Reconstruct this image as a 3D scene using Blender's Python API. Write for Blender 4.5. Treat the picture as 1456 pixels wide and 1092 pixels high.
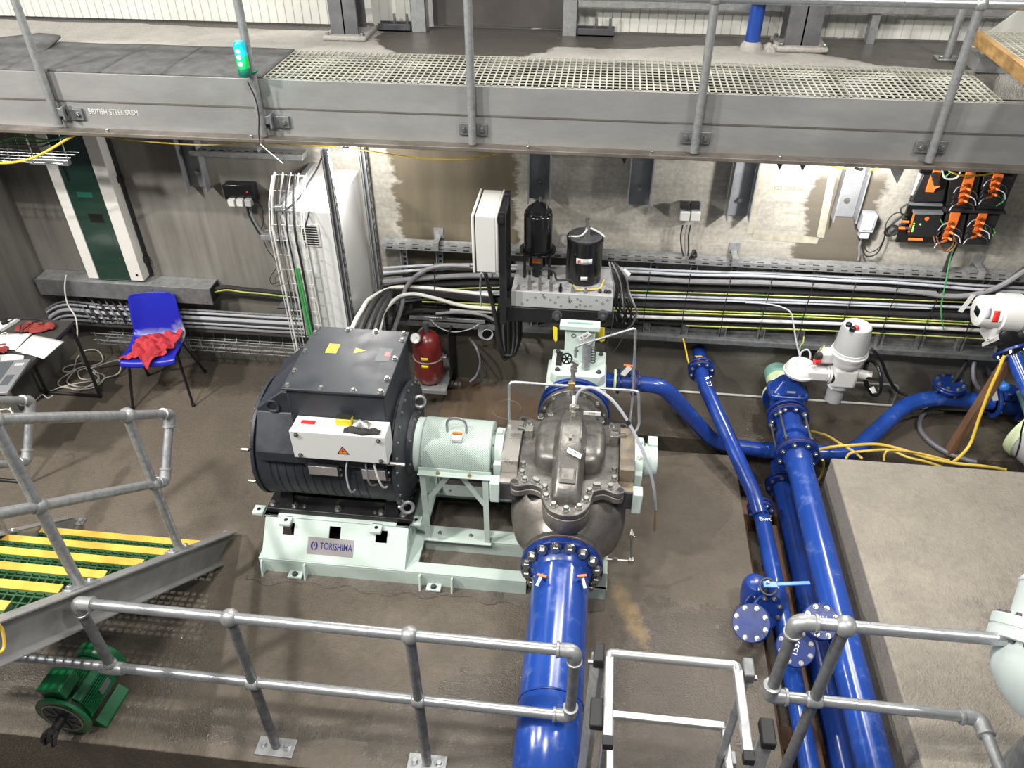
import bpy, bmesh, math, random
from math import sin, cos, pi, radians, sqrt, atan2
from mathutils import Vector, Matrix, Quaternion
for _o in list(bpy.data.objects): bpy.data.objects.remove(_o)
SC = bpy.context.scene
COL = SC.collection
random.seed(7)

# ------------------------------------------------------------------ camera
F_PX = 1124.37                      # focal length in pixels of the 1456 wide frame
CAM_POS = Vector((0, 0, 4.0))
def _cam_rows(yaw, pitch, roll):
    cy, sy, cp, sp = cos(yaw), sin(yaw), cos(pitch), sin(pitch)
    f = Vector((sy*cp, cy*cp, -sp)); r = Vector((cy, -sy, 0)); d = f.cross(r)
    c, s = cos(roll), sin(roll)
    return c*r+s*d, -s*r+c*d, f
C_R, C_D, C_F = _cam_rows(-.1155982, .6592345, .0036692)
_cd = bpy.data.cameras.new('camera'); CAM = bpy.data.objects.new('camera', _cd); COL.objects.link(CAM)
_cd.sensor_width = 36; _cd.lens = F_PX/1456*36; _cd.clip_start = .05; _cd.clip_end = 60
CAM.matrix_world = Matrix(((C_R.x, -C_D.x, -C_F.x, 0), (C_R.y, -C_D.y, -C_F.y, 0), (C_R.z, -C_D.z, -C_F.z, 4.0), (0, 0, 0, 1)))
SC.camera = CAM

# ------------------------------------------------------------------ light and exposure
SC.view_settings.view_transform = 'Standard'; SC.view_settings.look = 'None'
SC.view_settings.exposure = 0.0; SC.view_settings.gamma = 1; SC.view_settings.use_curve_mapping = False
W = bpy.data.worlds.new('world'); SC.world = W; W.use_nodes = True
W.node_tree.nodes['Background'].inputs[0].default_value = (.80, .86, .92, 1)
W.node_tree.nodes['Background'].inputs[1].default_value = .115
def area_light(name, loc, target, size, size_y, power, col=(1, .96, .9), spread=180):
    l = bpy.data.lights.new(name, 'AREA'); l.shape = 'RECTANGLE'; l.size = size; l.size_y = size_y
    l.energy = power; l.color = col; l.spread = radians(spread)
    o = bpy.data.objects.new(name, l); COL.objects.link(o); o.location = loc
    o.rotation_euler = (Vector(target)-Vector(loc)).to_track_quat('-Z', 'Y').to_euler()
    return o
# high bay lamps of the hall; the last two are added for floor glints
area_light('hall_light', (-6.2, .9, 5.2), (-1.6, 3.9, .8), .45, .45, 430)
area_light('hall_light', (-3.75, .9, 6.6), (-2.2, 3.2, 0), .14, .14, 290)
area_light('hall_light', (-1.0, -.6, 7.6), (0, 3.6, 0), .8, .8, 310)
area_light('hall_light', (3.2, 1.5, 7.4), (1.0, 3.5, 0), .8, .8, 280)
area_light('hall_light', (.6, 7.3, 7.6), (.5, 3.4, 0), 3.6, .9, 220)
area_light('hall_light', (1.9, 7.3, 6.8), (.7, 2.9, 0), .25, .25, 110)  # small source added past the back wall to glint on the wet floor
area_light('hall_light', (-.6, 6.4, 6.8), (-.2, 2.5, 0), .25, .25, 90)  # second added glint source, for the wet floor further left

# ------------------------------------------------------------------ geometry helpers
ORG = {}
def V(*a): return Vector(a[0]) if len(a) == 1 else Vector(a)
def at(x, y, X=None, Y=None, Z=None):
    """photo pixel -> the point of a real plane of the room (X, Y or Z held)"""
    r = C_R*((x-728)/F_PX) + C_D*((y-546)/F_PX) + C_F
    if X is not None: t = X/r.x
    elif Y is not None: t = Y/r.y
    else: t = (Z-4.0)/r.z
    return CAM_POS + r*t
def frame(ax):
    ax = V(ax).normalized()
    up = V(0, 0, 1) if abs(ax.z) < .95 else V(0, 1, 0)
    u = up.cross(ax).normalized(); v = ax.cross(u)
    return u, v, ax            # u x v = ax
class MB:
    def __init__(s): s.b = bmesh.new()
    def face(s, pts):
        return s.b.faces.new([s.b.verts.new(p) for p in pts])
    def box(s, x0, x1, y0, y1, z0, z1, m=None):
        vs = [V(x, y, z) for z in (z0, z1) for y in (y0, y1) for x in (x0, x1)]
        if m is not None: vs = [m @ v for v in vs]
        q = [s.b.verts.new(v) for v in vs]
        for f in ((0, 2, 3, 1), (4, 5, 7, 6), (0, 1, 5, 4), (2, 6, 7, 3), (0, 4, 6, 2), (1, 3, 7, 5)):
            s.b.faces.new([q[i] for i in f])
        return s
    def bar(s, p, q, w, h, up=(0, 0, 1)):
        """box of section w x h from p to q"""
        p, q = V(p), V(q); d = q-p; L = d.length; a = d/L
        u = V(up); u = (u-a*u.dot(a))
        if u.length < 1e-4: u = V(0, 1, 0)
        u.normalize(); r = a.cross(u)
        m = Matrix(((a.x, r.x, u.x, p.x), (a.y, r.y, u.y, p.y), (a.z, r.z, u.z, p.z), (0, 0, 0, 1)))
        return s.box(0, L, -w/2, w/2, -h/2, h/2, m)
    def rings(s, rings, caps=True, closed=False):
        R = [[s.b.verts.new(p) for p in r] for r in rings]; n = len(R[0])
        for i in range(len(R)-1 if not closed else len(R)):
            a, b = R[i], R[(i+1) % len(R)]
            for k in range(n):
                s.b.faces.new((a[k], a[(k+1) % n], b[(k+1) % n], b[k]))
        if caps and not closed:
            s.b.faces.new(R[0][::-1]); s.b.faces.new(R[-1])
        return s
    def lathe(s, o, ax, prof, n=24, caps=True, a0=0):
        """prof = (distance along the axis, radius)"""
        u, v, a = frame(ax); o = V(o)
        return s.rings([[o+a*d+(u*cos(a0+2*pi*k/n)+v*sin(a0+2*pi*k/n))*r for k in range(n)] for d, r in prof], caps)
    def cyl(s, p, q, r, n=16, r2=None):
        p, q = V(p), V(q); d = (q-p).length
        return s.lathe(p, q-p, [(0, r), (d, r if r2 is None else r2)], n)
    def sphere(s, c, r, n=12, sz=1):
        prof = [(-r*cos(pi*k/n)*sz, max(r*sin(pi*k/n), 1e-4)) for k in range(n+1)]
        return s.lathe(c, (0, 0, 1), prof, 2*n)
    def tube(s, pts, r, n=8, closed=False):
        P = [V(p) for p in pts]; R = []; u = None
        for i, p in enumerate(P):
            if closed: t = P[(i+1) % len(P)]-P[i-1]
            else: t = P[min(i+1, len(P)-1)]-P[max(i-1, 0)]
            t.normalize()
            if u is None: u, v, _ = frame(t)
            else:
                u = u-t*u.dot(t); u.normalize(); v = t.cross(u)
            rr = r[i] if isinstance(r, (list, tuple)) else r
            R.append([p+(u*cos(2*pi*k/n)+v*sin(2*pi*k/n))*rr for k in range(n)])
        return s.rings(R, not closed, closed)
    def torus(s, c, ax, R, r, n=24, m=8):
        u, v, a = frame(ax); c = V(c)
        return s.tube([c+(u*cos(2*pi*k/n)+v*sin(2*pi*k/n))*R for k in range(n)], r, m, True)
    def prism(s, poly, d):
        """planar polygon pushed along the vector d"""
        return s.rings([[V(p) for p in poly], [V(p)+V(d) for p in poly]])
    def quadplate(s, pts, t):
        a = V(pts[0]); n = (V(pts[1])-a).cross(V(pts[2])-a).normalized()
        return s.prism(pts, n*t)
    def grid(s, fn, nu, nv):
        q = [[s.b.verts.new(fn(i/nu, j/nv)) for j in range(nv+1)] for i in range(nu+1)]
        for i in range(nu):
            for j in range(nv): s.b.faces.new((q[i][j], q[i+1][j], q[i+1][j+1], q[i][j+1]))
        return s
    def build(s, name, mat, parent=None, bev=0, smooth=35, loc=None, thick=0, seg=2, sub=0):
        org = ORG[parent.name] if parent is not None else (V(loc) if loc is not None else V(0, 0, 0))
        bmesh.ops.recalc_face_normals(s.b, faces=s.b.faces[:])
        for v in s.b.verts: v.co -= org
        me = bpy.data.meshes.new(name); s.b.to_mesh(me); s.b.free()
        me.materials.append(M[mat] if isinstance(mat, str) else mat)
        if smooth:
            me.polygons.foreach_set('use_smooth', [True]*len(me.polygons))
            me.set_sharp_from_angle(angle=radians(smooth))
        o = bpy.data.objects.new(name, me); COL.objects.link(o)
        if parent is not None: o.parent = parent
        else: o.location = org
        ORG[o.name] = org
        if thick:
            t = o.modifiers.new('t', 'SOLIDIFY'); t.thickness = thick; t.offset = 0
        if sub:
            t = o.modifiers.new('s', 'SUBSURF'); t.levels = sub; t.render_levels = sub
        if bev:
            t = o.modifiers.new('b', 'BEVEL'); t.width = bev; t.segments = seg; t.limit_method = 'ANGLE'; t.angle_limit = radians(40)
        return o
def tag(o, label=None, cat=None, group=None, kind=None):
    if label: o['label'] = label
    if cat: o['category'] = cat
    if group: o['group'] = group
    if kind: o['kind'] = kind
    return o
def thing(name, loc, label, cat, group=None):
    o = bpy.data.objects.new(name, None); COL.objects.link(o); o.location = loc; o.empty_display_size = .1
    ORG[o.name] = V(loc); return tag(o, label, cat, group)
def dup(root, loc, label, group=None, rz=0):
    r = root.copy(); COL.objects.link(r); r.location = loc; r.rotation_euler = (0, 0, rz); ORG[r.name] = V(loc)
    r['label'] = label
    if group: r['group'] = group
    for ch in list(root.children):
        c = ch.copy(); COL.objects.link(c); c.parent = r
        for g in list(ch.children):
            d = g.copy(); COL.objects.link(d); d.parent = c
    return r
def arc(pts, r, n=6):
    """polyline with its corners rounded to radius r"""
    P = [V(p) for p in pts]; out = [P[0]]
    for i in range(1, len(P)-1):
        a, b, c = P[i-1], P[i], P[i+1]; d1 = (a-b); d2 = (c-b)
        rr = r[i-1] if isinstance(r, (list, tuple)) else r
        t = min(rr, d1.length*.48, d2.length*.48)
        p, q = b+d1.normalized()*t, b+d2.normalized()*t
        for k in range(n+1):
            s = k/n; out.append((1-s)**2*p+2*s*(1-s)*b+s*s*q)
    out.append(P[-1]); return out
def spline(pts, n=6):
    P = [V(p) for p in pts]; out = []
    for i in range(len(P)-1):
        a = P[max(i-1, 0)]; b = P[i]; c = P[i+1]; d = P[min(i+2, len(P)-1)]
        for k in range(n):
            t = k/n
            out.append(.5*((2*b)+(c-a)*t+(2*a-5*b+4*c-d)*t*t+(3*b-a-3*c+d)*t**3))
    out.append(P[-1]); return out
_bolts = {}
def bolt(parent, pos, ax, r=.012, h=None, mat='zinc', name='bolt', washer=True):
    """one hexagon head bolt, a child of its own"""
    key = (mat, washer)
    h = h or r*1.1
    if key not in _bolts:
        m = MB()
        if washer: m.cyl((0, 0, 0), (0, 0, .22), 1.28, 14)
        m.lathe((0, 0, .18 if washer else 0), (0, 0, 1), [(0, 1), (.85, 1), (1.0, .86)], 6)
        bmesh.ops.recalc_face_normals(m.b, faces=m.b.faces[:])
        me = bpy.data.meshes.new('bolt'); m.b.to_mesh(me); m.b.free(); me.materials.append(M[mat]); _bolts[key] = me
    o = bpy.data.objects.new(name, _bolts[key]); COL.objects.link(o); o.parent = parent
    o.location = V(pos)-ORG[parent.name]; o.scale = (r, r, h)
    o.rotation_mode = 'QUATERNION'; o.rotation_quaternion = V(ax).to_track_quat('Z', 'Y')
    ORG[o.name] = V(pos); return o
def bolt_ring(parent, c, ax, R, n, r, mat='zinc', a0=0, both=0, only=None):
    u, v, a = frame(ax); c = V(c)
    for k in range(n):
        t = a0+2*pi*k/n; d = u*cos(t)+v*sin(t)
        if only and not only(d): continue
        bolt(parent, c+d*R, a, r, mat=mat)
        if both: bolt(parent, c+d*R-a*both, -a, r, mat=mat)
def text_mesh(s, size, o, xdir, ydir, mat, parent, name='lettering', depth=.0006, align='CENTER', sx=1, bold=0):
    cu = bpy.data.curves.new('t', 'FONT'); cu.body = s; cu.size = size; cu.extrude = depth; cu.align_x = align; cu.align_y = 'CENTER'; cu.offset = bold
    t = bpy.data.objects.new('t', cu); COL.objects.link(t)
    bpy.context.view_layer.update()
    me = bpy.data.meshes.new_from_object(t.evaluated_get(bpy.context.evaluated_depsgraph_get()))
    bpy.data.objects.remove(t); bpy.data.curves.remove(cu)
    x, y = V(xdir).normalized(), V(ydir).normalized(); z = x.cross(y); x = x*sx; o = V(o)
    if parent is not None: o = o-ORG[parent.name]
    me.transform(Matrix(((x.x, y.x, z.x, o.x), (x.y, y.y, z.y, o.y), (x.z, y.z, z.z, o.z), (0, 0, 0, 1))))
    me.materials.clear(); me.materials.append(M[mat])
    ob = bpy.data.objects.new(name, me); COL.objects.link(ob); ob.parent = parent; ORG[ob.name] = ORG[parent.name]
    return ob
# ------------------------------------------------------------------ materials (all procedural)
M = {}
def mat(name, col, rough=.5, metal=0, noise=0, scale=6, col2=None, bump=0, bscale=40, rvar=0, emit=None, spec=.5, detail=6, stretch=None, trans=0, coat=0, lo=.35, hi=.65):
    m = bpy.data.materials.new(name); m.use_nodes = True; nt = m.node_tree; n = nt.nodes; l = nt.links
    b = n['Principled BSDF']
    b.inputs['Base Color'].default_value = (*col, 1); b.inputs['Roughness'].default_value = rough
    b.inputs['Metallic'].default_value = metal; b.inputs['Specular IOR Level'].default_value = spec
    if trans: b.inputs['Transmission Weight'].default_value = trans
    if coat: b.inputs['Coat Weight'].default_value = coat; b.inputs['Coat Roughness'].default_value = .12
    if emit: b.inputs['Emission Color'].default_value = (*emit[:3], 1); b.inputs['Emission Strength'].default_value = emit[3]
    if noise or rvar or bump:
        tc = n.new('ShaderNodeTexCoord'); mp = n.new('ShaderNodeMapping'); l.new(tc.outputs['Object'], mp.inputs[0])
        if stretch: mp.inputs['Scale'].default_value = stretch
        nz = n.new('ShaderNodeTexNoise'); nz.inputs['Scale'].default_value = scale; nz.inputs['Detail'].default_value = detail; nz.inputs['Roughness'].default_value = .65
        l.new(mp.outputs[0], nz.inputs['Vector'])
        mr = n.new('ShaderNodeMapRange'); mr.inputs[1].default_value = lo; mr.inputs[2].default_value = hi
        l.new(nz.outputs[0], mr.inputs[0])
        if noise:
            mx = n.new('ShaderNodeMix'); mx.data_type = 'RGBA'; mx.inputs[6].default_value = (*col, 1)
            c2 = col2 or tuple(c*(1-noise) for c in col); mx.inputs[7].default_value = (*c2, 1)
            l.new(mr.outputs[0], mx.inputs[0]); l.new(mx.outputs[2], b.inputs['Base Color'])
        if rvar:
            m2 = n.new('ShaderNodeMapRange'); m2.inputs[3].default_value = max(rough-rvar, .03); m2.inputs[4].default_value = min(rough+rvar, 1)
            l.new(mr.outputs[0], m2.inputs[0]); l.new(m2.outputs[0], b.inputs['Roughness'])
        if bump:
            nb = n.new('ShaderNodeTexNoise'); nb.inputs['Scale'].default_value = bscale; nb.inputs['Detail'].default_value = 4
            l.new(mp.outputs[0], nb.inputs['Vector'])
            bp = n.new('ShaderNodeBump'); bp.inputs['Strength'].default_value = bump; bp.inputs['Distance'].default_value = .01
            l.new(nb.outputs[0], bp.inputs['Height']); l.new(bp.outputs[0], b.inputs['Normal'])
    M[name] = m; return m
mat('galv', (.42, .43, .43), .42, .55, .35, 26, (.26, .27, .28), rvar=.12)
mat('galv_dark', (.25, .26, .27), .5, .5, .4, 18, rvar=.12)
mat('galv_bright', (.52, .54, .56), .34, .75, .25, 30, rvar=.1)
mat('zinc', (.40, .40, .385), .3, .9)
mat('alu', (.62, .63, .63), .34, .75, .2, 12, stretch=(1, 1, .2), rvar=.1)
mat('beam_steel', (.36, .36, .355), .42, .35, .38, 2.2, (.24, .24, .24), rvar=.1, bump=.05, bscale=60, stretch=(.5, 1, 1.5), detail=8)
mat('flange_steel', (.19, .17, .15), .55, .3, .45, 6, (.11, .095, .08), rvar=.1)
mat('bracket_steel', (.30, .31, .33), .5, .35, .3, 8)
mat('dark_steel', (.10, .10, .11), .5, .35, .3, 6)
mat('blue_paint', (.012, .050, .29), .27, 0, .5, 7, (.012, .038, .20), rvar=.1, spec=.55, coat=.25)
mat('blue_scuff', (.013, .055, .29), .3, 0, 1, 9, (.09, .15, .38), rvar=.1, detail=10, lo=.54, hi=.78, coat=.2)
mat('blue_flange', (.010, .036, .20), .34, 0, .4, 9, rvar=.1, spec=.35)
mat('blue_lever', (.03, .17, .58), .35)
mat('pale_green', (.56, .67, .62), .42, 0, .12, 5, rvar=.08)
mat('pale_green_tank', (.60, .68, .66), .42, 0, .1, 3)
mat('lime_pale', (.62, .72, .46), .45, 0, .12, 8)
mat('teal_pale', (.22, .42, .36), .5, 0, .2, 8)
mat('cast_steel', (.235, .228, .215), .38, .6, .5, 8, (.095, .09, .083), rvar=.12, bump=.12, bscale=55, detail=8)
mat('cast_steel_low', (.27, .25, .225), .42, .5, .45, 5, (.13, .118, .105), rvar=.1, bump=.12, bscale=45, detail=8)
mat('machined', (.45, .43, .40), .33, .8, .25, 9, rvar=.1)
mat('oxide_edge', (.30, .24, .16), .5, .5, .6, 10, (.16, .15, .14))
mat('navy_motor', (.018, .021, .029), .5, 0, .45, 5, (.030, .034, .043), rvar=.1, bump=.05, bscale=90)
mat('black_steel', (.018, .018, .020), .4, .1, .3, 8)
mat('black_gloss', (.008, .008, .009), .22, 0, .3, 8, coat=.2)
mat('black_rubber', (.014, .014, .015), .6)
mat('black_cable', (.016, .016, .017), .6)
mat('grey_cable', (.21, .21, .22), .45, 0, .2, 12)
mat('lightgrey_cable', (.38, .40, .44), .4)
mat('white_cable', (.62, .61, .57), .45)
mat('greenyellow_cable', (.44, .46, .12), .45, 0, 1, 5, (.16, .34, .08), lo=.5, hi=.62)
mat('green_cable', (.06, .28, .09), .45)
mat('yellow_cable', (.72, .50, .06), .42)
mat('yellow_hose', (.62, .45, .09), .45, 0, .2, 10)
mat('grey_hose', (.12, .12, .14), .5)
mat('white_paint', (.58, .58, .56), .4, 0, .06, 4)
mat('cabinet_grey', (.60, .61, .60), .36, 0, .06, 2)
mat('cream_panel', (.62, .61, .58), .38)
mat('green_glass', (.009, .030, .022), .14, 0, .3, 2, (.014, .040, .030), coat=.3)
mat('display', (.004, .007, .006), .1)
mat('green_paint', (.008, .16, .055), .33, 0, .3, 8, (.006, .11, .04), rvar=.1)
mat('green_fin_shade', (.003, .055, .02), .45)  # shade between the spare motor's fins, put into the body colour
mat('grating_green', (.022, .085, .03), .5, 0, .3, 12)
mat('grating_pale', (.40, .40, .33), .65, 0, .3, 3, (.29, .29, .25))
mat('mat_dark', (.115, .115, .118), .7, 0, .6, 9, (.06, .06, .062), bump=.5, bscale=60, detail=8)
mat('nosing_yellow', (.66, .44, .07), .55, 0, .3, 9, (.55, .33, .05))
mat('sticker_yellow', (.75, .62, .02), .4)
mat('sticker_white', (.75, .75, .73), .45)
mat('sticker_red', (.65, .03, .03), .4)
mat('sticker_orange', (.75, .18, .02), .45)
mat('sticker_grey', (.13, .14, .15), .7)
mat('plate_steel', (.45, .42, .42), .35, .55)
mat('logo_blue', (.02, .02, .16), .4)
mat('ink', (.03, .03, .035), .6)
mat('red_tank', (.16, .014, .012), .35, 0, .3, 7, coat=.2)
mat('red_cloth', (.50, .035, .05), .85, 0, .3, 14, bump=.3, bscale=90)
mat('red_glove', (.28, .035, .03), .8, 0, .3, 16)
mat('gasket', (.17, .045, .03), .7)
mat('blue_plastic', (.012, .018, .36), .36)
mat('wood', (.42, .26, .10), .6, 0, .4, 9, (.30, .17, .06), stretch=(1, 1, 8))
mat('stained_board', (.115, .078, .048), .6, 0, .5, 3, (.065, .046, .032), rvar=.15)
mat('wood_old', (.17, .09, .045), .7, 0, .5, 9, (.10, .05, .03), stretch=(1, 1, .3))
mat('orange_plastic', (.72, .17, .03), .4)
mat('copper', (.55, .25, .12), .35, .8)
mat('brass', (.5, .36, .16), .35, .85)
mat('bottle_rag', (.03, .03, .03), .8, 0, .4, 12)
mat('paper', (.78, .78, .77), .7)
mat('table_top', (.06, .056, .052), .5, 0, .3, 6)
mat('laptop_grey', (.30, .31, .32), .35, .3)
mat('laptop_keys', (.09, .10, .115), .45)
mat('actuator_white', (.66, .66, .65), .35, 0, .05, 4)
mat('actuator_grey', (.40, .41, .42), .4, 0, .1, 5)
mat('glass_clear', (.8, .85, .85), .05, trans=1)
mat('lamp_glow', (1, .98, .94), .4, emit=(1, .97, .92, 60))
mat('led_teal', (.01, .20, .26), .2, emit=(.01, .45, .62, .75))
mat('led_green', (.01, .22, .06), .2, emit=(.01, .5, .10, .5))
mat('led_core', (.8, 1, .95), .3, emit=(.7, 1, .95, 22))
mat('led_dot', (.3, .9, .2), .3, emit=(.2, .9, .1, 4))
mat('beacon_base', (.01, .10, .07), .35)
mat('duct_grey', (.33, .34, .34), .45, .2, .2, 8)
mat('door_grey', (.085, .078, .075), .45, .1, .35, 3)
mat('steel_column', (.17, .17, .18), .45, .3, .4, 5)
mat('cladding', (.60, .60, .56), .45, 0, .12, 3)
mat('cladding_shade', (.30, .30, .27), .45, 0, .12, 3)

def nodes_of(name):
    m = bpy.data.materials.new(name); m.use_nodes = True; M[name] = m
    return m.node_tree, m.node_tree.nodes, m.node_tree.links, m.node_tree.nodes['Principled BSDF']
def nz(nt, vec, scale, detail=6, rough=.6, dist=0):
    t = nt.nodes.new('ShaderNodeTexNoise'); t.inputs['Scale'].default_value = scale; t.inputs['Detail'].default_value = detail
    t.inputs['Roughness'].default_value = rough; t.inputs['Distortion'].default_value = dist
    nt.links.new(vec, t.inputs['Vector']); return t.outputs[0]
def rng(nt, v, a, b, c=0, d=1):
    t = nt.nodes.new('ShaderNodeMapRange'); nt.links.new(v, t.inputs[0])
    for i, x in enumerate((a, b, c, d)): t.inputs[i+1].default_value = x
    return t.outputs[0]
def math_(nt, op, a, b):
    t = nt.nodes.new('ShaderNodeMath'); t.operation = op
    for i, x in enumerate((a, b)):
        if isinstance(x, (int, float)): t.inputs[i].default_value = x
        else: nt.links.new(x, t.inputs[i])
    return t.outputs[0]
def mixc(nt, f, a, b):
    t = nt.nodes.new('ShaderNodeMix'); t.data_type = 'RGBA'; nt.links.new(f, t.inputs[0])
    for i, x in ((6, a), (7, b)):
        if isinstance(x, tuple): t.inputs[i].default_value = (*x, 1)
        else: nt.links.new(x, t.inputs[i])
    return t.outputs[2]
def mapping(nt, scale=(1, 1, 1), loc=(0, 0, 0)):
    tc = nt.nodes.new('ShaderNodeTexCoord'); mp = nt.nodes.new('ShaderNodeMapping'); nt.links.new(tc.outputs['Object'], mp.inputs[0])
    mp.inputs['Scale'].default_value = scale; mp.inputs['Location'].default_value = loc; return mp.outputs[0]
def bumpn(nt, b, h, s, d=.01):
    bp = nt.nodes.new('ShaderNodeBump'); bp.inputs['Strength'].default_value = s; bp.inputs['Distance'].default_value = d
    nt.links.new(h, bp.inputs['Height']); nt.links.new(bp.outputs[0], b.inputs['Normal'])
def sep(nt, v):
    t = nt.nodes.new('ShaderNodeSeparateXYZ'); nt.links.new(v, t.inputs[0]); return t.outputs
def zone(nt, x, a0, a1, b1, b0):
    """1 between a1 and b1, falling to 0 at a0 and b0"""
    return math_(nt, 'MULTIPLY', rng(nt, x, a0, a1), rng(nt, x, b0, b1))

# floor: brown grey power-floated concrete, damp, with wet patches
def floor_mat(name, c1, c2, wet_spots, wetcol, basewet=0.0, sharp=(1.25, .55), amp=.75, wmix=.62):
    nt, n, l, b = nodes_of(name); p = mapping(nt); s = sep(nt, p)
    big = nz(nt, p, 1.1, 8, .62, .4); fine = nz(nt, p, 24, 8, .7); mid = nz(nt, p, 5, 6, .65)
    col = mixc(nt, rng(nt, big, .35, .65), c1, c2)
    dk = mixc(nt, rng(nt, mid, .38, .72, 0, .5), col, tuple(x*.62 for x in c2))
    col = mixc(nt, rng(nt, fine, .3, .7, 0, .35), dk, tuple(min(1, x*1.5) for x in c1))
    wet = None
    for (x, y, rx, ry) in wet_spots:
        dx = math_(nt, 'DIVIDE', math_(nt, 'SUBTRACT', s[0], x), rx); dy = math_(nt, 'DIVIDE', math_(nt, 'SUBTRACT', s[1], y), ry)
        d = math_(nt, 'ADD', math_(nt, 'MULTIPLY', dx, dx), math_(nt, 'MULTIPLY', dy, dy))
        d = math_(nt, 'ADD', d, rng(nt, nz(nt, p, 3.2, 6, .7), .3, .7, -amp, amp))
        w = rng(nt, d, *sharp)
        wet = w if wet is None else math_(nt, 'MAXIMUM', wet, w)
    if wet is None: wet = rng(nt, big, .0, .01, basewet, basewet)
    col = mixc(nt, math_(nt, 'MULTIPLY', wet, wmix), col, wetcol)
    if name == 'floor_concrete':      # ochre stain right of the inlet pipe
        dx = math_(nt, 'DIVIDE', math_(nt, 'SUBTRACT', math_(nt, 'ADD', s[0], math_(nt, 'MULTIPLY', s[1], .35)), 1.40), .07); dy = math_(nt, 'DIVIDE', math_(nt, 'SUBTRACT', s[1], 2.97), .24)
        d = math_(nt, 'ADD', math_(nt, 'ADD', math_(nt, 'MULTIPLY', dx, dx), math_(nt, 'MULTIPLY', dy, dy)), rng(nt, nz(nt, p, 9, 8, .75), .3, .7, -.8, .8))
        col = mixc(nt, rng(nt, d, 1.2, .1, 0, .75), col, (.30, .215, .11))
    l.new(col, b.inputs['Base Color'])
    r = math_(nt, 'SUBTRACT', rng(nt, mid, .3, .7, .50, .68), math_(nt, 'MULTIPLY', wet, .50))
    l.new(r, b.inputs['Roughness'])
    rip = math_(nt, 'ADD', math_(nt, 'MULTIPLY', nz(nt, p, 90, 3, .6), .75), math_(nt, 'MULTIPLY', nz(nt, p, 38, 3, .6), .5))
    bumpn(nt, b, rip, .75, .012)
    return nt, n, l, b
floor_mat('floor_concrete', (.128, .107, .083), (.094, .079, .061), [(.62, 2.55, .45, .55), (.15, 2.15, .55, .32), (-.2, 2.2, .35, .4), (-2.6, 2.35, .65, .38), (-1.7, 2.02, .6, .12), (-.75, 2.05, .35, .25), (.85, 2.75, .33, .34), (.45, 2.15, .62, .36), (-.38, 2.15, .36, .42), (.3, 4.95, 1.7, .46), (-1.1, 4.55, .85, .5), (2.6, 4.95, 1.3, .4), (-2.6, 5.05, 1.0, .3)], (.075, .066, .056))
floor_mat('trench_concrete', (.10, .082, .062), (.06, .05, .04), [], (.05, .05, .05))
floor_mat('grout', (.125, .108, .088), (.085, .074, .060), [], (.05, .05, .05))
floor_mat('plinth_concrete', (.27, .245, .205), (.21, .19, .16), [(2.6, 2.6, .55, .5)], (.15, .137, .118))
floor_mat('upper_concrete', (.36, .345, .32), (.30, .285, .265), [(-.95, 5.6, .66, .46), (-.1, 5.72, .75, .26), (.7, 5.86, .9, .26), (2.1, 5.62, .78, .40), (-2.4, 5.86, 1.1, .15), (-3.9, 5.9, 1.3, .13)], (.062, .052, .045), sharp=(1.06, .94), amp=.22, wmix=.93)

# board marked wall, paler and pitted to the right, dark damp column between
nt, n, l, b = nodes_of('wall_concrete'); p = mapping(nt); s = sep(nt, p)
vst = nz(nt, mapping(nt, (5, 5, .35)), 1.6, 8, .65); pit = nz(nt, p, 32, 8, .75); big = nz(nt, p, 1.3, 6, .6); hst = nz(nt, mapping(nt, (.8, 1, 14)), 2.2, 6, .65)
left = mixc(nt, rng(nt, vst, .35, .65), (.215, .205, .185), (.125, .12, .108))
left = mixc(nt, rng(nt, big, .4, .65, 0, .35), left, (.27, .258, .232))
right = mixc(nt, rng(nt, pit, .38, .60), (.42, .40, .355), (.31, .295, .26))
right = mixc(nt, rng(nt, hst, .5, .72, 0, .4), right, (.16, .15, .13))
edge = math_(nt, 'ADD', s[0], rng(nt, nz(nt, mapping(nt, (1, 1, 2.5)), 3, 6, .7), .3, .7, -.07, .07))
col = mixc(nt, zone(nt, edge, -2.02, -1.96, 40, 41), left, right)
damp = zone(nt, edge, -1.44, -1.41, -.58, -.55)
dampc = mixc(nt, rng(nt, nz(nt, mapping(nt, (3, 3, .4)), 2, 6, .6), .35, .65), (.145, .122, .085), (.10, .085, .06))
col = mixc(nt, damp, col, dampc)
# the wet run below the bracket by the right hand lamp
run = math_(nt, 'MULTIPLY', zone(nt, edge, 1.40, 1.44, 1.86, 1.92), rng(nt, s[2], 1.95, 1.85))
col = mixc(nt, math_(nt, 'MULTIPLY', run, .92), col, (.10, .085, .065))
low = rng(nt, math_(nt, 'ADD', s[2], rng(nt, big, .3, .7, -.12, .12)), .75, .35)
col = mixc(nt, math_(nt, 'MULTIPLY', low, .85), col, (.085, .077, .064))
l.new(col, b.inputs['Base Color']); b.inputs['Roughness'].default_value = .72; b.inputs['Specular IOR Level'].default_value = .3
bumpn(nt, b, math_(nt, 'ADD', math_(nt, 'MULTIPLY', pit, .6), math_(nt, 'MULTIPLY', hst, .6)), .25, .008)
nt, n, l, b = nodes_of('side_concrete'); p = mapping(nt)
vst = nz(nt, mapping(nt, (4, 4, .3)), 1.8, 8, .7)
l.new(mixc(nt, rng(nt, vst, .35, .65), (.165, .158, .145), (.09, .087, .08)), b.inputs['Base Color']); b.inputs['Roughness'].default_value = .7

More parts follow.
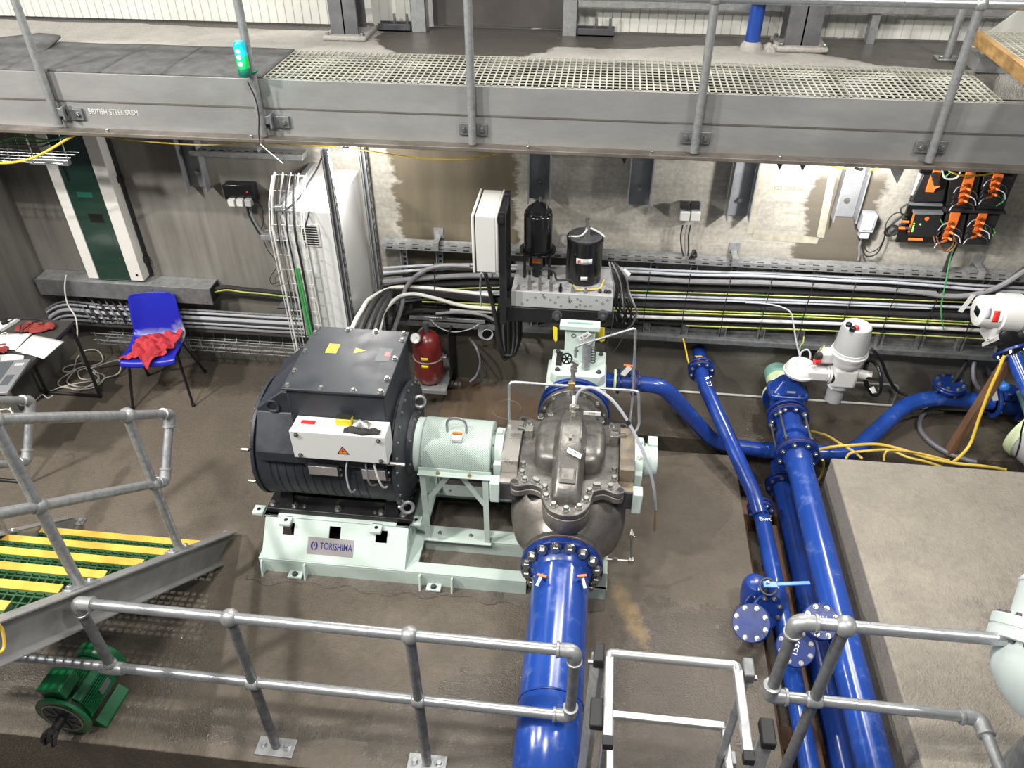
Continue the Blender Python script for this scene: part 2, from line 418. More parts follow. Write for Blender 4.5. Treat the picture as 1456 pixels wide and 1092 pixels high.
# perforated guard metal
nt, n, l, b = nodes_of('perforated'); tc = n.new('ShaderNodeTexCoord')
w = n.new('ShaderNodeTexVoronoi'); w.inputs['Scale'].default_value = 100; w.inputs['Randomness'].default_value = 0
mpp = n.new('ShaderNodeMapping'); mpp.inputs['Rotation'].default_value = (0, 0, .785); l.new(tc.outputs['UV'], mpp.inputs[0]); l.new(mpp.outputs[0], w.inputs['Vector'])
hole = rng(nt, w.outputs['Distance'], .30, .40)
l.new(mixc(nt, hole, (.27, .33, .305), (.50, .61, .56)), b.inputs['Base Color']); b.inputs['Roughness'].default_value = .42
bumpn(nt, b, hole, .4, .003)

# dust on the chair: a pale scuffed patch at the right of the seat and back
m_ = M['blue_plastic']; nt = m_.node_tree; b = nt.nodes['Principled BSDF']; pp = mapping(nt); s_ = sep(nt, pp)
def blob(cx, cy, cz, r):
    q = None
    for i, c in enumerate((cx, cy, cz)):
        d = math_(nt, 'DIVIDE', math_(nt, 'SUBTRACT', s_[i], c), r[i]); d = math_(nt, 'MULTIPLY', d, d); q = d if q is None else math_(nt, 'ADD', q, d)
    return rng(nt, math_(nt, 'ADD', q, rng(nt, nz(nt, pp, 9, 8, .75), .3, .7, -.6, .6)), 1.3, .2)
w_ = math_(nt, 'MAXIMUM', blob(.18, .13, .50, (.13, .09, .08)), math_(nt, 'MULTIPLY', blob(.03, .12, .47, (.22, .07, .035)), .5))
nt.links.new(mixc(nt, math_(nt, 'MULTIPLY', w_, .8), (.012, .018, .36), (.36, .36, .36)), b.inputs['Base Color'])
mat('faint_ink', (.17, .15, .115), .8)
# ------------------------------------------------------------------ the setting
ZU = 2.565                                                  # upper floor level
m = MB()
m.prism([(-6, 1.848, -1.3), (1.137, 1.848, -1.3), (1.137, 4.45, -1.3), (.25, 4.45, -1.3), (.25, 4.61, -1.3), (5.6, 4.61, -1.3), (5.6, 5.18, -1.3), (-6, 5.18, -1.3)], (0, 0, 1.3))
tag(m.build('floor', 'floor_concrete', bev=.006), kind='structure')
m = MB(); m.box(.25, 5.6, .9, 4.61, -.6, -.42); tag(m.build('floor_trench', 'trench_concrete'), kind='structure')
m = MB(); m.box(-6, 4.2, -.4, 1.848, -1.5, -1.3); tag(m.build('floor_pit', 'floor_concrete'), kind='structure')
m = MB(); m.box(1.632, 5.6, .7, 4.0, -.42, .45); tag(m.build('plinth', 'plinth_concrete', bev=.012), kind='structure')
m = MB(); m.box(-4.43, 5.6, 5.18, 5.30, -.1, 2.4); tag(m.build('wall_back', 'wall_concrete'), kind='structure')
m = MB(); m.box(-4.55, -4.43, 4.35, 5.3, -1.3, 2.4); tag(m.build('wall_left', 'side_concrete'), kind='structure')
m = MB(); m.box(-5.2, 5.6, 5.19, 6.4, 2.4, ZU); tag(m.build('floor_upper', 'upper_concrete', bev=.008), kind='structure')
# upper cladding: ribbed sheet with a gap at the floor
def cladding(x0, x1, name):
    m = MB(); P = []; x = x0; k = 0
    while x < x1:
        P += [(x, 0), (x+.050, 0), (x+.053, -.005), (x+.057, -.005), (x+.060, 0)]; x += .062
    poly = [V(px, 5.85-d, ZU+.012) for px, d in P]
    for i in range(len(poly)-1):
        a, b2 = poly[i], poly[i+1]; h = V(0, 0, 1.6)
        m.face([a, b2, b2+h, a+h])
    return tag(m.build(name, 'cladding', thick=.004, smooth=0), kind='structure')
cladding(-5.2, -1.95, 'wall_cladding'); cladding(-1.66, -1.26, 'wall_cladding'); cladding(-.22, 5.6, 'wall_cladding')
m = MB(); m.box(-1.245, -.30, 5.86, 5.90, ZU+.018, 4.2)
for z in (2.95, 3.3): m.box(-1.24, -.30, 5.852, 5.862, z, z+.012)
tag(m.build('door_1', 'door_grey', bev=.003), kind='structure')
m = MB(); m.box(-5.2, 4.2, 5.95, 9, 2.38, 2.5); tag(m.build('ground_outside', 'cladding'), kind='structure')
for nm, x0, x1 in (('trim_1', -1.36, -1.255), ('trim_2', -.315, -.215)):
    m = MB(); m.box(x0, x1, 5.74, 5.745, ZU, 4.2); m.box(x0, x0+.006, 5.74, 5.84, ZU, 4.2); m.box(x1-.006, x1, 5.74, 5.84, ZU, 4.2)
    tag(m.build(nm, 'galv', bev=.002), kind='structure')

# ------------------------------------------------------------------ upper level things
def column(x0, x1, y0, y1, label, fl):
    t = thing('steel_column', ((x0+x1)/2, (y0+y1)/2, ZU), label, 'column')
    m = MB(); m.box(x0, x1, y0, y0+.018, ZU+.03, 4.4); m.box(x0, x1, y1-.018, y1, ZU+.03, 4.4); m.box((x0+x1)/2-.008, (x0+x1)/2+.008, y0, y1, ZU+.03, 4.4)
    m.build('shaft', 'steel_column', t, bev=.003)
    m = MB(); m.box(x0-.05, x1+.06, y0-.05, y1+.05, ZU, ZU+.035); m.build('base_plate', fl, t, bev=.012)
    for x in (x0-.02, x1+.03):
        for y in (y0-.02, y1+.02): bolt(t, (x, y, ZU+.035), (0, 0, 1), .014)
    return t
column(-1.86, -1.67, 5.50, 5.72, 'dark steel column with dusty base plate left of the grey door', 'upper_concrete')
column(1.13, 1.345, 5.53, 5.72, 'grey steel column standing beside the scratched blue post', 'upper_concrete')
t = thing('bollard', (.93, 5.55, ZU), 'scratched blue round post on upper floor, bolted plate at top', 'post')
m = MB(); m.cyl((.93, 5.55, ZU), (.93, 5.55, 2.86), .047, 24); m.build('post', 'blue_scuff', t)
m = MB(); m.cyl((.93, 5.55, 2.86), (.93, 5.55, 2.885), .095, 24); m.build('flange', 'dark_steel', t, bev=.003)
for dx in (-.055, .055): bolt(t, (.93+dx, 5.50, 2.86), (0, 0, -1), .012)
m = MB(); m.lathe((.93, 5.55, ZU), (0, 0, 1), [(0, .075), (.03, .066), (.05, .048)], 20); m.build('collar', 'upper_concrete', t)
# broken fill by the blue post
m = MB()
for k in range(9):
    x, y = 1.02+random.random()*.1, 5.48+random.random()*.12; r = .018+random.random()*.02
    m.lathe((x, y, ZU-.004), (0, 0, 1), [(0, r), (r*.7, r*.8), (r*1.2, r*.3)], 6, a0=k)
tag(m.build('rubble', 'upper_concrete', smooth=0, loc=(1.07, 5.54, ZU)), 'small grey heap of concrete rubble between blue post and steel column', 'rubble', kind='stuff')
# foot brackets beside the door frame
def foot(x0, x1, y, label):
    t = thing('steel_channel', (x0, y, ZU), label, 'channel')
    m = MB(); m.box(x0, x1, y, y+.09, ZU, ZU+.012); m.box(x0, x1, y, y+.008, ZU, ZU+.05); m.box(x0, x1, y+.082, y+.09, ZU, ZU+.05); m.build('channel', 'dark_steel', t, bev=.002)
    for k in (.5, .88):
        m = MB(); m.cyl((x0+(x1-x0)*k, y+.04, ZU), (x0+(x1-x0)*k, y+.04, ZU+.11), .010, 10); m.build('stud', 'zinc', t)
    return t
foot(-.21, .04, 5.75, 'dark steel floor channel with two studs right of the door')
foot(-1.60, -1.37, 5.74, 'dark steel floor channel between left column and door frame')
t = thing('guide_rail', (1.1, 5.745, 2.75), 'galvanised horizontal rail in front of white cladding right of the door', 'rail')
m = MB(); m.box(-.21, 4.0, 5.735, 5.78, 2.752, 2.80); m.build('rail', 'galv', t, bev=.004)
for k in (1.7, 2.9):
    m = MB(); m.box(k, k+.05, 5.75, 5.82, ZU, 2.76); m.build('support', 'galv', t)
t = thing('guardrail', (2.10, 5.44, ZU), 'short galvanised rail post on a bolted foot, far upper floor right', 'guardrail')
m = MB(); m.cyl((2.118, 5.44, ZU), (2.118, 5.44, 3.6), .024, 16); m.build('post', 'galv', t)
m = MB(); m.box(2.05, 2.185, 5.385, 5.49, ZU, ZU+.012); m.build('base_plate', 'galv', t, bev=.003)
for dx in (-.05, .05): bolt(t, (2.118+dx, 5.41, ZU+.012), (0, 0, 1), .011)
t = thing('vent_cowl', (2.29, 5.26, ZU), 'grey domed cowl on upper floor under the timber edged grating', 'cowl')
m = MB()
m.grid(lambda u, v: V(2.20+.19*u, 5.18+.16*(1-cos(v*pi/2))*1.0, ZU+.02+.16*sin(v*pi/2)), 1, 8)
m.box(2.20, 2.39, 5.175, 5.36, ZU, ZU+.09)
m.build('hood', 'duct_grey', t, thick=.004, bev=.006)
m = MB(); m.box(2.195, 2.395, 5.17, 5.365, ZU+.085, ZU+.093); m.build('joint', 'galv', t)
m = MB(); m.prism([(2.32, 5.7, ZU), (2.75, 5.7, ZU), (2.75, 5.7, 2.98)], (0, .02, 0))
tag(m.build('side_panel', 'cladding', loc=(2.5, 5.7, ZU)), 'pale leaning triangular sheet behind the timber edged grating', 'panel')

# gratings
def grating(name, x0, x1, y0, y1, z, matn, label, cat='grating', px=.0385, py=.051, w=.0085, h=.006, group=None):
    m = MB(); nx = max(2, round((x1-x0)/px)); ny = max(2, round((y1-y0)/py))
    for i in range(nx+1):
        x = x0+(x1-x0)*i/nx; m.box(max(x-w/2, x0), min(x+w/2, x1), y0, y1, z-h, z)
    for j in range(ny+1):
        y = y0+(y1-y0)*j/ny; m.box(x0, x1, max(y-w/2, y0), min(y+w/2, y1), z-h, z-.0008)
    return tag(m.build(name, matn, smooth=0, loc=((x0+x1)/2, (y0+y1)/2, z)), label, cat, group)
GZ = 2.578
grating('walkway_grating', -2.005, -.53, 4.589, 5.172, GZ, 'grating_pale', 'pale mesh grating panel on the gantry right of the dark mats', group='pale walkway gratings')
grating('walkway_grating', -.527, 1.352, 4.589, 5.172, GZ, 'grating_pale', 'pale mesh grating panel in the middle of the gantry, long one', group='pale walkway gratings')
grating('walkway_grating', 1.356, 2.155, 4.589, 5.172, GZ, 'grating_pale', 'pale mesh grating panel at the far right end of gantry', group='pale walkway gratings')
def mat_panel(x0, x1, label, curl=0):
    m = MB()
    def f(u, v):
        x = x0+(x1-x0)*u; y = 4.585+.59*v; z = GZ
        if curl: z += .07*max(0, v-.55)**1.4*max(0, 1-abs(u-.85)*1.6)*2.4*curl
        return V(x, y, z+.0015*sin(9*x)*sin(7*y))
    m.grid(f, 12, 12)
    return tag(m.build('rubber_mat', 'mat_dark', thick=.016, loc=((x0+x1)/2, 4.88, GZ)), label, 'mat', 'dark mats on the gantry')
mat_panel(-2.62, -2.01, 'dark dirty mat panel on gantry beside the pale grating')
mat_panel(-3.01, -2.625, 'narrow dark mat panel on gantry, second left of the pale grating')
mat_panel(-3.63, -3.015, 'dark scuffed mat panel on gantry between first and second rail posts')
mat_panel(-4.43, -3.60, 'dark mat at the left end of gantry with a curled up edge', 1)
t = thing('timber_edged_grating', (2.6, 4.9, 2.77), 'raised pale grating with raw timber edge, upper right corner', 'grating')
m = MB(); m.box(2.165, 2.205, 4.2, 5.29, 2.70, 2.775); m.build('timber_edge', 'wood', t, bev=.003)
g = MB()
for i in range(22): g.box(2.21+i*.0415, 2.22+i*.0415, 4.2, 5.29, 2.74, 2.77)
for j in range(27): g.box(2.21, 3.1, 4.2+j*.0415, 4.21+j*.0415, 2.74, 2.769)
g.build('mesh', 'grating_pale', t, smooth=0)
for y in (4.5, 4.95):
    m = MB(); m.box(2.42, 2.48, y, y+.05, 2.58, 2.74); m.build('bearer', 'dark_steel', t)

# the long gantry beam
t = thing('gantry_beam', (0, 4.6, 2.2), 'long grey steel beam carrying the walkway across the back', 'beam')
m = MB(); m.box(-4.40, 4.2, 4.58, 4.60, 2.235, 2.402); m.build('web', 'beam_steel', t)
m = MB(); m.box(-4.43, 4.2, 4.574, 4.586, 2.408, GZ-.004); m.build('upper_plate', 'beam_steel', t, bev=.002)
m = MB(); m.box(-4.43, 4.2, 4.575, 4.59, 2.400, 2.409); m.build('weld_seam', 'flange_steel', t)
m = MB(); m.box(-4.40, 4.2, 4.505, 4.69, 2.212, 2.236); m.build('bottom_flange', 'flange_steel', t, bev=.004)
m = MB(); m.box(-4.43, 4.2, 4.585, 4.69, 2.50, 2.545); m.build('grating_ledge', 'flange_steel', t)
m = MB(); m.box(-4.43, 2.16, 5.06, 5.082, 2.10, 2.548); m.build('grating_dark_backing', 'black_steel', t)  # black sheet added behind the grating so its cells look dark
for x in (-3.0, -2.02, -1.3, -.53, .2, .9, 1.354): m = MB(); m.box(x-.02, x+.02, 4.69, 5.06, 2.49, 2.55); m.build('bearer', 'black_steel', t)
for pxx in (1107, 1140, 885): 
    p = at(pxx-9, 236, Y=4.62); q = at(pxx+9, 236, Y=4.62); 
    m = MB(); m.prism([(p.x, 4.62, 2.213), (q.x, 4.62, 2.213), ((p.x+q.x)/2+.01, 4.62, 2.213-.085)], (0, .006, 0)); m.build('gusset', 'dark_steel', t)
p = at(1262, 238, Y=4.56); q = at(1288, 238, Y=4.56)
m = MB(); m.prism([(p.x, 4.56, 2.213), (q.x, 4.56, 2.213), (q.x-.02, 4.56, 2.10)], (0, .006, 0)); m.build('gusset', 'galv_bright', t)
p = at(362, 202, Y=4.56); q = at(385, 202, Y=4.56)
m = MB(); m.prism([(p.x, 4.56, 2.213), (q.x, 4.56, 2.213), (p.x+.01, 4.56, 2.13)], (0, .006, 0)); m.build('gusset', 'galv_bright', t)
for px_ in (150, 355, 750, 927, 1110):
    q = at(px_, 203+(px_-700)*.04, Y=4.52); bolt(t, (q.x, 4.535, 2.236), (0, 0, 1), .012)
q = at(161, 160, Y=4.578)
text_mesh('BRITISH STEEL SRSM', .046, (q.x, 4.579, q.z), (1, 0, 0), (0, 0, 1), 'white_paint', t, depth=.002, sx=.8)
# its guard rail: posts, fixing plates, top rail
t = thing('walkway_guardrail', (0, 4.54, 2.2), 'galvanised tube guard rail bolted to the face of gantry beam', 'guardrail')
PX = (-3.362, -2.041, -.757, .540, 1.846)
for i, x in enumerate(PX):
    m = MB(); m.cyl((x, 4.535, 2.25 if i else 2.27), (x, 4.535, 3.06), .0235, 20); m.build('post', 'galv', t)
    m = MB(); dx = (.0, .075)[i < 2]
    m.box(x-.085+dx, x+.085+dx, 4.562, 4.579, 2.29, 2.36)
    if i < 2: m.box(x+.06, x+.075, 4.51, 4.565, 2.30, 2.385); m.box(x, x+.075, 4.53, 4.545, 2.32, 2.37)
    p = m.build('fixing_plate', 'galv_dark', t, bev=.003)
    for s in (-.055, .055): bolt(p, (x+s+dx, 4.562, 2.325), (0, -1, 0), .013)
    m = MB(); m.cyl((x, 4.558, 2.325), (x, 4.575, 2.325), .03, 12); m.build('spacer', 'galv_dark', t)
    m = MB(); m.sphere((x, 4.535, 3.07), .036, 10); m.build('ball_joint', 'galv', t)
m = MB(); m.cyl((-4.4, 4.535, 3.07), (4.2, 4.535, 3.07), .0235, 18); m.build('top_rail', 'galv_bright', t)

# wall brackets under the gantry
def wall_bracket(x, z0, label):
    t = thing('channel_bracket', (x, 5.18, z0), label, 'bracket', 'steel channels bolted to the back wall')
    m = MB(); m.box(x-.07, x+.07, 5.168, 5.18, z0, 2.40); m.build('channel_web', 'bracket_steel', t, bev=.002)
    for s in (-1, 1):
        m = MB(); m.prism([(x+s*.07, 5.168, z0+.01), (x+s*.07, 5.168, 2.40), (x+s*.07, 5.09, 2.40), (x+s*.07, 5.09, z0-.01)], (s*.009, 0, 0)); m.build('channel_flange', 'bracket_steel', t)
    m = MB(); m.prism([(x-.04, 5.055, 2.03), (x-.04, 5.055, 2.34), (x-.04, 4.70, 2.34), (x-.04, 4.70, 2.24)], (.014, 0, 0)); m.build('arm', 'bracket_steel', t)
    bolt(t, (x, 5.168, z0+.12), (0, -1, 0), .016)
wall_bracket(-2.885, 1.60, 'steel channel bracket on back wall above the black socket box')
wall_bracket(-.40, 1.63, 'steel channel bracket on back wall behind the black pump motor')
wall_bracket(.285, 1.62, 'steel channel bracket on back wall between black tank and twin sockets')
wall_bracket(.965, 1.57, 'steel channel bracket on back wall left of the taped concrete square')
wall_bracket(1.665, 1.60, 'steel channel bracket on back wall behind the right hand lit bulb')
# tape marks on the wall round the written note
t = thing('taped_note', (1.28, 5.179, 1.75), 'faint tape square on back wall with a written note inside', 'note')
def wallstrip(m, a, b, w):
    p, q = at(*a, Y=5.179), at(*b, Y=5.179); m.bar((p.x, 5.1785, p.z), (q.x, 5.1785, q.z), .0008, w, up=(0, 0, 1) if abs(p.z-q.z) < abs(p.x-q.x) else (1, 0, 0))
mat('tape', (.42, .395, .32), .8, 0, .35, 12)
m = MB(); wallstrip(m, (1086, 240), (1066, 332), .05); wallstrip(m, (1184, 246), (1166, 338), .05); wallstrip(m, (1070, 335.5), (1163, 342), .05); m.build('tape', 'tape', t, smooth=0)
m = MB(); wallstrip(m, (1095, 268), (1152, 271), .06); m.build('patch', 'tape', t, smooth=0)
a, b2 = at(1100, 267, Y=5.179), at(1148, 270, Y=5.179)
text_mesh('Y22 CABINET', .038, ((a.x+b2.x)/2, 5.1775, (a.z+b2.z)/2), (1, 0, 0), (0, 0, 1), 'faint_ink', t, 'writing', .0004)
# ------------------------------------------------------------------ pump set
AY, AZ, PX0 = 3.52, .745, -.06
# base frame
t = thing('pump_base_frame', (-.9, 3.5, 0), 'pale green steel skid with motor pedestal under the pump set', 'skid')
m = MB(); m.box(-1.95, -.27, 3.035, 3.045, .0, .11); m.box(-1.95, -.27, 3.035, 3.115, .11, .125); m.build('front_rail', 'pale_green', t, bev=.002)
m = MB(); m.box(-1.02, .16, 3.32, 3.33, .0, .11); m.box(-1.02, .16, 3.32, 3.42, .11, .125); m.build('inner_rail', 'pale_green', t, bev=.002)
m = MB(); m.box(-1.02, .16, 3.80, 3.81, .0, .11); m.box(-1.02, .16, 3.69, 3.80, .11, .125); m.build('rear_rail', 'pale_green', t, bev=.002)
m = MB(); m.box(-1.95, .20, 4.0, 4.08, .0, .12); m.build('back_rail', 'pale_green', t, bev=.002)
m = MB(); m.box(.12, .215, 3.05, 4.08, .105, .125); m.box(.205, .215, 3.05, 4.08, 0, .105); m.build('end_rail', 'pale_green', t, bev=.002)
m = MB(); m.box(.10, .21, 3.05, 3.06, 0, .25); m.build('end_plate', 'pale_green', t)
m = MB()
for x in (-1.0,): m.box(x-.02, x+.05, 3.05, 3.99, .10, .122)
m.build('cross_rail', 'pale_green', t)
# pedestal: sloped front with three square holes
a0, a1 = V(-1.93, 3.045, .125), V(-1.02, 3.045, .125); b0, b1 = V(-1.93, 3.23, .318), V(-1.02, 3.23, .318)
def onface(u, v): return a0.lerp(a1, u).lerp(b0.lerp(b1, u), v)
m = MB(); us = [0, .130, .210, .455, .535, .780, .860, 1]; vs = [0, .56, .84, 1]
for i in range(7):
    for j in range(3):
        if j == 1 and i in (1, 3, 5): continue
        m.face([onface(us[i], vs[j]), onface(us[i+1], vs[j]), onface(us[i+1], vs[j+1]), onface(us[i], vs[j+1])])
bmesh.ops.remove_doubles(m.b, verts=m.b.verts, dist=1e-4)
m.build('pedestal_front', 'pale_green', t, thick=.012, smooth=0)
m = MB(); m.quadplate([(-1.93, 3.995, .125), (-1.02, 3.995, .125), (-1.02, 3.81, .318), (-1.93, 3.81, .318)], .01); m.build('pedestal_back', 'pale_green', t)
for x in (-1.935, -1.025):
    m = MB(); m.prism([(x, 3.045, .10), (x, 3.995, .10), (x, 3.81, .318), (x, 3.23, .318)], (.01, 0, 0)); m.build('pedestal_side', 'pale_green', t)
m = MB(); m.box(-1.945, -1.01, 3.215, 3.30, .302, .322); m.box(-1.945, -1.01, 3.74, 3.825, .302, .322); m.box(-1.945, -1.85, 3.215, 3.825, .302, .322); m.box(-1.10, -1.01, 3.215, 3.825, .302, .322)
m.build('pedestal_top', 'pale_green', t, bev=.003)
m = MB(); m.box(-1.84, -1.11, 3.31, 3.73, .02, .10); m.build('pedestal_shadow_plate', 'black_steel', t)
for x, y, dx in ((-1.99, 3.26, 0), (-1.79, 3.19, 0), (-1.215, 3.19, 0), (-.985, 3.28, 0)):
    m = MB(); m.box(x-.035, x+.035, y-.035, y+.035, .300, .322); l_ = m.build('jacking_lug', 'pale_green', t, bev=.003)
    m = MB(); m.cyl((x, y, .318), (x, y, .3235), .012, 14); m.build('hole', 'black_steel', l_)
for x in (-1.935, -1.66, -.93, -.73, -.02):
    m = MB(); m.prism([(x, 3.04, .11), (x, 3.04, 0), (x, 2.985, 0), (x, 3.015, .11)], (.01, 0, 0)); m.build('gusset', 'pale_green', t)
for x in (-1.72, -.84):
    m = MB(); m.box(x-.045, x+.045, 2.985, 3.04, .012, .03); f = m.build('foot_lug', 'pale_green', t, bev=.003); bolt(f, (x, 3.008, .03), (0, 0, 1), .015, mat='dark_steel')
for x in (-.86, -.66):
    bolt(t, (x, 3.36, .125), (0, 0, 1), .010)
for x in (-.86, -.4): bolt(t, (x, 3.74, .125), (0, 0, 1), .010)
m = MB(); m.box(-.36, -.33, 3.355, 3.385, .122, .1265); m.build('slot', 'black_steel', t)
# name plate
n0, n1 = onface(.315, .17), onface(.635, .17); up = (onface(.5, 1)-onface(.5, 0)).normalized(); nn = (V(1, 0, 0).cross(up)).normalized()
m = MB(); h = up*.105; off = nn*.0065
m.prism([n0+off, n1+off, n1+off+h, n0+off+h], nn*.002); pl = m.build('name_plate', 'plate_steel', t, smooth=0)
c = (n0+n1)/2+h/2+off+nn*.0022
text_mesh('TORISHIMA', .060, c+V(.036, 0, 0), (1, 0, 0), up, 'logo_blue', pl, 'maker_name', .0006, sx=.66, bold=.0007)
m = MB(); lc = c-V(.103, 0, 0)
for s in (-1, 1):
    P = [lc+V(1, 0, 0)*s*(.006+.016*cos(a))+up*.026*sin(a) for a in [(-pi/2+pi*k/10) for k in range(11)]]
    Q = [lc+V(1, 0, 0)*s*(.004+.008*cos(a))+up*.019*sin(a) for a in [(pi/2-pi*k/10) for k in range(11)]]
    m.face([p+nn*.0006 for p in (P+Q)])
m.prism([lc+V(-.004, 0, 0), lc+V(.004, 0, 0), lc+V(.004, 0, 0)+up*.014, lc+V(-.004, 0, 0)+up*.014], nn*.0008)
m.build('maker_mark', 'logo_blue', pl, thick=.0005, smooth=0)

# grout bed
m = MB(); m.grid(lambda u, v: V(-2.03+2.24*u+(.02*sin(9*v) if u in (0, 1) else 0), 2.955+1.15*v+(.028*sin(13*u)*sin(3+u*29)+.012*sin(u*71))*(1-v), .002), 60, 3)
tag(m.build('grout_bed', 'grout', thick=.008, loc=(-.9, 3.5, 0)), 'rough grey grout bed under the pale green skid', 'grout')

# board on the floor behind the guard
t = thing('plywood_board', (-.8, 4.7, 0), 'brown stained board lying on the floor behind the coupling guard', 'board')
m = MB(); m.prism([at(624, 594, Z=.004), at(770, 640, Z=.004), at(800, 578, Z=.004), at(640, 538, Z=.004)], (0, 0, .016)); m.build('board', 'stained_board', t, bev=.002)
m = MB(); q = at(721, 582, Z=.021); m.torus(q, (0, 0, 1), .115, .004, 40, 4); m.build('ring_mark', 'grout', t)
# motor
MX0, MX1, MR = -1.875, -1.055, .362
MZ = .745
t = thing('electric_motor', (-1.46, AY, .322), 'big dark navy electric motor on the pale green pedestal', 'motor')
m = MB(); m.lathe((MX0, AY, MZ), (1, 0, 0), [(0, MR-.01), (.01, MR), (.085, MR), (.09, MR-.006), (.735, MR-.006), (.74, MR), (.81, MR)], 64)
body = m.build('stator_frame', 'navy_motor', t, smooth=30)
for k in range(11):
    x = MX0+.12+k*.052
    m = MB(); m.lathe((x, AY, MZ), (1, 0, 0), [(0, MR-.007), (0, MR-.0025), (.006, MR-.0025), (.006, MR-.007)], 64, caps=False); m.build('frame_seam', 'navy_motor', body)
m = MB(); m.lathe((MX0-.03, AY, MZ), (1, 0, 0), [(0, .10), (0, .30), (.008, .372), (.03, .372)], 56); m.build('end_shield', 'navy_motor', t, bev=.003)
m = MB(); m.lathe((MX1, AY, MZ), (1, 0, 0), [(0, .39), (.022, .39), (.03, .33), (.035, .20), (.06, .19), (.075, .15)], 56); m.build('drive_end_shield', 'navy_motor', t)
bolt_ring(t, (MX0-.026, AY, MZ), (-1, 0, 0), .352, 28, .0075)
bolt_ring(t, (MX1+.022, AY, MZ), (1, 0, 0), .372, 26, .008)
bolt_ring(t, (MX1+.052, AY, MZ), (1, 0, 0), .19, 8, .008)
m = MB(); m.lathe((MX1+.05, AY, MZ), (1, 0, 0), [(0, .14), (.02, .14), (.035, .11)], 32); m.build('bearing_cap', 'black_steel', t)
# shoulders and terminal box
m = MB(); m.prism([(-1.845, AY-.375, .865), (-1.845, AY-.375, .935), (-1.845, AY-.24, 1.125), (-1.845, AY+.24, 1.125), (-1.845, AY+.375, .935), (-1.845, AY+.375, .865)], (.765, 0, 0))
m.build('air_housing', 'navy_motor', t, bev=.006)
m = MB(); m.box(-1.625, -1.075, AY-.285, AY+.30, .93, 1.335); tb = m.build('terminal_box', 'navy_motor', t, bev=.008)
m = MB(); m.box(-1.64, -1.06, AY-.30, AY+.315, 1.335, 1.352); lid = m.build('terminal_box_lid', 'navy_motor', t, bev=.004)
for x, y in [(-1.615, AY+.05+.19*k) for k in (-1, 0, 1)]+[(-1.085, AY+.05+.17*k) for k in (-1.2, -.1, 1)]+[(-1.61, AY-.275), (-1.42, AY-.278), (-1.24, AY-.278), (-1.09, AY-.275), (-1.61, AY+.29), (-1.43, AY+.29), (-1.26, AY+.29), (-1.09, AY+.29)]:
    bolt(lid, (x, y, 1.352), (0, 0, 1), .0125)
def sticker(x0, x1, y0, y1, z, matn, par, name='sticker'):
    m = MB(); m.box(x0, x1, y0, y1, z, z+.0012); return m.build(name, matn, par, smooth=0)
tag(sticker(-1.50, -1.435, AY+.05, AY+.14, 1.352, 'sticker_yellow', lid), 'plain yellow sticker')
m = MB(); m.prism([(-1.335, AY+.06, 1.352), (-1.27, AY+.095, 1.352), (-1.335, AY+.115, 1.352)], (0, 0, .0012)); m.build('warning_triangle', 'nosing_yellow', lid, smooth=0)
s_ = sticker(-1.195, -1.115, AY+.00, AY+.13, 1.352, 'sticker_grey', lid, 'data_label'); sticker(-1.15, -1.122, AY+.05, AY+.09, 1.3535, 'sticker_red', s_, 'red_mark')
# left lifting hole cheek
m = MB(); m.prism([(-1.845, AY-.235, 1.10), (-1.62, AY-.235, 1.10), (-1.62, AY-.235, 1.27), (-1.68, AY-.235, 1.27), (-1.845, AY-.235, 1.14)], (0, .47, 0)); m.build('lifting_cheek', 'navy_motor', t, bev=.004)
m = MB(); m.torus((-1.745, AY-.237, 1.165), (0, -1, .1), .035, .009, 20, 6); m.build('lifting_eye', 'navy_motor', t)
m = MB(); m.cyl((-1.745, AY-.23, 1.165), (-1.745, AY-.2365, 1.165), .032, 20); m.build('lifting_recess', 'black_rubber', t)
for y, z in ((AY-.33, .90), (AY-.345, .66)):
    m = MB(); m.cyl((MX0-.03, y, z), (MX0-.075, y, z), .012, 10); m.build('stud', 'zinc', t)
m = MB(); m.cyl((MX1-.02, AY-.385, .93), (MX1+.085, AY-.385, .93), .011, 10); m.build('stud', 'zinc', t)
for y, z in ((AY-.335, .53), (AY+.16, .945)):
    m = MB(); m.torus((MX1+.055, y, z), (.25, -.9, .35), .034, .0105, 22, 8); e = m.build('eye_bolt', 'galv_bright', t)
    m = MB(); m.cyl((MX1+.0, y, z), (MX1+.03, y, z), .011, 10); m.build('shank', 'galv_bright', e)
# feet
m = MB(); m.box(-1.925, -1.0, 3.24, 3.80, .323, .362); ft = m.build('foot_plate', 'black_steel', t, bev=.005)
for x in (-1.80, -1.13):
    m = MB(); m.prism([(x-.045, 3.255, .362), (x+.045, 3.255, .362), (x+.035, 3.31, .50), (x-.035, 3.31, .50)], (0, .15, 0)); m.build('foot_rib', 'black_steel', t, bev=.006)
m = MB(); m.box(-1.80, -1.13, 3.30, 3.74, .36, .43); m.build('foot_saddle', 'black_steel', t)
for x, r in ((-1.895, .018), (-1.755, .018), (-1.475, .018), (-1.20, .018), (-1.06, .018), (-1.69, .009), (-1.24, .009)): bolt(ft, (x, 3.275, .362), (0, 0, 1), r)
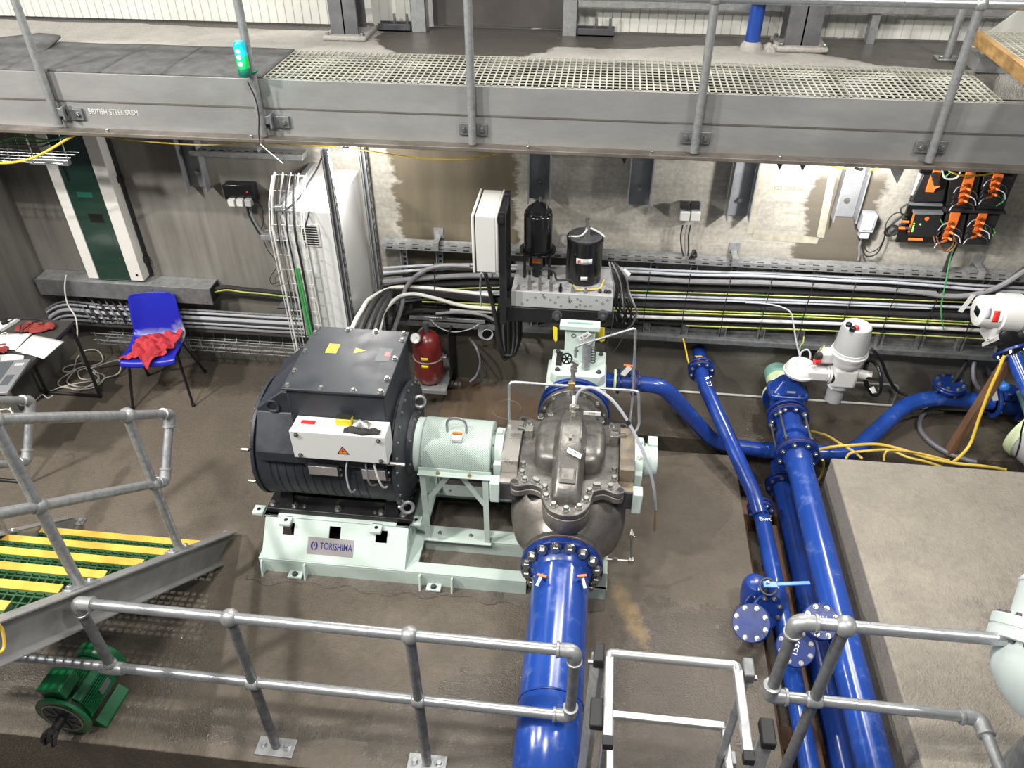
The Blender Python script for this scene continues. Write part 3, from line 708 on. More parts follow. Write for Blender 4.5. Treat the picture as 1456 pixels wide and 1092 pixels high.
# small plates and the white control box
for x0, x1, z0, z1 in ((-1.54, -1.37, .80, .865), (-1.225, -1.09, .795, .87)):
    m = MB(); m.box(x0, x1, AY-.389, AY-.384, z0, z1); m.build('rating_plate', 'plate_steel', t, bev=.001)
    for px_ in (x1+.02,):
        for zz in (z0+.01, z1-.01): m = MB(); m.cyl((px_, AY-.38, zz), (px_, AY-.392, zz), .006, 8); m.build('rivet', 'zinc', t)
m = MB(); m.box(-1.555, -1.36, AY-.384, AY-.37, .79, .88); m.box(-1.235, -1.08, AY-.384, AY-.37, .785, .88); m.build('plate_backing', 'navy_motor', t)
BYf, BYb = AY-.425, AY-.287
m = MB(); m.box(-1.585, -1.055, BYf+.035, BYb, .965, 1.155); wb = m.build('auxiliary_box', 'cabinet_grey', t, bev=.004)
m = MB(); m.box(-1.588, -1.052, BYf, BYf+.033, .962, 1.158); lid2 = m.build('box_lid', 'cabinet_grey', wb, bev=.004)
for x in (-1.55, -1.09):
    for z in (.985, 1.135): bolt(wb, (x, BYf, z), (0, -1, 0), .010, mat='dark_steel', name='screw')
m = MB(); m.prism([(-1.335, BYf-.0005, 1.015), (-1.265, BYf-.0005, 1.015), (-1.30, BYf-.0005, 1.073)], (0, -.001, 0)); m.build('warning_border', 'ink', wb, smooth=0)
m = MB(); m.prism([(-1.325, BYf-.0018, 1.021), (-1.275, BYf-.0018, 1.021), (-1.30, BYf-.0018, 1.063)], (0, -.001, 0)); m.build('warning_triangle', 'sticker_orange', wb, smooth=0)
m = MB(); m.prism([(-1.303, BYf-.003, 1.05), (-1.308, BYf-.003, 1.04), (-1.300, BYf-.003, 1.04), (-1.305, BYf-.003, 1.026), (-1.292, BYf-.003, 1.044), (-1.299, BYf-.003, 1.044)], (0, -.0008, 0)); m.build('bolt_symbol', 'ink', wb, smooth=0)
m = MB(); m.box(-1.545, -1.465, BYf+.07, BYf+.10, 1.155, 1.1565); tag(m.build('red_label', 'sticker_red', wb, smooth=0), 'red label on top of the box')
# cables out of the box
for pts, mt, r in (([(505, 627), (494, 655), (493, 680), (500, 700), (503, 712)], 'lightgrey_cable', .0055), ([(512, 628), (520, 660), (528, 690), (545, 703)], 'grey_cable', .0055), ([(523, 629), (532, 660), (545, 693), (553, 706)], 'white_cable', .0065)):
    P = [at(x, y, Y=AY-.40) for x, y in pts]; P[0].y = AY-.33; P[-1].y = AY-.26; P[0].z += .04
    m = MB(); m.tube(spline(P), r, 8); m.build('cable', mt, t)
m = MB(); m.tube(spline([at(x, y, Y=AY-.405) for x, y in [(460, 622), (466, 636), (478, 640), (490, 632), (497, 624)]]), .006, 8); m.build('cable', 'lightgrey_cable', t)

# things lying on the white box
t = thing('hand_lamp', (-1.30, AY-.36, 1.156), 'small yellow and black block lying on the white motor box', 'lamp')
m = MB(); m.box(-1.345, -1.255, BYf+.075, BYf+.12, 1.156, 1.20); m.build('body', 'sticker_yellow', t, bev=.004)
m = MB(); m.box(-1.343, -1.257, BYf+.078, BYf+.117, 1.2, 1.206); m.build('top', 'black_rubber', t, bev=.002)
t = thing('oily_rag', (-1.19, AY-.38, 1.156), 'dark oily rag lying over the front edge of the white motor box', 'rag')
m = MB()
def rag(u, v):
    x = -1.285+.20*u; y = BYf+.02+.045*v+.006*sin(9*u); w = (1-abs(2*u-.85)*.55)
    return V(x, y-.01, 1.162+.020*max(0, w)*sin(pi*v)+.005*sin(21*u+4*v)+.004*sin(13*v*u))
m.grid(rag, 18, 8); m.build('cloth', 'bottle_rag', t, thick=.008, sub=1)
m = MB()
def rag2(u, v): return V(-1.25+.09*u, BYf+.055+.055*v, 1.165+.035*sin(pi*u)*sin(pi*v)+.005*sin(17*u))
m.grid(rag2, 10, 8); tag(m.build('tissue', 'alu', t, thick=.006, sub=1), 'pale crumpled wipe')

# coupling guard
t = thing('coupling_guard', (-.73, AY, .12), 'pale green perforated coupling guard on legs between motor and pump', 'guard')
G0, G1, GR = -.94, -.525, .178
GZc = .735
b = bmesh.new(); uvl = b.loops.layers.uv.new('uv'); prof = []
for k in range(25):
    a = pi*k/24; prof.append((AY-GR*cos(a), GZc+GR*sin(a), a*GR))
prof = [(AY-GR, GZc-.035, -.035)]+prof+[(AY+GR, GZc-.035, pi*GR+.035)]
for i in range(len(prof)-1):
    p, q = prof[i], prof[i+1]
    f = b.faces.new([b.verts.new(v) for v in ((G0, p[0], p[1]), (G1, p[0], p[1]), (G1, q[0], q[1]), (G0, q[0], q[1]))])
    for lp, (x, s) in zip(f.loops, ((G0, p[2]), (G1, p[2]), (G1, q[2]), (G0, q[2]))): lp[uvl].uv = (x, s)
bmesh.ops.remove_doubles(b, verts=b.verts, dist=1e-5)
m = MB(); m.b.free(); m.b = b; m.build('perforated_cover', 'perforated', t)
for x in (G1-.004, G0):
    m = MB(); m.prism([(x, p[0], p[1]) for p in prof], (.005, 0, 0)); m.build('end_plate', 'pale_green', t)
for s in (-1, 1):
    m = MB(); y = AY+s*(GR+.003); m.box(G0-.012, G1+.012, min(y, y+s*.045), max(y, y+s*.045), .695, .703); m.box(G0-.012, G1+.012, min(y, y+s*.006), max(y, y+s*.006), .703, .725)
    r = m.build('support_rail', 'pale_green', t, bev=.002)
    for x in (-.83, -.64): bolt(r, (x, y+s*.024, .703), (0, 0, 1), .010, mat='brass')
    for x in (-.925, -.545):
        m = MB(); m.bar((x, y+s*.012, .125), (x, y+s*.012, .695), .035, .006, up=(1, 0, 0)); m.bar((x, y+s*.03, .125), (x, y+s*.03, .695), .006, .035, up=(1, 0, 0)); m.build('leg', 'pale_green', t)
    for x0, x1 in ((-.915, -.76), (-.555, -.70)):
        m = MB(); m.bar((x0, y+s*.01, .45), (x1, y+s*.01, .695), .006, .032, up=(0, 0, 1)); m.build('brace', 'pale_green', t)
    m = MB(); m.box(-.95, -.52, min(y-.01, y+s*.05), max(y-.01, y+s*.05), .125, .131); m.build('leg_foot', 'pale_green', t)
m = MB(); m.lathe((G0-.052, AY, GZc+.005), (1, 0, 0), [(0, .15), (.002, .165), (.052, .165)], 40, caps=False); cl = m.build('collar', 'pale_green', t, thick=.006)
m = MB()
m.grid(lambda u, v: V(G0-.042+.024*u, AY-.1665*cos(-.35+1.0*v), GZc+.005+.1665*sin(-.35+1.0*v)), 1, 10); m.build('label_strip', 'sticker_white', cl, thick=.001)
m = MB(); m.tube(arc([(-.79, AY-.05, .885), (-.79, AY-.05, 1.01), (-.675, AY-.05, 1.01), (-.675, AY-.05, .885)], .055), .0085, 8); m.build('handle', 'galv_bright', t)
m = MB(); m.box(-.755, -.695, AY-.115, AY-.075, .878, .905); tag(m.build('white_tag', 'sticker_white', t, bev=.002), 'white and orange tag by the handle')
m = MB(); m.box(-.757, -.70, AY-.07, AY-.055, .895, .912); m.build('orange_tag', 'sticker_orange', t, bev=.002)

# the split case pump
t = thing('split_case_pump', (PX0, AY, .1), 'bare cast metal split case pump with bolted top half', 'pump')
m = MB(); R = []
def sup(y, hw, z0, z1, e, cx=PX0+.012, n=40):
    zc, hh = (z0+z1)/2, (z1-z0)/2; out = []
    for k in range(n):
        a = 2*pi*k/n; c, s = cos(a), sin(a)
        out.append(V(cx+hw*math.copysign(abs(c)**(2/e), c), y, zc+hh*math.copysign(abs(s)**(2/e), s)))
    return out
for y, hw, z0, z1, e, cx in ((3.02, .175, .185, .535, 2, PX0), (3.09, .185, .175, .55, 2, PX0), (3.15, .245, .15, .60, 2.2, PX0), (3.22, .315, .13, .66, 2.6, PX0+.01), (3.32, .345, .12, .715, 3, PX0+.012), (3.45, .352, .12, .735, 3, PX0+.012), (3.60, .352, .13, .735, 3, PX0+.012), (3.73, .33, .2, .735, 2.6, PX0+.012), (3.86, .26, .3, .735, 2.2, PX0), (3.98, .2, .38, .76, 2, PX0), (4.08, .19, .38, .76, 2, PX0)):
    R.append(sup(y, hw, z0, z1, e, cx))
m.rings(R); m.build('lower_casing', 'cast_steel_low', t, smooth=60)
m = MB(); m.box(PX0-.22, PX0+.22, 3.40, 3.50, .11, .3); m.box(PX0-.22, PX0+.22, 3.60, 3.70, .11, .3); m.build('casing_foot', 'cast_steel_low', t)
# split flange outline, front and back, at the height of the shaft
OUT = [(-.355, 3.42), (-.352, 3.28), (-.385, 3.235), (-.375, 3.195), (-.335, 3.185), (-.27, 3.205), (-.215, 3.19), (-.195, 3.14), (-.187, 3.085), (-.155, 3.03), (-.105, 2.998), (-.055, 2.988), (0, 2.998), (.045, 3.03), (.075, 3.085), (.083, 3.14), (.10, 3.19), (.155, 3.21), (.215, 3.185), (.255, 3.195), (.262, 3.235), (.232, 3.28), (.235, 3.42),
       (.235, 3.60), (.235, 3.70), (.275, 3.745), (.262, 3.795), (.21, 3.80), (.15, 3.77), (.10, 3.80), (.075, 3.88), (0, 3.95), (-.11, 3.95), (-.19, 3.88), (-.215, 3.80), (-.27, 3.77), (-.33, 3.80), (-.385, 3.79), (-.39, 3.745), (-.355, 3.70), (-.355, 3.60)]
out = spline([V(x, y, 0) for x, y in OUT+OUT[:1]], 4)[:-1]
m = MB(); m.prism([V(p.x, p.y, .70) for p in out], (0, 0, .04)); m.build('lower_flange', 'cast_steel_low', t, bev=.004)
m = MB(); m.prism([V(p.x, p.y, .745) for p in out], (0, 0, .038)); up_f = m.build('upper_flange', 'cast_steel', t, bev=.006)
# deep front lip of the lower casing
lip = [p for p in out if p.y < 3.2 and -.2 < p.x < .09]
m = MB(); m.rings([[V(p.x, p.y, .70) for p in lip]+[V(.08, 3.25, .70), V(-.19, 3.25, .70)], [V(PX0+(p.x-PX0)*.97, 3.2+(p.y-3.2)*.96, .63) for p in lip]+[V(.08, 3.25, .63), V(-.19, 3.25, .63)], [V(PX0+(p.x-PX0)*.72, 3.2+(p.y-3.2)*.72, .55) for p in lip]+[V(.06, 3.25, .55), V(-.17, 3.25, .55)]]); m.build('lower_lip', 'cast_steel_low', t, smooth=50)
ZF = .783
for s, (ex, ey) in enumerate(((-.362, 3.217), (.243, 3.215), (.255, 3.772), (-.365, 3.772))):
    m = MB(); m.cyl((ex, ey, ZF-.002), (ex, ey, ZF+.001), .017, 16); m.build('ear_hole', 'black_steel', t)
    m = MB(); m.torus((ex, ey, ZF), (0, 0, 1), .022, .005, 20, 6); m.build('ear_rim', 'cast_steel', t)
for x, y in ((-.325, 3.36), (-.325, 3.29), (-.305, 3.235), (-.245, 3.235), (-.232, 3.225), (-.185, 3.185), (-.172, 3.115), (-.125, 3.055), (-.055, 3.030), (.015, 3.055), (.052, 3.115), (.068, 3.185), (.10, 3.230), (.118, 3.232), (.185, 3.232), (.205, 3.30), (.205, 3.37), (.205, 3.64), (.205, 3.71), (.185, 3.76), (.12, 3.80), (-.325, 3.66), (-.325, 3.73), (-.26, 3.80), (-.20, 3.84)):
    bolt(t, (x, y, ZF), (0, 0, 1), .0165, h=.022)
# volute ridge
def ridge(y, hw, z): # hexagonal top
    return [V(PX0-hw, y, ZF-.01), V(PX0-hw, y, ZF+(z-ZF)*.62), V(PX0-hw*.66, y, z), V(PX0+hw*.66, y, z), V(PX0+hw, y, ZF+(z-ZF)*.62), V(PX0+hw, y, ZF-.01)]
m = MB(); m.rings([ridge(*r) for r in ((3.072, .066, .80), (3.085, .078, .835), (3.15, .084, .885), (3.25, .090, .935), (3.36, .094, .975), (3.48, .094, .998), (3.58, .088, .995), (3.67, .076, .955), (3.74, .066, .905), (3.82, .060, .80))])
m.build('volute_ridge', 'cast_steel', t, bev=.016, smooth=60, seg=3)
# suction domes each side
for s in (-1, 1):
    def dome(u, v):
        a = pi*u; b2 = pi/2*v
        e = .5
        cc = lambda w: math.copysign(abs(w)**e, w)
        return V(PX0+s*(.05+.155*cc(cos(b2))*1.0 if False else .02+.19*cc(sin(a)) * cc(cos(b2))), 3.525+.215*cc(cos(a))*cc(cos(b2)), ZF+.128*cc(sin(b2)))
    m = MB(); m.grid(dome, 18, 10); m.build('suction_dome', 'cast_steel', t, smooth=60)
    m = MB(); m.prism([(PX0+s*.06, 3.63, ZF+.10), (PX0+s*.17, 3.63, ZF+.10), (PX0+s*.19, 3.72, ZF), (PX0+s*.05, 3.80, ZF), (PX0+s*.05, 3.74, ZF+.13)], (0, .012, .0)); m.build('rib', 'cast_steel', t, bev=.004)
# cast plate on the ridge front and maker dots
m = MB()
P = lambda u, y, o=.0: V(PX0+u, y, .885+(y-3.15)*.5+o)
m.quadplate([P(-.045, 3.135, .004), P(.045, 3.135, .004), P(.045, 3.225, .004), P(-.045, 3.225, .004)], .010); pf = m.build('cast_pad', 'cast_steel', t, bev=.003)
m = MB(); m.quadplate([P(-.033, 3.15, .016), P(.033, 3.15, .016), P(.033, 3.205, .016), P(-.033, 3.205, .016)], .003); m.build('cast_plate', 'machined', pf)
m = MB(); m.quadplate([V(-.075, 3.30, .966), V(.005, 3.268, .950), V(.012, 3.295, .962), V(-.068, 3.328, .978)], .003); tg = m.build('tag', 'sticker_white', t); tg['label'] = 'small white tag on a tie'
text_mesh('E M4', .02, (-.032, 3.297, .9695), (.08, -.032, -.016), (.012, .03, .014), 'ink', tg, 'tag_text', .0004)
m = MB(); m.box(PX0-.008, PX0+.008, 3.39, 3.42, .985, .995); m.build('cast_mark', 'machined', t)
# flanges
m = MB(); m.lathe((PX0, 3.012, .362), (0, 1, 0), [(0, .232), (.038, .232)], 56); m.build('inlet_flange', 'cast_steel', t, bev=.005)
m = MB(); m.lathe((PX0, 4.07, .57), (0, 1, 0), [(0, .232), (.035, .232)], 56); m.build('outlet_flange', 'cast_steel', t, bev=.005)
m = MB(); m.lathe((PX0, 3.90, .60), (0, 1, .0), [(0, .20), (.1, .175), (.18, .172)], 40); m.build('outlet_neck', 'cast_steel', t)
bolt_ring(t, (PX0, 3.05, .362), (0, 1, 0), .205, 16, .015, a0=.2, only=lambda d: d.z > .1)
bolt_ring(t, (PX0, 4.07, .57), (0, -1, 0), .205, 12, .015, a0=.2)
# bearing brackets and housings
for s, xa, xb, nm in ((-1, -.355, -.455, ''), (1, .235, .32, '')):
    x0, x1 = min(xa, xb), max(xa, xb)
    m = MB(); m.box(x0, x1, 3.245, 3.80, .60, .735); m.build('bearing_bracket', 'dark_steel', t, bev=.006)
    m = MB(); m.box(x0, x1, 3.25, 3.795, .735, .742); m.box(x0, x1, 3.33, 3.70, .742, .835); m.build('bracket_cap', 'oxide_edge' if s > 0 else 'machined', t, bev=.006)
    # housing
    prof = [(0, .13), (.05, .13), (.055, .10), (.10, .095), (.105, .075)] if s < 0 else [(0, .13), (.05, .13), (.055, .10), (.135, .092), (.14, .06)]
    m = MB(); m.lathe((xb, AY, AZ+.005), (s, 0, 0), prof, 40); h = m.build('bearing_housing', 'pale_green', t, bev=.004, smooth=40)
    xc = xb+s*.025
    m = MB(); m.box(xc-.018, xc+.018, AY-.018, AY+.018, AZ+.12, AZ+.155); m.build('grease_cap', 'pale_green', h, bev=.008)
    m = MB(); m.box(xc-.024, xc+.024, AY-.165, AY-.105, AZ-.06, AZ+.03); m.build('clamp_lug', 'pale_green', h, bev=.006)
    m = MB(); m.box(xc-.028, xc+.028, AY-.295, AY-.22, .59, .745); m.box(xc-.02, xc+.02, AY-.22, AY-.11, .60, .66); m.build('foot', 'pale_green', h, bev=.006)
    for a in (.6, 2.2, 1.4): bolt(h, (xb+s*.05, AY+.112*cos(a), AZ+.112*sin(a)), (s, 0, 0), .009)
    bolt(h, (xc, AY-.09, AZ+.10), (0, -.6, .8), .010)
m = MB(); m.box(.40, .455, AY+.02, AY+.10, AZ+.05, AZ+.11); m.build('sensor_block', 'pale_green', t, bev=.004)
m = MB(); m.cyl((-.56, AY, AZ), (-.44, AY, AZ), .035, 20); m.build('shaft', 'machined', t)
# vent cock on the ridge back, with tag
vx = PX0+.008
m = MB(); m.cyl((vx, 3.60, .985), (vx, 3.60, 1.03), .024, 6); m.cyl((vx, 3.60, 1.03), (vx, 3.60, 1.07), .015, 12); m.box(vx-.028, vx+.028, 3.585, 3.615, 1.045, 1.062); vc = m.build('vent_cock', 'machined', t, bev=.003)
m = MB(); m.cyl((vx, 3.62, 1.05), (vx, 3.66, 1.085), .017, 8); m.build('vent_elbow', 'zinc', vc)
m = MB(); m.box(.005, .105, 3.585, 3.590, 1.012, 1.036); tg = m.build('tag', 'sticker_white', t); text_mesh('5.002', .018, (.055, 3.5845, 1.024), (1, 0, 0), (0, 0, 1), 'ink', tg, 'tag_text', .0004)
for s, xx in ((-1, -.34), (1, .225)):
    m = MB(); m.box(min(xx, xx-s*.05), max(xx, xx-s*.05), 3.60, 3.65, ZF, ZF+.06); m.build('seal_port', 'machined', t, bev=.003)
    m = MB(); m.cyl((xx-s*.01, 3.62, ZF+.045), (xx+s*.045, 3.62, ZF+.06), .016, 8); m.build('seal_fitting', 'zinc', t)
# seal water tubes
def pxtube(pts, r, mat, parent, name, rad=.03, n=10, **k):
    m = MB(); m.tube(arc([at(x, y, **kk) if isinstance(kk, dict) else at(x, y, Y=kk) for x, y, kk in pts], rad), r, n); return m.build(name, mat, parent)
st = thing('seal_water_tubing', (PX0, 3.7, .85), 'bent stainless tubing around the top of the cast pump', 'tubing')
pxtube([(744, 630, 3.63), (724, 605, 3.66), (724, 543, 3.70), (812, 549, 3.74), (908, 556, 3.74), (909, 606, 3.68), (889, 634, 3.64)], .0088, 'galv_bright', st, 'loop_tube', .035)
pxtube([(818, 508, 3.78), (819, 492, 3.78), (904, 466, 3.80), (900, 560, 3.80), (893, 628, 3.72)], .0075, 'galv_bright', st, 'riser_tube', .03)
a = at(815, 520, Y=3.76); b_ = at(815, 560, Y=3.74)
m = MB(); m.cyl(b_, a, .014, 8); m.build('riser_valve', 'machined', st)
m = MB(); c = at(813, 547, Y=3.74); m.box(c.x-.02, c.x+.02, c.y-.015, c.y+.015, c.z-.025, c.z+.02); m.build('tee', 'brass', st, bev=.003)
m = MB(); c = at(816, 525, Y=3.76); m.box(c.x-.02, c.x+.02, c.y-.015, c.y+.015, c.z-.012, c.z+.012); m.build('valve_body', 'zinc', st, bev=.003)
m = MB(); m.cyl(at(812, 513, Y=3.76), at(822, 519, Y=3.76), .013, 8); m.build('union', 'zinc', st)
m = MB(); c = at(806, 510, Y=3.76); m.torus(c, (0.1, -.8, .6), .030, .005, 20, 6)
for k in range(3): d = V(cos(k*pi/3), sin(k*pi/3)*.6, sin(k*pi/3)*.8)*.030; m.bar(c-d, c+d, .006, .006)
m.build('hand_wheel', 'black_gloss', st)
# air hose hanging over the right bearing
h = thing('vent_hose', (.3, 3.6, .8), 'grey flexible hose arching from pump vent and hanging at the right', 'hose')
P = [at(x, y, Y=k) for x, y, k in [(818, 587, 3.62), (819, 568, 3.64), (826, 555, 3.64), (842, 551, 3.62), (862, 562, 3.58), (880, 580, 3.55), (900, 612, 3.50), (918, 652, 3.42), (929, 690, 3.38), (932, 725, 3.38)]]
m = MB(); m.tube(spline(P, 6), .0095, 10); m.build('hose', 'lightgrey_cable', h)
m = MB(); m.tube([at(932, 722, Y=3.38), at(931, 755, Y=3.38)], .0065, 8); m.build('hose_end', 'brass', h)
for a, b_ in (((892, 598), (895, 603)), ((897, 607), (900, 612))):
    m = MB(); m.cyl(at(*a, Y=3.515), at(*b_, Y=3.51), .0115, 10); m.build('hose_band', 'black_rubber', h)
# drain cock to the right of the inlet flange
d = thing('drain_cock', (.2, 3.1, 0), 'little stainless drain cock sticking out right of the inlet flange', 'valve')
p0, p1, p2 = at(862, 795, Y=3.06), at(897, 797, Y=3.06), at(898, 762, Y=3.06)
m = MB(); m.cyl(p0, p1, .007, 10); m.build('pipe', 'machined', d)
m = MB(); q = at(874, 795, Y=3.06); m.lathe(q-V(.016, 0, 0), (1, 0, 0), [(0, .013), (.032, .013)], 6); m.build('union', 'zinc', d)
m = MB(); m.box(p1.x-.017, p1.x+.017, p1.y-.015, p1.y+.015, p1.z-.018, p1.z+.018); m.build('elbow', 'zinc', d, bev=.003)
m = MB(); m.cyl(p1, p2, .007, 10); m.build('riser', 'zinc', d)
m = MB(); m.box(p2.x-.011, p2.x+.011, p2.y-.012, p2.y+.012, p2.z-.03, p2.z+.02); m.cyl(p2, p2+V(.03, 0, -.01), .005, 8); m.build('cock_body', 'zinc', d, bev=.003)
m = MB(); m.cyl(p2+V(0, 0, .02), p2+V(-.004, 0, .055), .009, 8, .003); m.build('spout', 'white_cable', d)
# ------------------------------------------------------------------ big inlet pipe towards the camera
t = thing('inlet_pipe', (PX0, 2.4, .36), 'fat blue steel pipe running from pump inlet flange to the front', 'pipe')
PR = .160; Zp = .362
ca, cb = at(797, 850, Z=Zp), at(783, 1060, Z=Zp)
m = MB(); m.cyl((PX0, 2.97, Zp), (PX0-.0, 2.115, Zp), PR, 56); m.build('straight', 'blue_scuff', t)
m = MB(); P = [V(PX0, 2.115, Zp)]
for k in range(1, 13): a = radians(75)*k/12; P.append(V(PX0, 2.115-.48*sin(a), Zp-.48*(1-cos(a))))
m.tube(P, PR, 56); m.build('elbow', 'blue_scuff', t)
m = MB(); m.torus((PX0, 2.115, Zp), (0, 1, 0), PR-.001, .005, 56, 6); m.build('weld', 'blue_paint', t)
m = MB(); m.lathe((PX0, 2.955, Zp), (0, 1, 0), [(0, .17), (.0, .238), (.046, .238)], 64); f = m.build('flange', 'blue_flange', t, bev=.006)
m = MB(); m.lathe((PX0, 2.90, Zp), (0, 1, 0), [(0, PR), (.02, PR+.012), (.055, PR+.022)], 56); m.build('flange_hub', 'blue_paint', t)
m = MB(); m.lathe((PX0, 3.002, Zp), (0, 1, 0), [(0, .228), (.008, .228)], 56); m.build('gasket', 'gasket', t)
bolt_ring(f, (PX0, 2.955, Zp), (0, -1, 0), .205, 16, .0255, a0=pi/16)
for x, yy in ((776, 824), (822, 824)):
    p = at(x, yy, Z=Zp+.14); r = (p-V(PX0, p.y, Zp)); r.y = 0; r.normalize(); p = V(PX0, p.y, Zp)+r*PR
    m = MB(); m.cyl(p, p+r*.025, .014, 10); tp = m.build('tapping', 'blue_paint', t)
    m = MB(); m.lathe(p+r*.02, r, [(0, .013), (.022, .013)], 6); m.build('cock', 'zinc', tp)
    m = MB(); s = 1 if x > 800 else -1; m.bar(p+r*.045+V(-.025, 0, -.0), p+r*.045+V(.025, .012*s, 0), .014, .004); m.build('lever', 'orange_plastic', tp)
    m = MB(); m.bar(p+r*.035+V(s*.01, -.005, 0), p+r*.02+V(s*.035, -.06, 0), .016, .003); m.build('paper_tag', 'sticker_white', tp)
m = MB(); m.tube(spline([at(x, y, Y=2.93) for x, y in [(783, 768), (790, 778), (782, 792), (770, 796)]]), .0022, 6); m.build('bond_wire', 'black_cable', t)
m = MB(); m.tube(spline([at(x, y, Y=2.93) for x, y in [(827, 768), (835, 780), (838, 800), (832, 818), (822, 822)]]), .0022, 6); m.build('bond_wire', 'black_cable', t)
# ------------------------------------------------------------------ key clamp handrails
TR = .0242
def rail_tube(pts, parent, name='rail', mt='galv_bright', r=TR): 
    m = MB(); m.tube(pts, r, 18); return m.build(name, mt, parent)
def clamp(p, ax, parent, r=.034, L=.055, name='clamp', mt='galv'):
    a = V(ax).normalized(); m = MB(); m.lathe(V(p)-a*L/2, a, [(0, TR+.003), (.006, r-.003), (L*.5, r), (L-.006, r-.003), (L, TR+.003)], 20); o = m.build(name, mt, parent); return o
def ball(p, parent, r=.041):
    m = MB(); m.sphere(p, r, 12); return m.build('ball_joint', 'galv', parent)
def elbow(a, b, c, parent, r=.032):
    """fitting that turns from a-b to b-c"""
    a, b, c = V(a), V(b), V(c); p = b+(a-b).normalized()*.07; q = b+(c-b).normalized()*.07
    m = MB(); m.tube(arc([p, b, q], .05, 8), [r*.93]+[r]*(8+1)+[r*.93], 18); o = m.build('elbow', 'galv', parent)
    for e, d in ((p, (a-b)), (q, (c-b))):
        m = MB(); d.normalize(); m.lathe(e-d*.006, d, [(0, r), (.002, r+.003), (.012, r+.003), (.014, r)], 18); m.build('collar', 'galv', o)
    return o
def base_plate(x, y, parent, z=0):
    m = MB(); m.box(x-.10, x+.10, y-.055, y+.045, z, z+.008); p = m.build('base_plate', 'galv', parent, bev=.003)
    for s in (-.062, .062): bolt(p, (x+s, y, z+.008), (0, 0, 1), .016, mat='galv_bright')
YR = 1.94
t = thing('handrail', (-1.07, YR, 0), 'galvanised tube handrail with two rails across the front edge, bottom left', 'handrail')
ZT, ZM = 1.098, .592
rail_tube([(-2.11, YR, ZT), (.0, YR, ZT)], t, 'top_rail'); rail_tube([(-3.4, YR, ZM+.012), (.0, YR, ZM)], t, 'mid_rail')
for x in (-1.464, -.668):
    rail_tube([(x, YR, 0.0), (x, YR, ZT)], t, 'post', 'galv_dark'); ball((x, YR, ZT), t); clamp((x, YR, ZM), (1, 0, 0), t, .036, .062); base_plate(x, YR, t)
rail_tube([(-2.168, YR, ZM), (-2.168, YR, ZT-.04)], t, 'post', 'galv_dark')
elbow((-1.5, YR, ZT), (-2.168, YR, ZT), (-2.168, YR, ZM), t)
clamp((-2.168, YR, ZM), (1, 0, 0), t, .034, .12, 'tee_clamp'); clamp((-2.168, YR, ZM+.04), (0, 0, 1), t, .032, .03, 'tee_clamp')
rail_tube([(.035, YR, ZM), (.035, YR, ZT)], t, 'end_post', 'galv_dark')
elbow((-1, YR, ZT), (.035, YR, ZT), (.035, YR, ZM), t); elbow((-1, YR, ZM), (.035, YR, ZM), (.035, YR, ZT), t)
# right hand rail
t = thing('handrail', (1.045, YR, 0), 'galvanised handrail with looped end above the blue pipes, bottom right', 'handrail')
ZT, ZM = 1.43, .92
rail_tube([(.92, YR, ZT), (1.76, YR, ZT+.01)], t, 'top_rail'); rail_tube([(1.83, YR-.06, ZT+.01), (1.85, .9, ZT)], t, 'return_rail', 'galv'); elbow((1, YR, ZT+.01), (1.828, YR, ZT+.01), (1.85, .9, ZT), t, .033); rail_tube([(.90, YR, ZM), (1.64, YR, ZM-.01)], t, 'mid_rail')
rail_tube([(1.045, YR, 0), (1.045, YR, ZT)], t, 'post', 'galv_dark'); ball((1.045, YR, ZT), t, .043); clamp((1.045, YR, ZM), (1, 0, 0), t, .036, .065); base_plate(1.035, YR, t)
rail_tube([(.862, YR, ZM), (.866, YR, ZT)], t, 'end_post', 'galv_dark')
elbow((2, YR, ZT), (.866, YR, ZT), (.862, YR, ZM), t, .034); elbow((2, YR, ZM), (.858, YR, ZM), (.866, YR, ZT), t, .034)
rail_tube([(1.715, YR-.06, ZM-.012), (1.735, .9, ZM-.03)], t, 'return_rail', 'galv')
elbow((1, YR, ZM-.01), (1.71, YR, ZM-.012), (1.735, .9, ZM-.03), t, .033)

# ------------------------------------------------------------------ stair
SX = -2.27; SXL = -3.34
t = thing('stair', (-2.8, 2.6, 0), 'steel stair with green mesh treads and yellow nosings going up to lower left', 'stair')
SL = -.803
def st(y): return 1.327+(y-1.694)*SL          # top line of the stringer
for x, s in ((SX, 1), (SXL, -1)):
    y0, y1 = .55, 3.285
    m = MB(); m.prism([(x, y0, st(y0)), (x, y1, st(y1)), (x, y1+.015, 0), (x, y1-.22, 0), (x, y0, st(y0)-.235)], (s*.008, 0, 0)); m.build('stringer_web', 'beam_steel', t)
    m = MB(); m.bar((x+s*.033, y0, st(y0)), (x+s*.033, y1, st(y1)), .066, .010, up=(0, 0, 1)); m.build('stringer_flange', 'beam_steel', t, bev=.002)
    m = MB(); m.bar((x+s*.033, y0, st(y0)-.228), (x+s*.033, y1-.24, st(y1-.24)-.228), .066, .010, up=(0, 0, 1)); m.build('stringer_flange', 'beam_steel', t, bev=.002)
    m = MB(); m.box(x-.05*(s > 0)-.0, x+.05*(s < 0)+.0, y1-.02, y1+.04, 0, .008); f = m.build('foot_cleat', 'bracket_steel', t); bolt(f, (x-s*.03, y1+.012, .008), (0, 0, 1), .014, mat='galv')
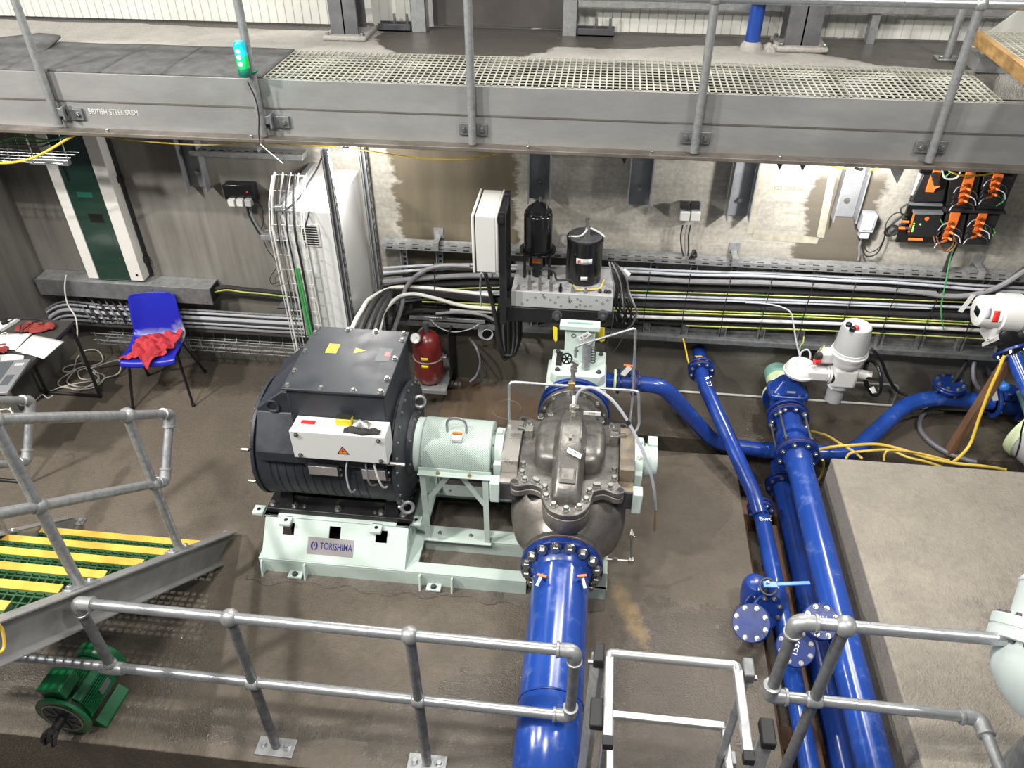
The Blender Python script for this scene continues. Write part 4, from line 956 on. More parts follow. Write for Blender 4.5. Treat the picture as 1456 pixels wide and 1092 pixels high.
for k in range(9):
    y = 3.03-.252*k; z = .245+.2145*k
    g = MB()
    for i in range(25): xx = SXL+.02+(SX-SXL-.04)*i/24; g.box(xx-.004, xx+.004, y-.30, y-.055, z-.034, z-.002)
    for j in range(7): yy = y-.075-.0375*j; g.box(SXL+.01, SX-.005, yy-.004, yy+.004, z-.034, z-.003)
    tr = g.build('tread', 'grating_green', t, smooth=0)
    m = MB(); m.box(SXL+.01, SX-.005, y-.047, y, z-.002, z+.003); tag(m.build('nosing', 'nosing_yellow', tr, bev=.001), 'yellow nosing')
    m = MB(); m.box(SXL+.01, SX-.005, y-.062, y-.002, z-.036, z-.002); m.build('nosing_edge', 'grating_green', tr)
q = at(80, 858, X=SX+.009)
text_mesh('F5AL', .04, (SX+.0095, 1.93, st(1.93)-.10), (0, 1, SL), (0, -SL*.0+.0, 1), 'galv', t, 'stamp', .0003)
def stair_rail(x, label, posts, lx):
    t = thing('stair_handrail', (x, 2.6, 0), label, 'handrail')
    zt = lambda y: st(y)+1.015; zm = lambda y: st(y)+.535
    for y in posts:
        rail_tube([(x, y, st(y)+.008), (x, y, zt(y))], t, 'post', 'galv'); ball((x, y, zt(y)), t, .040); clamp((x, y, zm(y)), (0, 1, SL), t, .035, .06)
        m = MB(); m.bar((x, y-.085, st(y-.085)+.009), (x, y+.085, st(y+.085)+.009), .06, .008, up=(0, 0, 1)); p = m.build('base_plate', 'galv', t, bev=.002)
        for s in (-.06, .06): bolt(p, (x, y+s, st(y+s)+.013), (0, -SL*.6, .8), .012, mat='galv_bright')
    yt, ym = lx
    a, b2 = V(x, yt, zt(yt)), V(x, ym, zm(ym))
    rail_tube([(x, .6, zt(.6)), a], t, 'top_rail', 'galv'); rail_tube([(x, .6, zm(.6)), b2], t, 'mid_rail', 'galv')
    rail_tube([a, b2], t, 'end_loop')
    elbow((x, 1, zt(1)), a, b2, t, .031); elbow((x, 1, zm(1)), b2, a, t, .031)
stair_rail(SX+.01, 'stair handrail on the near right stringer, looped lower end beside the floor', (2.787, 2.083), (3.11, 2.875))
stair_rail(SXL-.0, 'stair handrail on the far left stringer, loop end below the table', (2.787, 2.083), (3.385, 3.155))

# ------------------------------------------------------------------ aluminium trestle steps
t = thing('aluminium_steps', (.36, 1.5, -1.3), 'aluminium steps with open hoops standing below the front slab edge', 'ladder')
def sq(pts, name, w=.030, h=.030, mt='alu'):
    m = MB()
    for a, b2 in zip(pts[:-1], pts[1:]): m.bar(a, b2, w, h)
    return m.build(name, mt, t, bev=.004)
zL = 1.6; yb, yf = 1.61, 1.305; xl, xr = .147, .578
m = MB(); m.tube(arc([(xl, yb-.03, zL), (xl, yb, zL), (xr, yb, zL), (xr, yb-.03, zL)], .03), .0165, 12); m.build('hoop_bar', 'alu', t)
for x in (xl, xr):
    sq([(x, yb-.02, zL), (x, yf, zL)], 'hoop_arm')
    m = MB(); m.box(x-.017, x+.017, yf-.03, yf+.004, zL-.017, zL+.017); m.build('end_cap', 'black_rubber', t, bev=.003)
    s = -1 if x < .3 else 1
    xo = x+s*.036
    sq([(xo, yb-.01, zL-.02), (xo+s*.03, yb+.05, -1.3)], 'back_leg', .026, .062, 'galv')
    m = MB(); m.box(xo-.018, xo+.018, yb-.045, yb+.025, zL-.03, zL+.02); m.build('hinge_block', 'black_rubber' if s < 0 else 'galv_dark', t, bev=.006)
    m = MB(); m.cyl((xo, yb-.01, zL-.045), (xo+s*.035, yb-.01, zL-.045), .010, 8); m.build('hinge_pin', 'zinc', t)
    m = MB(); y = 1.40; m.box(xo-.022, xo+.022, y-.05, y+.05, zL-.045, zL-.012) if s < 0 else m.box(xo+.02, xo+.065, y-.045, y+.045, zL-.06, zL-.02); m.build('latch', 'black_rubber', t, bev=.006)
    if s > 0: sq([(xo+.045, y, zL-.04), (xo+.03, y-.05, -1.3)], 'front_leg', .05, .03, 'galv')
P2 = CAM_POS+(at(868, 1016, Z=0)-CAM_POS).normalized()*3.42; z2 = P2.z; y2 = P2.y
sq([(P2.x, y2, z2), (P2.x+.445, y2, z2)], 'rung', .03, .026)
for x in (P2.x, P2.x+.445): sq([(x, y2, z2-.01), (x, y2-.45, z2+.02)], 'rung_arm', .028, .028)
for x in (P2.x-.02, P2.x+.465): sq([(x, y2-.12, z2), (x, y2-.02, -1.3)], 'inner_leg', .024, .05, 'galv')
for k in (1, 2): sq([(P2.x, y2+.01, z2-.5*k), (P2.x+.445, y2+.01, z2-.5*k)], 'rung', .03, .026)

# ------------------------------------------------------------------ green motor lying by the slab edge
g0, g1 = V(-2.548, 1.885, .165), V(-2.52, 2.33, .165)
gd = (g1-g0).normalized(); gx = gd.cross(V(0, 0, 1)).normalized(); gz = V(0, 0, 1)
t = thing('spare_motor', (-2.55, 2.1, 0), 'bright green finned electric motor lying loose near front slab edge', 'motor')
def L(a, r, u): return g0+gd*a+gx*r+gz*u      # along, right, up
m = MB(); m.lathe(g0+gd*.03, gd, [(0, .108), (.27, .108)], 40); bd = m.build('body', 'green_fin_shade', t)
m = MB(); m.lathe(g0, gd, [(0, .148), (.018, .148), (.02, .112), (.03, .108)], 48); fl = m.build('flange', 'green_paint', t, bev=.002)
m = MB(); m.lathe(g0-gd*.004, gd, [(0, .108), (.006, .108)], 40); m.build('spigot_face', 'dark_steel', fl)
m = MB(); m.torus(g0-gd*.003, gd, .108, .004, 40, 6); m.build('spigot_ring', 'machined', fl)
for k in range(8):
    a = 2*pi*k/8+.2; d = gx*cos(a)+gz*sin(a)
    m = MB(); m.bar(g0+d*.035-gd*.005, g0+d*.10-gd*.005, .008, .006); m.build('web', 'dark_steel', fl)
m = MB(); m.cyl(g0-gd*.10, g0, .024, 20); m.build('shaft', 'black_rubber', t)
m = MB()
for k in range(5): a = k*1.3; m.tube(spline([g0-gd*.075+(gx*cos(a)+gz*sin(a))*.02, g0-gd*.11+(gx*cos(a)+gz*sin(a))*.03, g0-gd*.13+(gx*cos(a)*.8+gz*(sin(a)*.5-.6))*.045]), [.014]*6+[.010]*6+[.006], 6)
tag(m.build('shaft_wrap', 'bottle_rag', t), 'black rag wrapped round the shaft')
m = MB(); m.lathe(g0+gd*.285, gd, [(0, .118), (.02, .132), (.08, .132), (.095, .105)], 40); m.build('fan_cowl', 'green_paint', t)
ring = list(range(-62, 63, 6))
for k in ring+[180+q for q in range(-40, 41, 8)]:
    if -62 <= k <= -20 and False: continue
    a = radians(k); d = gx*cos(a)+gz*sin(a)
    if d.z < -.75: continue
    m = MB(); m.bar(g0+d*.105+gd*.05, g0+d*.105+gd*.275, .004, .038, up=d); m.build('fin', 'green_paint', bd)
for k in range(-22, 30, 7):
    a = radians(90+k); d = gx*cos(a)+gz*sin(a)
    m = MB(); m.bar(g0+d*.105+gd*.12, g0+d*.105+gd*.275, .005, .034, up=d); m.build('fin', 'green_paint', bd)
a = radians(52); d = gx*cos(a)+gz*sin(a); e = gx*-sin(a)+gz*cos(a)
m = MB(); m.prism([g0+d*.118+gd*.05+e*s*.022 for s in (-1, 1)]+[g0+d*.118+gd*.265+e*s*.022 for s in (1, -1)], d*.012); m.build('top_pad', 'green_paint', bd, bev=.003)
m = MB(); B = [L(.03, -.085, .095), L(.03, .05, .13), L(.155, .05, .13), L(.155, -.085, .095)]; m.prism(B, V(-.012, 0, .065)); bx = m.build('terminal_box', 'green_paint', t, bev=.006)
m = MB(); m.prism([p+V(-.013, 0, .066) for p in [L(.025, -.09, .095), L(.025, .055, .13), L(.16, .055, .13), L(.16, -.09, .095)]], V(-.003, 0, .014)); m.build('box_lid', 'green_paint', bx, bev=.005)
m = MB(); m.cyl(L(.06, -.10, .10), L(.06, -.075, .11), .014, 10); m.build('gland', 'actuator_grey', bx)
for s in (-1, 1):
    m = MB(); m.prism([L(.06, s*.108, -.10), L(.06, s*.155, -.150), L(.06, s*.155, -.165), L(.06, s*.08, -.165)], gd*.22); m.build('foot', 'green_paint', t, bev=.003)
m = MB(); a = radians(8); d = gx*cos(a)+gz*sin(a); e = gx*-sin(a)+gz*cos(a)
m.prism([g0+d*.125+gd*.15-e*.02, g0+d*.125+gd*.23-e*.02, g0+d*.125+gd*.23+e*.025, g0+d*.125+gd*.15+e*.025], d*.003); m.build('rating_plate', 'sticker_grey', t)

# ------------------------------------------------------------------ chair and the red cloth
t = thing('plastic_chair', (-3.37, 4.75, 0), 'blue plastic chair with black tube legs by the long trunking', 'chair')
cf = V(.20, -.98, 0).normalized(); cr = V(.98, .20, 0).normalized(); cc = V(-3.365, 4.735, 0)
def ch(r, f, z): return cc+cr*r+cf*f+V(0, 0, z)
PROF = [(.225, .405), (.218, .438), (.17, .448), (.08, .435), (0, .425), (-.09, .425), (-.155, .445), (-.185, .50), (-.20, .57), (-.22, .66), (-.245, .755), (-.256, .785)]
pr = spline([V(f, 0, z) for f, z in PROF], 4)
def shell(u, v):
    i = v*(len(pr)-1); k = min(int(i), len(pr)-2); p = pr[k].lerp(pr[k+1], i-k)
    s = 2*u-1; w = .205 if v < .5 else .205-.03*(v-.5)*2
    if v > .9: w -= .02*((v-.9)*10)**2
    up = .03*abs(s)**3*(1-abs(2*v-1)*.5); fw = .035*abs(s)**2.5*min(1, max(0, (v-.45)*3))
    return ch(s*w, p.x+fw, p.z+up*(1 if v < .6 else 0))
m = MB(); m.grid(shell, 20, 34); sh = m.build('seat_shell', 'blue_plastic', t, thick=.008, smooth=80)
for s in (-1, 1):
    top = [ch(s*.19, .10, .425), ch(s*.19, -.10, .415)]
    for f0, f1, nm in ((.10, .225, 'leg'), (-.06, -.225, 'leg')):
        m = MB(); m.tube([ch(s*.185, f0, .415), ch(s*.235, f1, .0)], .0105, 10); lg = m.build(nm, 'black_gloss', t)
        m = MB(); e = ch(s*.235, f1, .0); m.cyl(e, e+V(0, 0, .025), .014, 10); m.build('ferrule', 'black_rubber', lg)
    m = MB(); m.tube([ch(s*.185, .12, .415), ch(s*.185, -.08, .415)], .0105, 10); m.build('seat_rail', 'black_gloss', t)
m = MB(); m.tube([ch(-.185, .02, .41), ch(.185, .02, .41)], .0105, 10); m.build('cross_rail', 'black_gloss', t)
def cloth(u, v):
    r = -.15+.32*u+.03*sin(5*v)+.02*sin(9*v+2)*(1-u)+.012*sin(19*v); f = -.10+.31*v-.05*u+(.10*max(0, 1-abs(u-.62)*4) if v > .8 else 0)
    z = .450+.022*abs(sin(11*u+3*v))+.026*abs(sin(7*v-9*u+1))+.03*max(0, 1-abs(v-.45)*3)*abs(sin(3.5*u+.5))+.008*sin(31*u)*sin(27*v)
    if f > .215: z -= (f-.215)*.9
    return ch(r, f, z)
m = MB(); m.grid(cloth, 44, 40)
tag(m.build('red_cloth', 'red_cloth', smooth=70, thick=.006, loc=ch(0, .02, .44)), 'crumpled red cloth lying on the seat of the blue chair', 'cloth')

# ------------------------------------------------------------------ table corner
TZ = .73
t = thing('folding_table', (-4.13, 4.1, 0), 'dark topped folding table with black frame against the left wall', 'table')
m = MB(); m.box(-4.40, -3.865, 3.55, 4.60, TZ-.025, TZ); m.build('table_top', 'table_top', t, bev=.003)
for y in (4.585, 3.60):
    for x in (-3.885, -4.345): m = MB(); m.cyl((x, y, 0), (x, y, TZ-.025), .013, 10); m.build('leg', 'black_steel', t)
    m = MB(); m.tube([(-4.345, y, .016), (-3.885, y, .016)], .013, 10); m.build('foot_bar', 'black_steel', t)
m = MB(); m.tube([(-3.885, 3.6, TZ-.04), (-3.885, 4.585, TZ-.04)], .011, 8); m.build('side_rail', 'black_steel', t)
def tp(x, y, dz=0): p = at(x, y, Z=TZ+dz); return p
t = thing('laptop', tp(10, 540), 'grey laptop at the near edge of table, keyboard side showing', 'laptop')
ca_, cb_, cc_ = tp(45, 513), tp(11.5, 561), tp(-60, 500)
ex = (cc_-ca_); ex.z = 0; ex = V(-.30, -.065, 0); ey = cb_-ca_
m = MB(); m.prism([ca_, cb_, cb_+ex, ca_+ex], V(0, 0, .018)); lb = m.build('base', 'laptop_grey', t, bev=.003)
def lp(u, v): return ca_+ex*u+ey*v+V(0, 0, .0182)
m = MB(); m.prism([lp(.10, .48), lp(.10, .78), lp(.28, .78), lp(.28, .48)], V(0, 0, .0006)); m.build('touchpad', 'laptop_keys', t)
m = MB(); m.prism([lp(.34, .06), lp(.34, .98), lp(.86, .98), lp(.86, .06)], V(0, 0, .0016)); m.build('keyboard', 'laptop_keys', t)
for k in range(5):
    m = MB(); m.prism([lp(.08+.04*k, .12), lp(.08+.04*k, .2), lp(.10+.04*k, .2), lp(.10+.04*k, .12)], V(0, 0, .0006)); m.build('badge', 'sticker_white', t)
m = MB(); m.prism([lp(1.0, 0), lp(1.0, 1), lp(1.12, 1)+V(0, 0, .21), lp(1.12, 0)+V(0, 0, .21)], V(-.006, 0, 0)); m.build('screen', 'black_gloss', t, bev=.002)
t = thing('open_book', tp(60, 490), 'open white paperwork folder spread over the table edge', 'book')
def sheet(name, pts, h, curl=0):
    P = [tp(x, y, h) for x, y in pts]
    def f(u, v):
        p = P[0].lerp(P[1], u).lerp(P[3].lerp(P[2], u), v); return p+V(0, 0, .004*sin(3*u)+curl*abs(2*u-1)**2*.5*(u < .5)+.002*sin(5*v))
    m = MB(); m.grid(f, 12, 6); return m.build(name, 'paper', t, thick=.008)
sheet('page', [(47, 477), (91, 486), (62, 510), (22, 499)], .008)
sheet('page', [(-30, 478), (46, 474), (22, 497), (-40, 496)], .012, .03)
m = MB()
for k in range(9):
    u = .14+k*.08
    for a, b2 in (((47+44*.1, 477+9*.1), (91-4, 486-1)),):
        p = tp(47+44*.08, 477+9*.08, .0165).lerp(tp(22+40*.08, 499+11*.08, .0165), u); q = tp(91-5, 486-1, .0165).lerp(tp(62-4, 510-1, .0165), u-.03*(k % 3)); m.bar(p, q, .0015, .0004)
m.build('print_lines', 'sticker_grey', t, smooth=0)
t = thing('note_sheet', tp(16, 508), 'small loose white sheet on table between book and laptop', 'paper')
m = MB(); P = [tp(0, 505, .002), tp(35, 503, .002), (tp(33, 511, .002)), tp(1, 516, .002)]; m.prism(P, (0, 0, .002)); m.build('sheet', 'paper', t, smooth=0)
m = MB(); m.tube([tp(9, 497, .016), tp(18, 502, .02), tp(36, 505, .016)], .004, 8); tag(m.build('pen', 'black_gloss', loc=tp(18, 500)), 'black pen lying across the loose sheet', 'pen')
def glove(c, ang, label, s=1.0):
    t = thing('work_glove', c, label, 'glove', None)
    d = V(cos(ang), sin(ang), 0); n = V(-sin(ang), cos(ang), 0)
    m = MB(); R = []
    for a, w, h in ((0, .035, .012), (.03, .042, .018), (.08, .050, .022), (.11, .046, .02), (.12, .02, .01)):
        R.append([V(c)+d*a*s+n*(w*cos(2*pi*k/14))*s+V(0, 0, .016+h*sin(2*pi*k/14)*.7)*s for k in range(14)])
    m.rings(R); m.build('palm', 'red_glove', t, smooth=80)
    for k, (o, L2) in enumerate(((-.034, .06), (-.012, .07), (.011, .068), (.033, .055))):
        m = MB(); p = V(c)+d*.105*s+n*o*s+V(0, 0, .016); m.tube(spline([p, p+d*L2*.5*s+V(0, 0, .012), p+d*L2*s+V(0, 0, .0)]), [.0125*s]*11+[.0105*s, .006*s], 8); m.build('finger', 'red_glove', t, smooth=80)
    m = MB(); p = V(c)+d*.04*s+n*.045*s+V(0, 0, .016); m.tube(spline([p, p+d*.02+n*.025, p+d*.05+n*.035]), [.0135*s]*11+[.011*s, .006*s], 8); m.build('thumb', 'red_glove', t, smooth=80)
glove(tp(24, 470), .2, 'red work glove behind the open book, upper one on the table')
glove(tp(43, 473), .5, 'worn red work glove with brown palm near the table back edge')
glove(tp(-14, 500), .05, 'red work glove at the left photo edge beside the loose sheet', .8)
t = thing('power_adapter', tp(8, 465), 'white block with black plug at the back of table', 'adapter')
m = MB(); m.prism([tp(2, 473), tp(20, 462), tp(29, 456), tp(0, 462)], (0, 0, .03)); m.build('block', 'sticker_white', t, bev=.004)
m = MB(); m.prism([tp(3, 463, .03), tp(12, 460, .03), tp(12, 457, .03), tp(3, 458, .03)], (0, 0, .03)); m.build('plug', 'black_rubber', t, bev=.006)
m = MB(); m.tube(spline([tp(5, 461, .05), tp(22, 453, .03), tp(40, 452, .03), tp(56, 455, .02), tp(45, 460, .04), tp(34, 468, .05), tp(28, 474, .03), tp(30, 462, .05)]), .004, 8)
tag(m.build('black_lead', 'black_cable', loc=tp(40, 455)), 'thin black lead looping over the red gloves', 'cable')
m = MB(); m.tube(spline([tp(0, 476, .01), tp(8, 473, .02), tp(15, 478, .01)]), .004, 8)
tag(m.build('white_lead', 'white_cable', loc=tp(8, 475)), 'short white lead beside the white adapter block', 'cable')
m = MB(); m.tube(spline([at(0, 583, Z=.70), at(12, 582, Z=.69), at(20, 590, Z=.66), at(14, 598, Z=.64), at(6, 602, Z=.65)]), .004, 8); m.tube(spline([at(14, 580, Z=.7), at(19, 594, Z=.66), at(20, 605, Z=.63)]), .004, 8)
tag(m.build('dangling_lead', 'white_cable', loc=at(14, 590, Z=.66)), 'white lead dangling off the near table edge', 'cable')
# tangle of white extension cable on the floor, going up to the trunking
def fl(x, y, h=.006): return at(x, y, Z=h)
P = [at(94, 391, Y=5.0), at(92, 410, Y=4.97), at(96, 432, Y=4.93), at(107, 450, Y=4.9), at(110, 468, Y=4.86), at(110, 485, Y=4.82), at(113, 500, Y=4.78)]
coil = [fl(118, 520), fl(104, 530), fl(96, 545), fl(118, 552), fl(140, 546), fl(138, 530), fl(120, 522), fl(98, 530), fl(90, 529), fl(94, 524), fl(108, 518), fl(122, 518), fl(132, 538), fl(116, 540), fl(112, 530), fl(126, 522), fl(146, 514, .02), fl(140, 500, .03), fl(122, 500), fl(110, 512), fl(104, 526), fl(86, 540), fl(86, 550), fl(120, 555), fl(143, 548), fl(148, 534), fl(132, 530), fl(140, 540), fl(114, 556), fl(92, 552), fl(68, 558), fl(90, 550), fl(130, 543), fl(142, 545), fl(150, 540), fl(168, 531, .05), fl(172, 520, .1), fl(168, 513, .12), fl(142, 521, .05), fl(124, 528)]
for i, p in enumerate(coil): p.z += .004*(i % 5)
m = MB(); m.tube(spline(P+coil, 8), .0055, 8)
tag(m.build('extension_cable', 'white_cable', loc=fl(120, 530)), 'tangled white cable on floor running up to the galvanised trunking', 'cable')
m = MB(); m.tube(spline([fl(50, 570), fl(60, 561, .03), fl(68, 566), fl(76, 562)]), .0045, 8)
tag(m.build('cable_end', 'white_cable', loc=fl(60, 565)), 'short white cable end on the floor by the table foot', 'cable')
m = MB(); m.tube(spline([at(-6, 884, X=-2.15), at(3, 895, X=-2.15), at(6, 915, X=-2.15), at(3, 925, X=-2.15), at(-6, 930, X=-2.15)]), .006, 8)
tag(m.build('rope_loop', 'yellow_cable', loc=at(3, 905, X=-2.15)), 'loop of yellow cord hanging off the stair at the left edge', 'cord')
# ------------------------------------------------------------------ left end of the back wall
def pxl(pts, Y, r, mt, name, label=None, cat=None, group=None, parent=None, n=8, k=5, dy=None):
    P = [at(p[0], p[1], Y=(p[2] if len(p) > 2 else Y)) for p in pts]
    m = MB(); m.tube(spline(P, k) if k else P, r, n)
    o = m.build(name, mt, parent, loc=None if parent else P[len(P)//2])
    if label: tag(o, label, cat, group)
    return o
t = thing('cable_trunking', (-3.7, 5.1, .68), 'long galvanised trunking box on the wall under the green fronted cabinet', 'trunking')
m = MB(); m.box(-4.40, -2.955, 5.018, 5.178, .682, .818); m.build('body', 'galv', t, bev=.004)
m = MB(); m.box(-4.402, -2.953, 5.012, 5.018, .678, .822); m.build('cover', 'galv_dark', t, bev=.002)
for x, z in ((-4.34, .79), (-4.34, .705), (-3.43, .79), (-3.0, .705)): bolt(t, (x, 5.012, z), (0, -1, 0), .007, washer=False)
m = MB(); m.box(-2.956, -2.951, 5.03, 5.165, .69, .81); m.build('end_opening', 'black_rubber', t)
# tall drive cabinet
t = thing('drive_cabinet', (-3.71, 5.1, .82), 'tall cream cabinet with dark green glass door standing on the trunking', 'cabinet')
cx0, cx1, cz0, cz1 = -3.955, -3.495, .84, 2.12
m = MB(); m.box(cx0, cx1, 5.075, 5.178, cz0, cz1); m.build('case', 'cream_panel', t, bev=.004)
m = MB(); m.box(cx0, cx0+.085, 5.045, 5.075, cz0, cz1); m.build('left_frame', 'cream_panel', t, bev=.003)
m = MB(); m.box(cx1-.105, cx1, 5.045, 5.075, cz0, cz1); m.build('right_frame', 'cream_panel', t, bev=.003)
m = MB(); m.box(cx0+.085, cx1-.105, 5.052, 5.075, cz0-.012, cz1); d = m.build('glass_door', 'green_glass', t, bev=.002)
m = MB(); m.box(-3.77, -3.66, 5.049, 5.052, 1.33, 1.40); dp = m.build('display_frame', 'black_gloss', d); m = MB(); m.box(-3.755, -3.675, 5.047, 5.049, 1.345, 1.385); m.build('display', 'display', dp)
m = MB(); m.box(-3.80, -3.68, 5.050, 5.052, 1.53, 1.57); m.build('door_label', 'beacon_base', d)
m = MB(); m.box(-3.76, -3.64, 5.050, 5.052, 1.13, 1.24); m.build('paper_behind_glass', 'green_glass', d)
m = MB(); m.box(-3.835, -3.815, 5.050, 5.052, 1.65, 1.98); m.build('vent_slot', 'black_gloss', d)
m = MB(); m.cyl((-3.535, 5.045, .895), (-3.535, 5.039, .895), .009, 12); m.build('lock', 'black_rubber', t)
for z in (.96, 1.62, 1.98):
    m = MB(); m.box(cx1, cx1+.03, 5.12, 5.16, z, z+.05); m.build('wall_lug', 'black_steel', t)
m = MB(); m.box(cx1+.002, cx1+.014, 5.135, 5.176, cz0, cz1); m.build('rear_cable', 'black_rubber', t)
# black twin socket on the wall with leads
def wall_box(X0, X1, z0, z1, d, label, nm, body, cat): 
    t = thing(nm, ((X0+X1)/2, 5.18, z0), label, cat); m = MB(); m.box(X0, X1, 5.18-d, 5.179, z0, z1); m.build('body', body, t, bev=.008); return t
p, q = at(324, 292, Y=5.1), at(359, 264, Y=5.1)
t = wall_box(p.x, q.x, p.z+.03, q.z, .085, 'black twin socket outlet with white plugs left of the grey cabinet', 'socket_outlet', 'black_rubber', 'socket')
m = MB(); m.box(p.x-.005, q.x+.005, 5.088, 5.098, p.z+.05, q.z+.003); m.build('flap', 'black_gloss', t, bev=.006)
m = MB(); m.cyl((q.x-.045, 5.088, q.z-.045), (q.x-.045, 5.083, q.z-.045), .007, 10); m.build('indicator', 'sticker_red', t)
for x in (329, 341, 353):
    a = at(x, 289, Y=5.06); m = MB(); m.box(a.x-.024, a.x+.024, 5.05, 5.10, a.z-.025, a.z+.03); m.build('plug', 'white_paint' if x < 350 else 'actuator_grey', t, bev=.006)
pxl([(355, 293), (357, 303), (363, 316), (372, 330), (381, 334)], 5.13, .012, 'grey_cable', 'socket_cable', 'thick grey cable curving down from the black twin socket', 'cable')
pxl([(351, 293), (354, 305), (361, 319), (370, 333), (380, 337)], 5.12, .008, 'black_cable', 'socket_cable', 'thin black cable beside the thick grey one below black socket', 'cable')
pxl([(359, 283), (368, 288), (373, 300), (374, 318), (370, 328)], 5.14, .004, 'black_cable', 'socket_lead', 'thin black loop of lead right of the black twin socket', 'cable')
pxl([(374, 338), (380, 355), (390, 368), (393, 380), (384, 395), (387, 404), (398, 400)], 5.15, .003, 'black_cable', 'thin_lead', 'thin black wire drooping on the wall left of grey cabinet', 'wire')
t = thing('strut_stub', (-2.38, 5.1, 1.3), 'short galvanised strut stub on wall under the black socket cables', 'strut')
a = at(372, 336, Y=5.08); m = MB(); m.box(a.x, -2.03, 5.06, 5.10, a.z-.02, a.z+.02); m.build('strut', 'galv', t, bev=.002)
m = MB(); m.box(a.x, -2.03, 5.14, 5.179, a.z-.02, a.z+.02); m.build('back_strut', 'galv_dark', t, bev=.002)
t = thing('strut_stub', (-2.3, 5.1, .75), 'dark galvanised shelf strut on wall low left of the grey cabinet', 'strut')
a, b2 = at(394, 438, Y=5.03), at(425, 440, Y=5.03); m = MB(); m.box(a.x, -2.05, 5.03, 5.179, a.z-.004, a.z); m.box(a.x, -2.05, 5.03, 5.034, a.z-.02, a.z); m.build('shelf', 'galv_dark', t)
# black cable loom out of the trunking
for k, (dy, dz, mt, r, nm) in enumerate(((0, 0, 'black_cable', .017, 'upper black'), (.03, -.01, 'black_cable', .016, 'rear black'), (-.01, -.035, 'black_cable', .012, 'lower black'), (-.02, -.028, 'greenyellow_cable', .006, 'green and yellow'), (-.005, -.05, 'black_cable', .010, 'lowest black'))):
    P = [at(x, y, Y=5.10+dy)+V(0, 0, dz) for x, y in ((302, 404), (320, 408), (345, 411), (370, 413), (395, 416), (424, 419))]
    P[0] = V(-2.99, 5.09+dy*.5, .755+dz*.5)
    m = MB(); m.tube(spline(P), r, 8); tag(m.build('loom_cable', mt, loc=P[2]), nm+' cable of the loom leaving the galvanised trunking', 'cable', 'cables leaving the trunking end')
# wire basket tray along the wall with grey cables
t = thing('wire_basket_tray', (-3.1, 5.05, .22), 'galvanised wire basket tray low on the back wall behind the chair', 'cable tray')
x0, x1 = -4.05, -2.0
for y, z in ((5.16, .245), (5.10, .235), (5.04, .235), (4.985, .245), (4.965, .30), (4.955, .37), (5.172, .31), (5.172, .37)):
    m = MB(); m.tube([(x0, y, z), (x1, y, z)], .0032, 6); m.build('wire', 'galv_bright', t)
x = x0+.03
while x < x1:
    m = MB(); m.tube([(x, 5.172, .38), (x, 5.172, .25), (x, 5.15, .23), (x, 4.99, .23), (x, 4.965, .26), (x, 4.955, .38)], .003, 6); m.build('rib', 'galv', t); x += .1
for k, (y0, mt, r, dz, nm) in enumerate(((448, 'galv_bright', .008, 0, 'top bright conduit'), (452, 'lightgrey_cable', .010, 0, 'upper light grey'), (459, 'lightgrey_cable', .016, 0, 'thick light grey'), (463, 'black_cable', .012, 0, 'black'), (466, 'lightgrey_cable', .013, 0, 'lower light grey'), (472, 'grey_cable', .012, 0, 'dull grey'), (477, 'black_cable', .015, 0, 'bottom black'))):
    sl = .045
    P = [at(60, y0-8+(10 if k > 1 else 4), Y=5.02), at(90, y0-19+.5*k, Y=5.05), at(150, y0-14, Y=5.08), at(220, y0-10, Y=5.08), at(300, y0-6, Y=5.08), at(380, y0-1, Y=5.08), at(440, y0+2, Y=5.09)]
    m = MB(); m.tube(spline(P), r, 8); tag(m.build('basket_cable', mt, loc=P[3]), nm+' cable run above the wire basket behind blue chair', 'cable', 'grey cables above the wire basket')
for k in range(9):
    x = 108+k*9.5
    P = [at(x, 420, Y=5.09), at(x+9, 436, Y=5.07), at(x+19, 450, Y=5.05), at(x+24, 458+k % 3, Y=5.05)]
    m = MB(); m.tube(spline(P), .008+.003*(k % 2), 8); tag(m.build('drop_cable', ('grey_hose', 'black_cable')[k % 2], loc=P[1]), ('grey', 'black')[k % 2]+' cable dropping from trunking underside to the wire basket', 'cable', ('grey', 'black')[k % 2]+' drop cables under the trunking')

# ------------------------------------------------------------------ grey cabinet on struts
t = thing('electrical_cabinet', (-1.84, 4.8, .82), 'white grey wall cabinet with louvre vent between two galvanised posts', 'cabinet')
gx0, gx1, gy0, gy1, gz0, gz1 = -2.02, -1.675, 4.50, 5.178, .80, 1.785
m = MB(); m.box(gx0, gx1, gy0+.03, gy1, gz0, gz1); m.build('case', 'cabinet_grey', t, bev=.005)
m = MB(); m.box(gx0-.002, gx1+.002, gy0, gy0+.026, gz0, gz1-.01); dr = m.build('door', 'cabinet_grey', t, bev=.005)
a, b2 = at(424, 318, Y=gy0), at(458, 351, Y=gy0)
m = MB(); m.box(a.x, b2.x, gy0-.006, gy0, b2.z, a.z); v_ = m.build('vent_frame', 'white_paint', dr, bev=.002)
for k in range(8):
    z = b2.z+.018+(a.z-b2.z-.036)*k/7; m = MB(); m.box(a.x+.014, b2.x-.014, gy0-.0085, gy0-.005, z-.004, z+.004); m.build('louvre', 'black_rubber', dr)
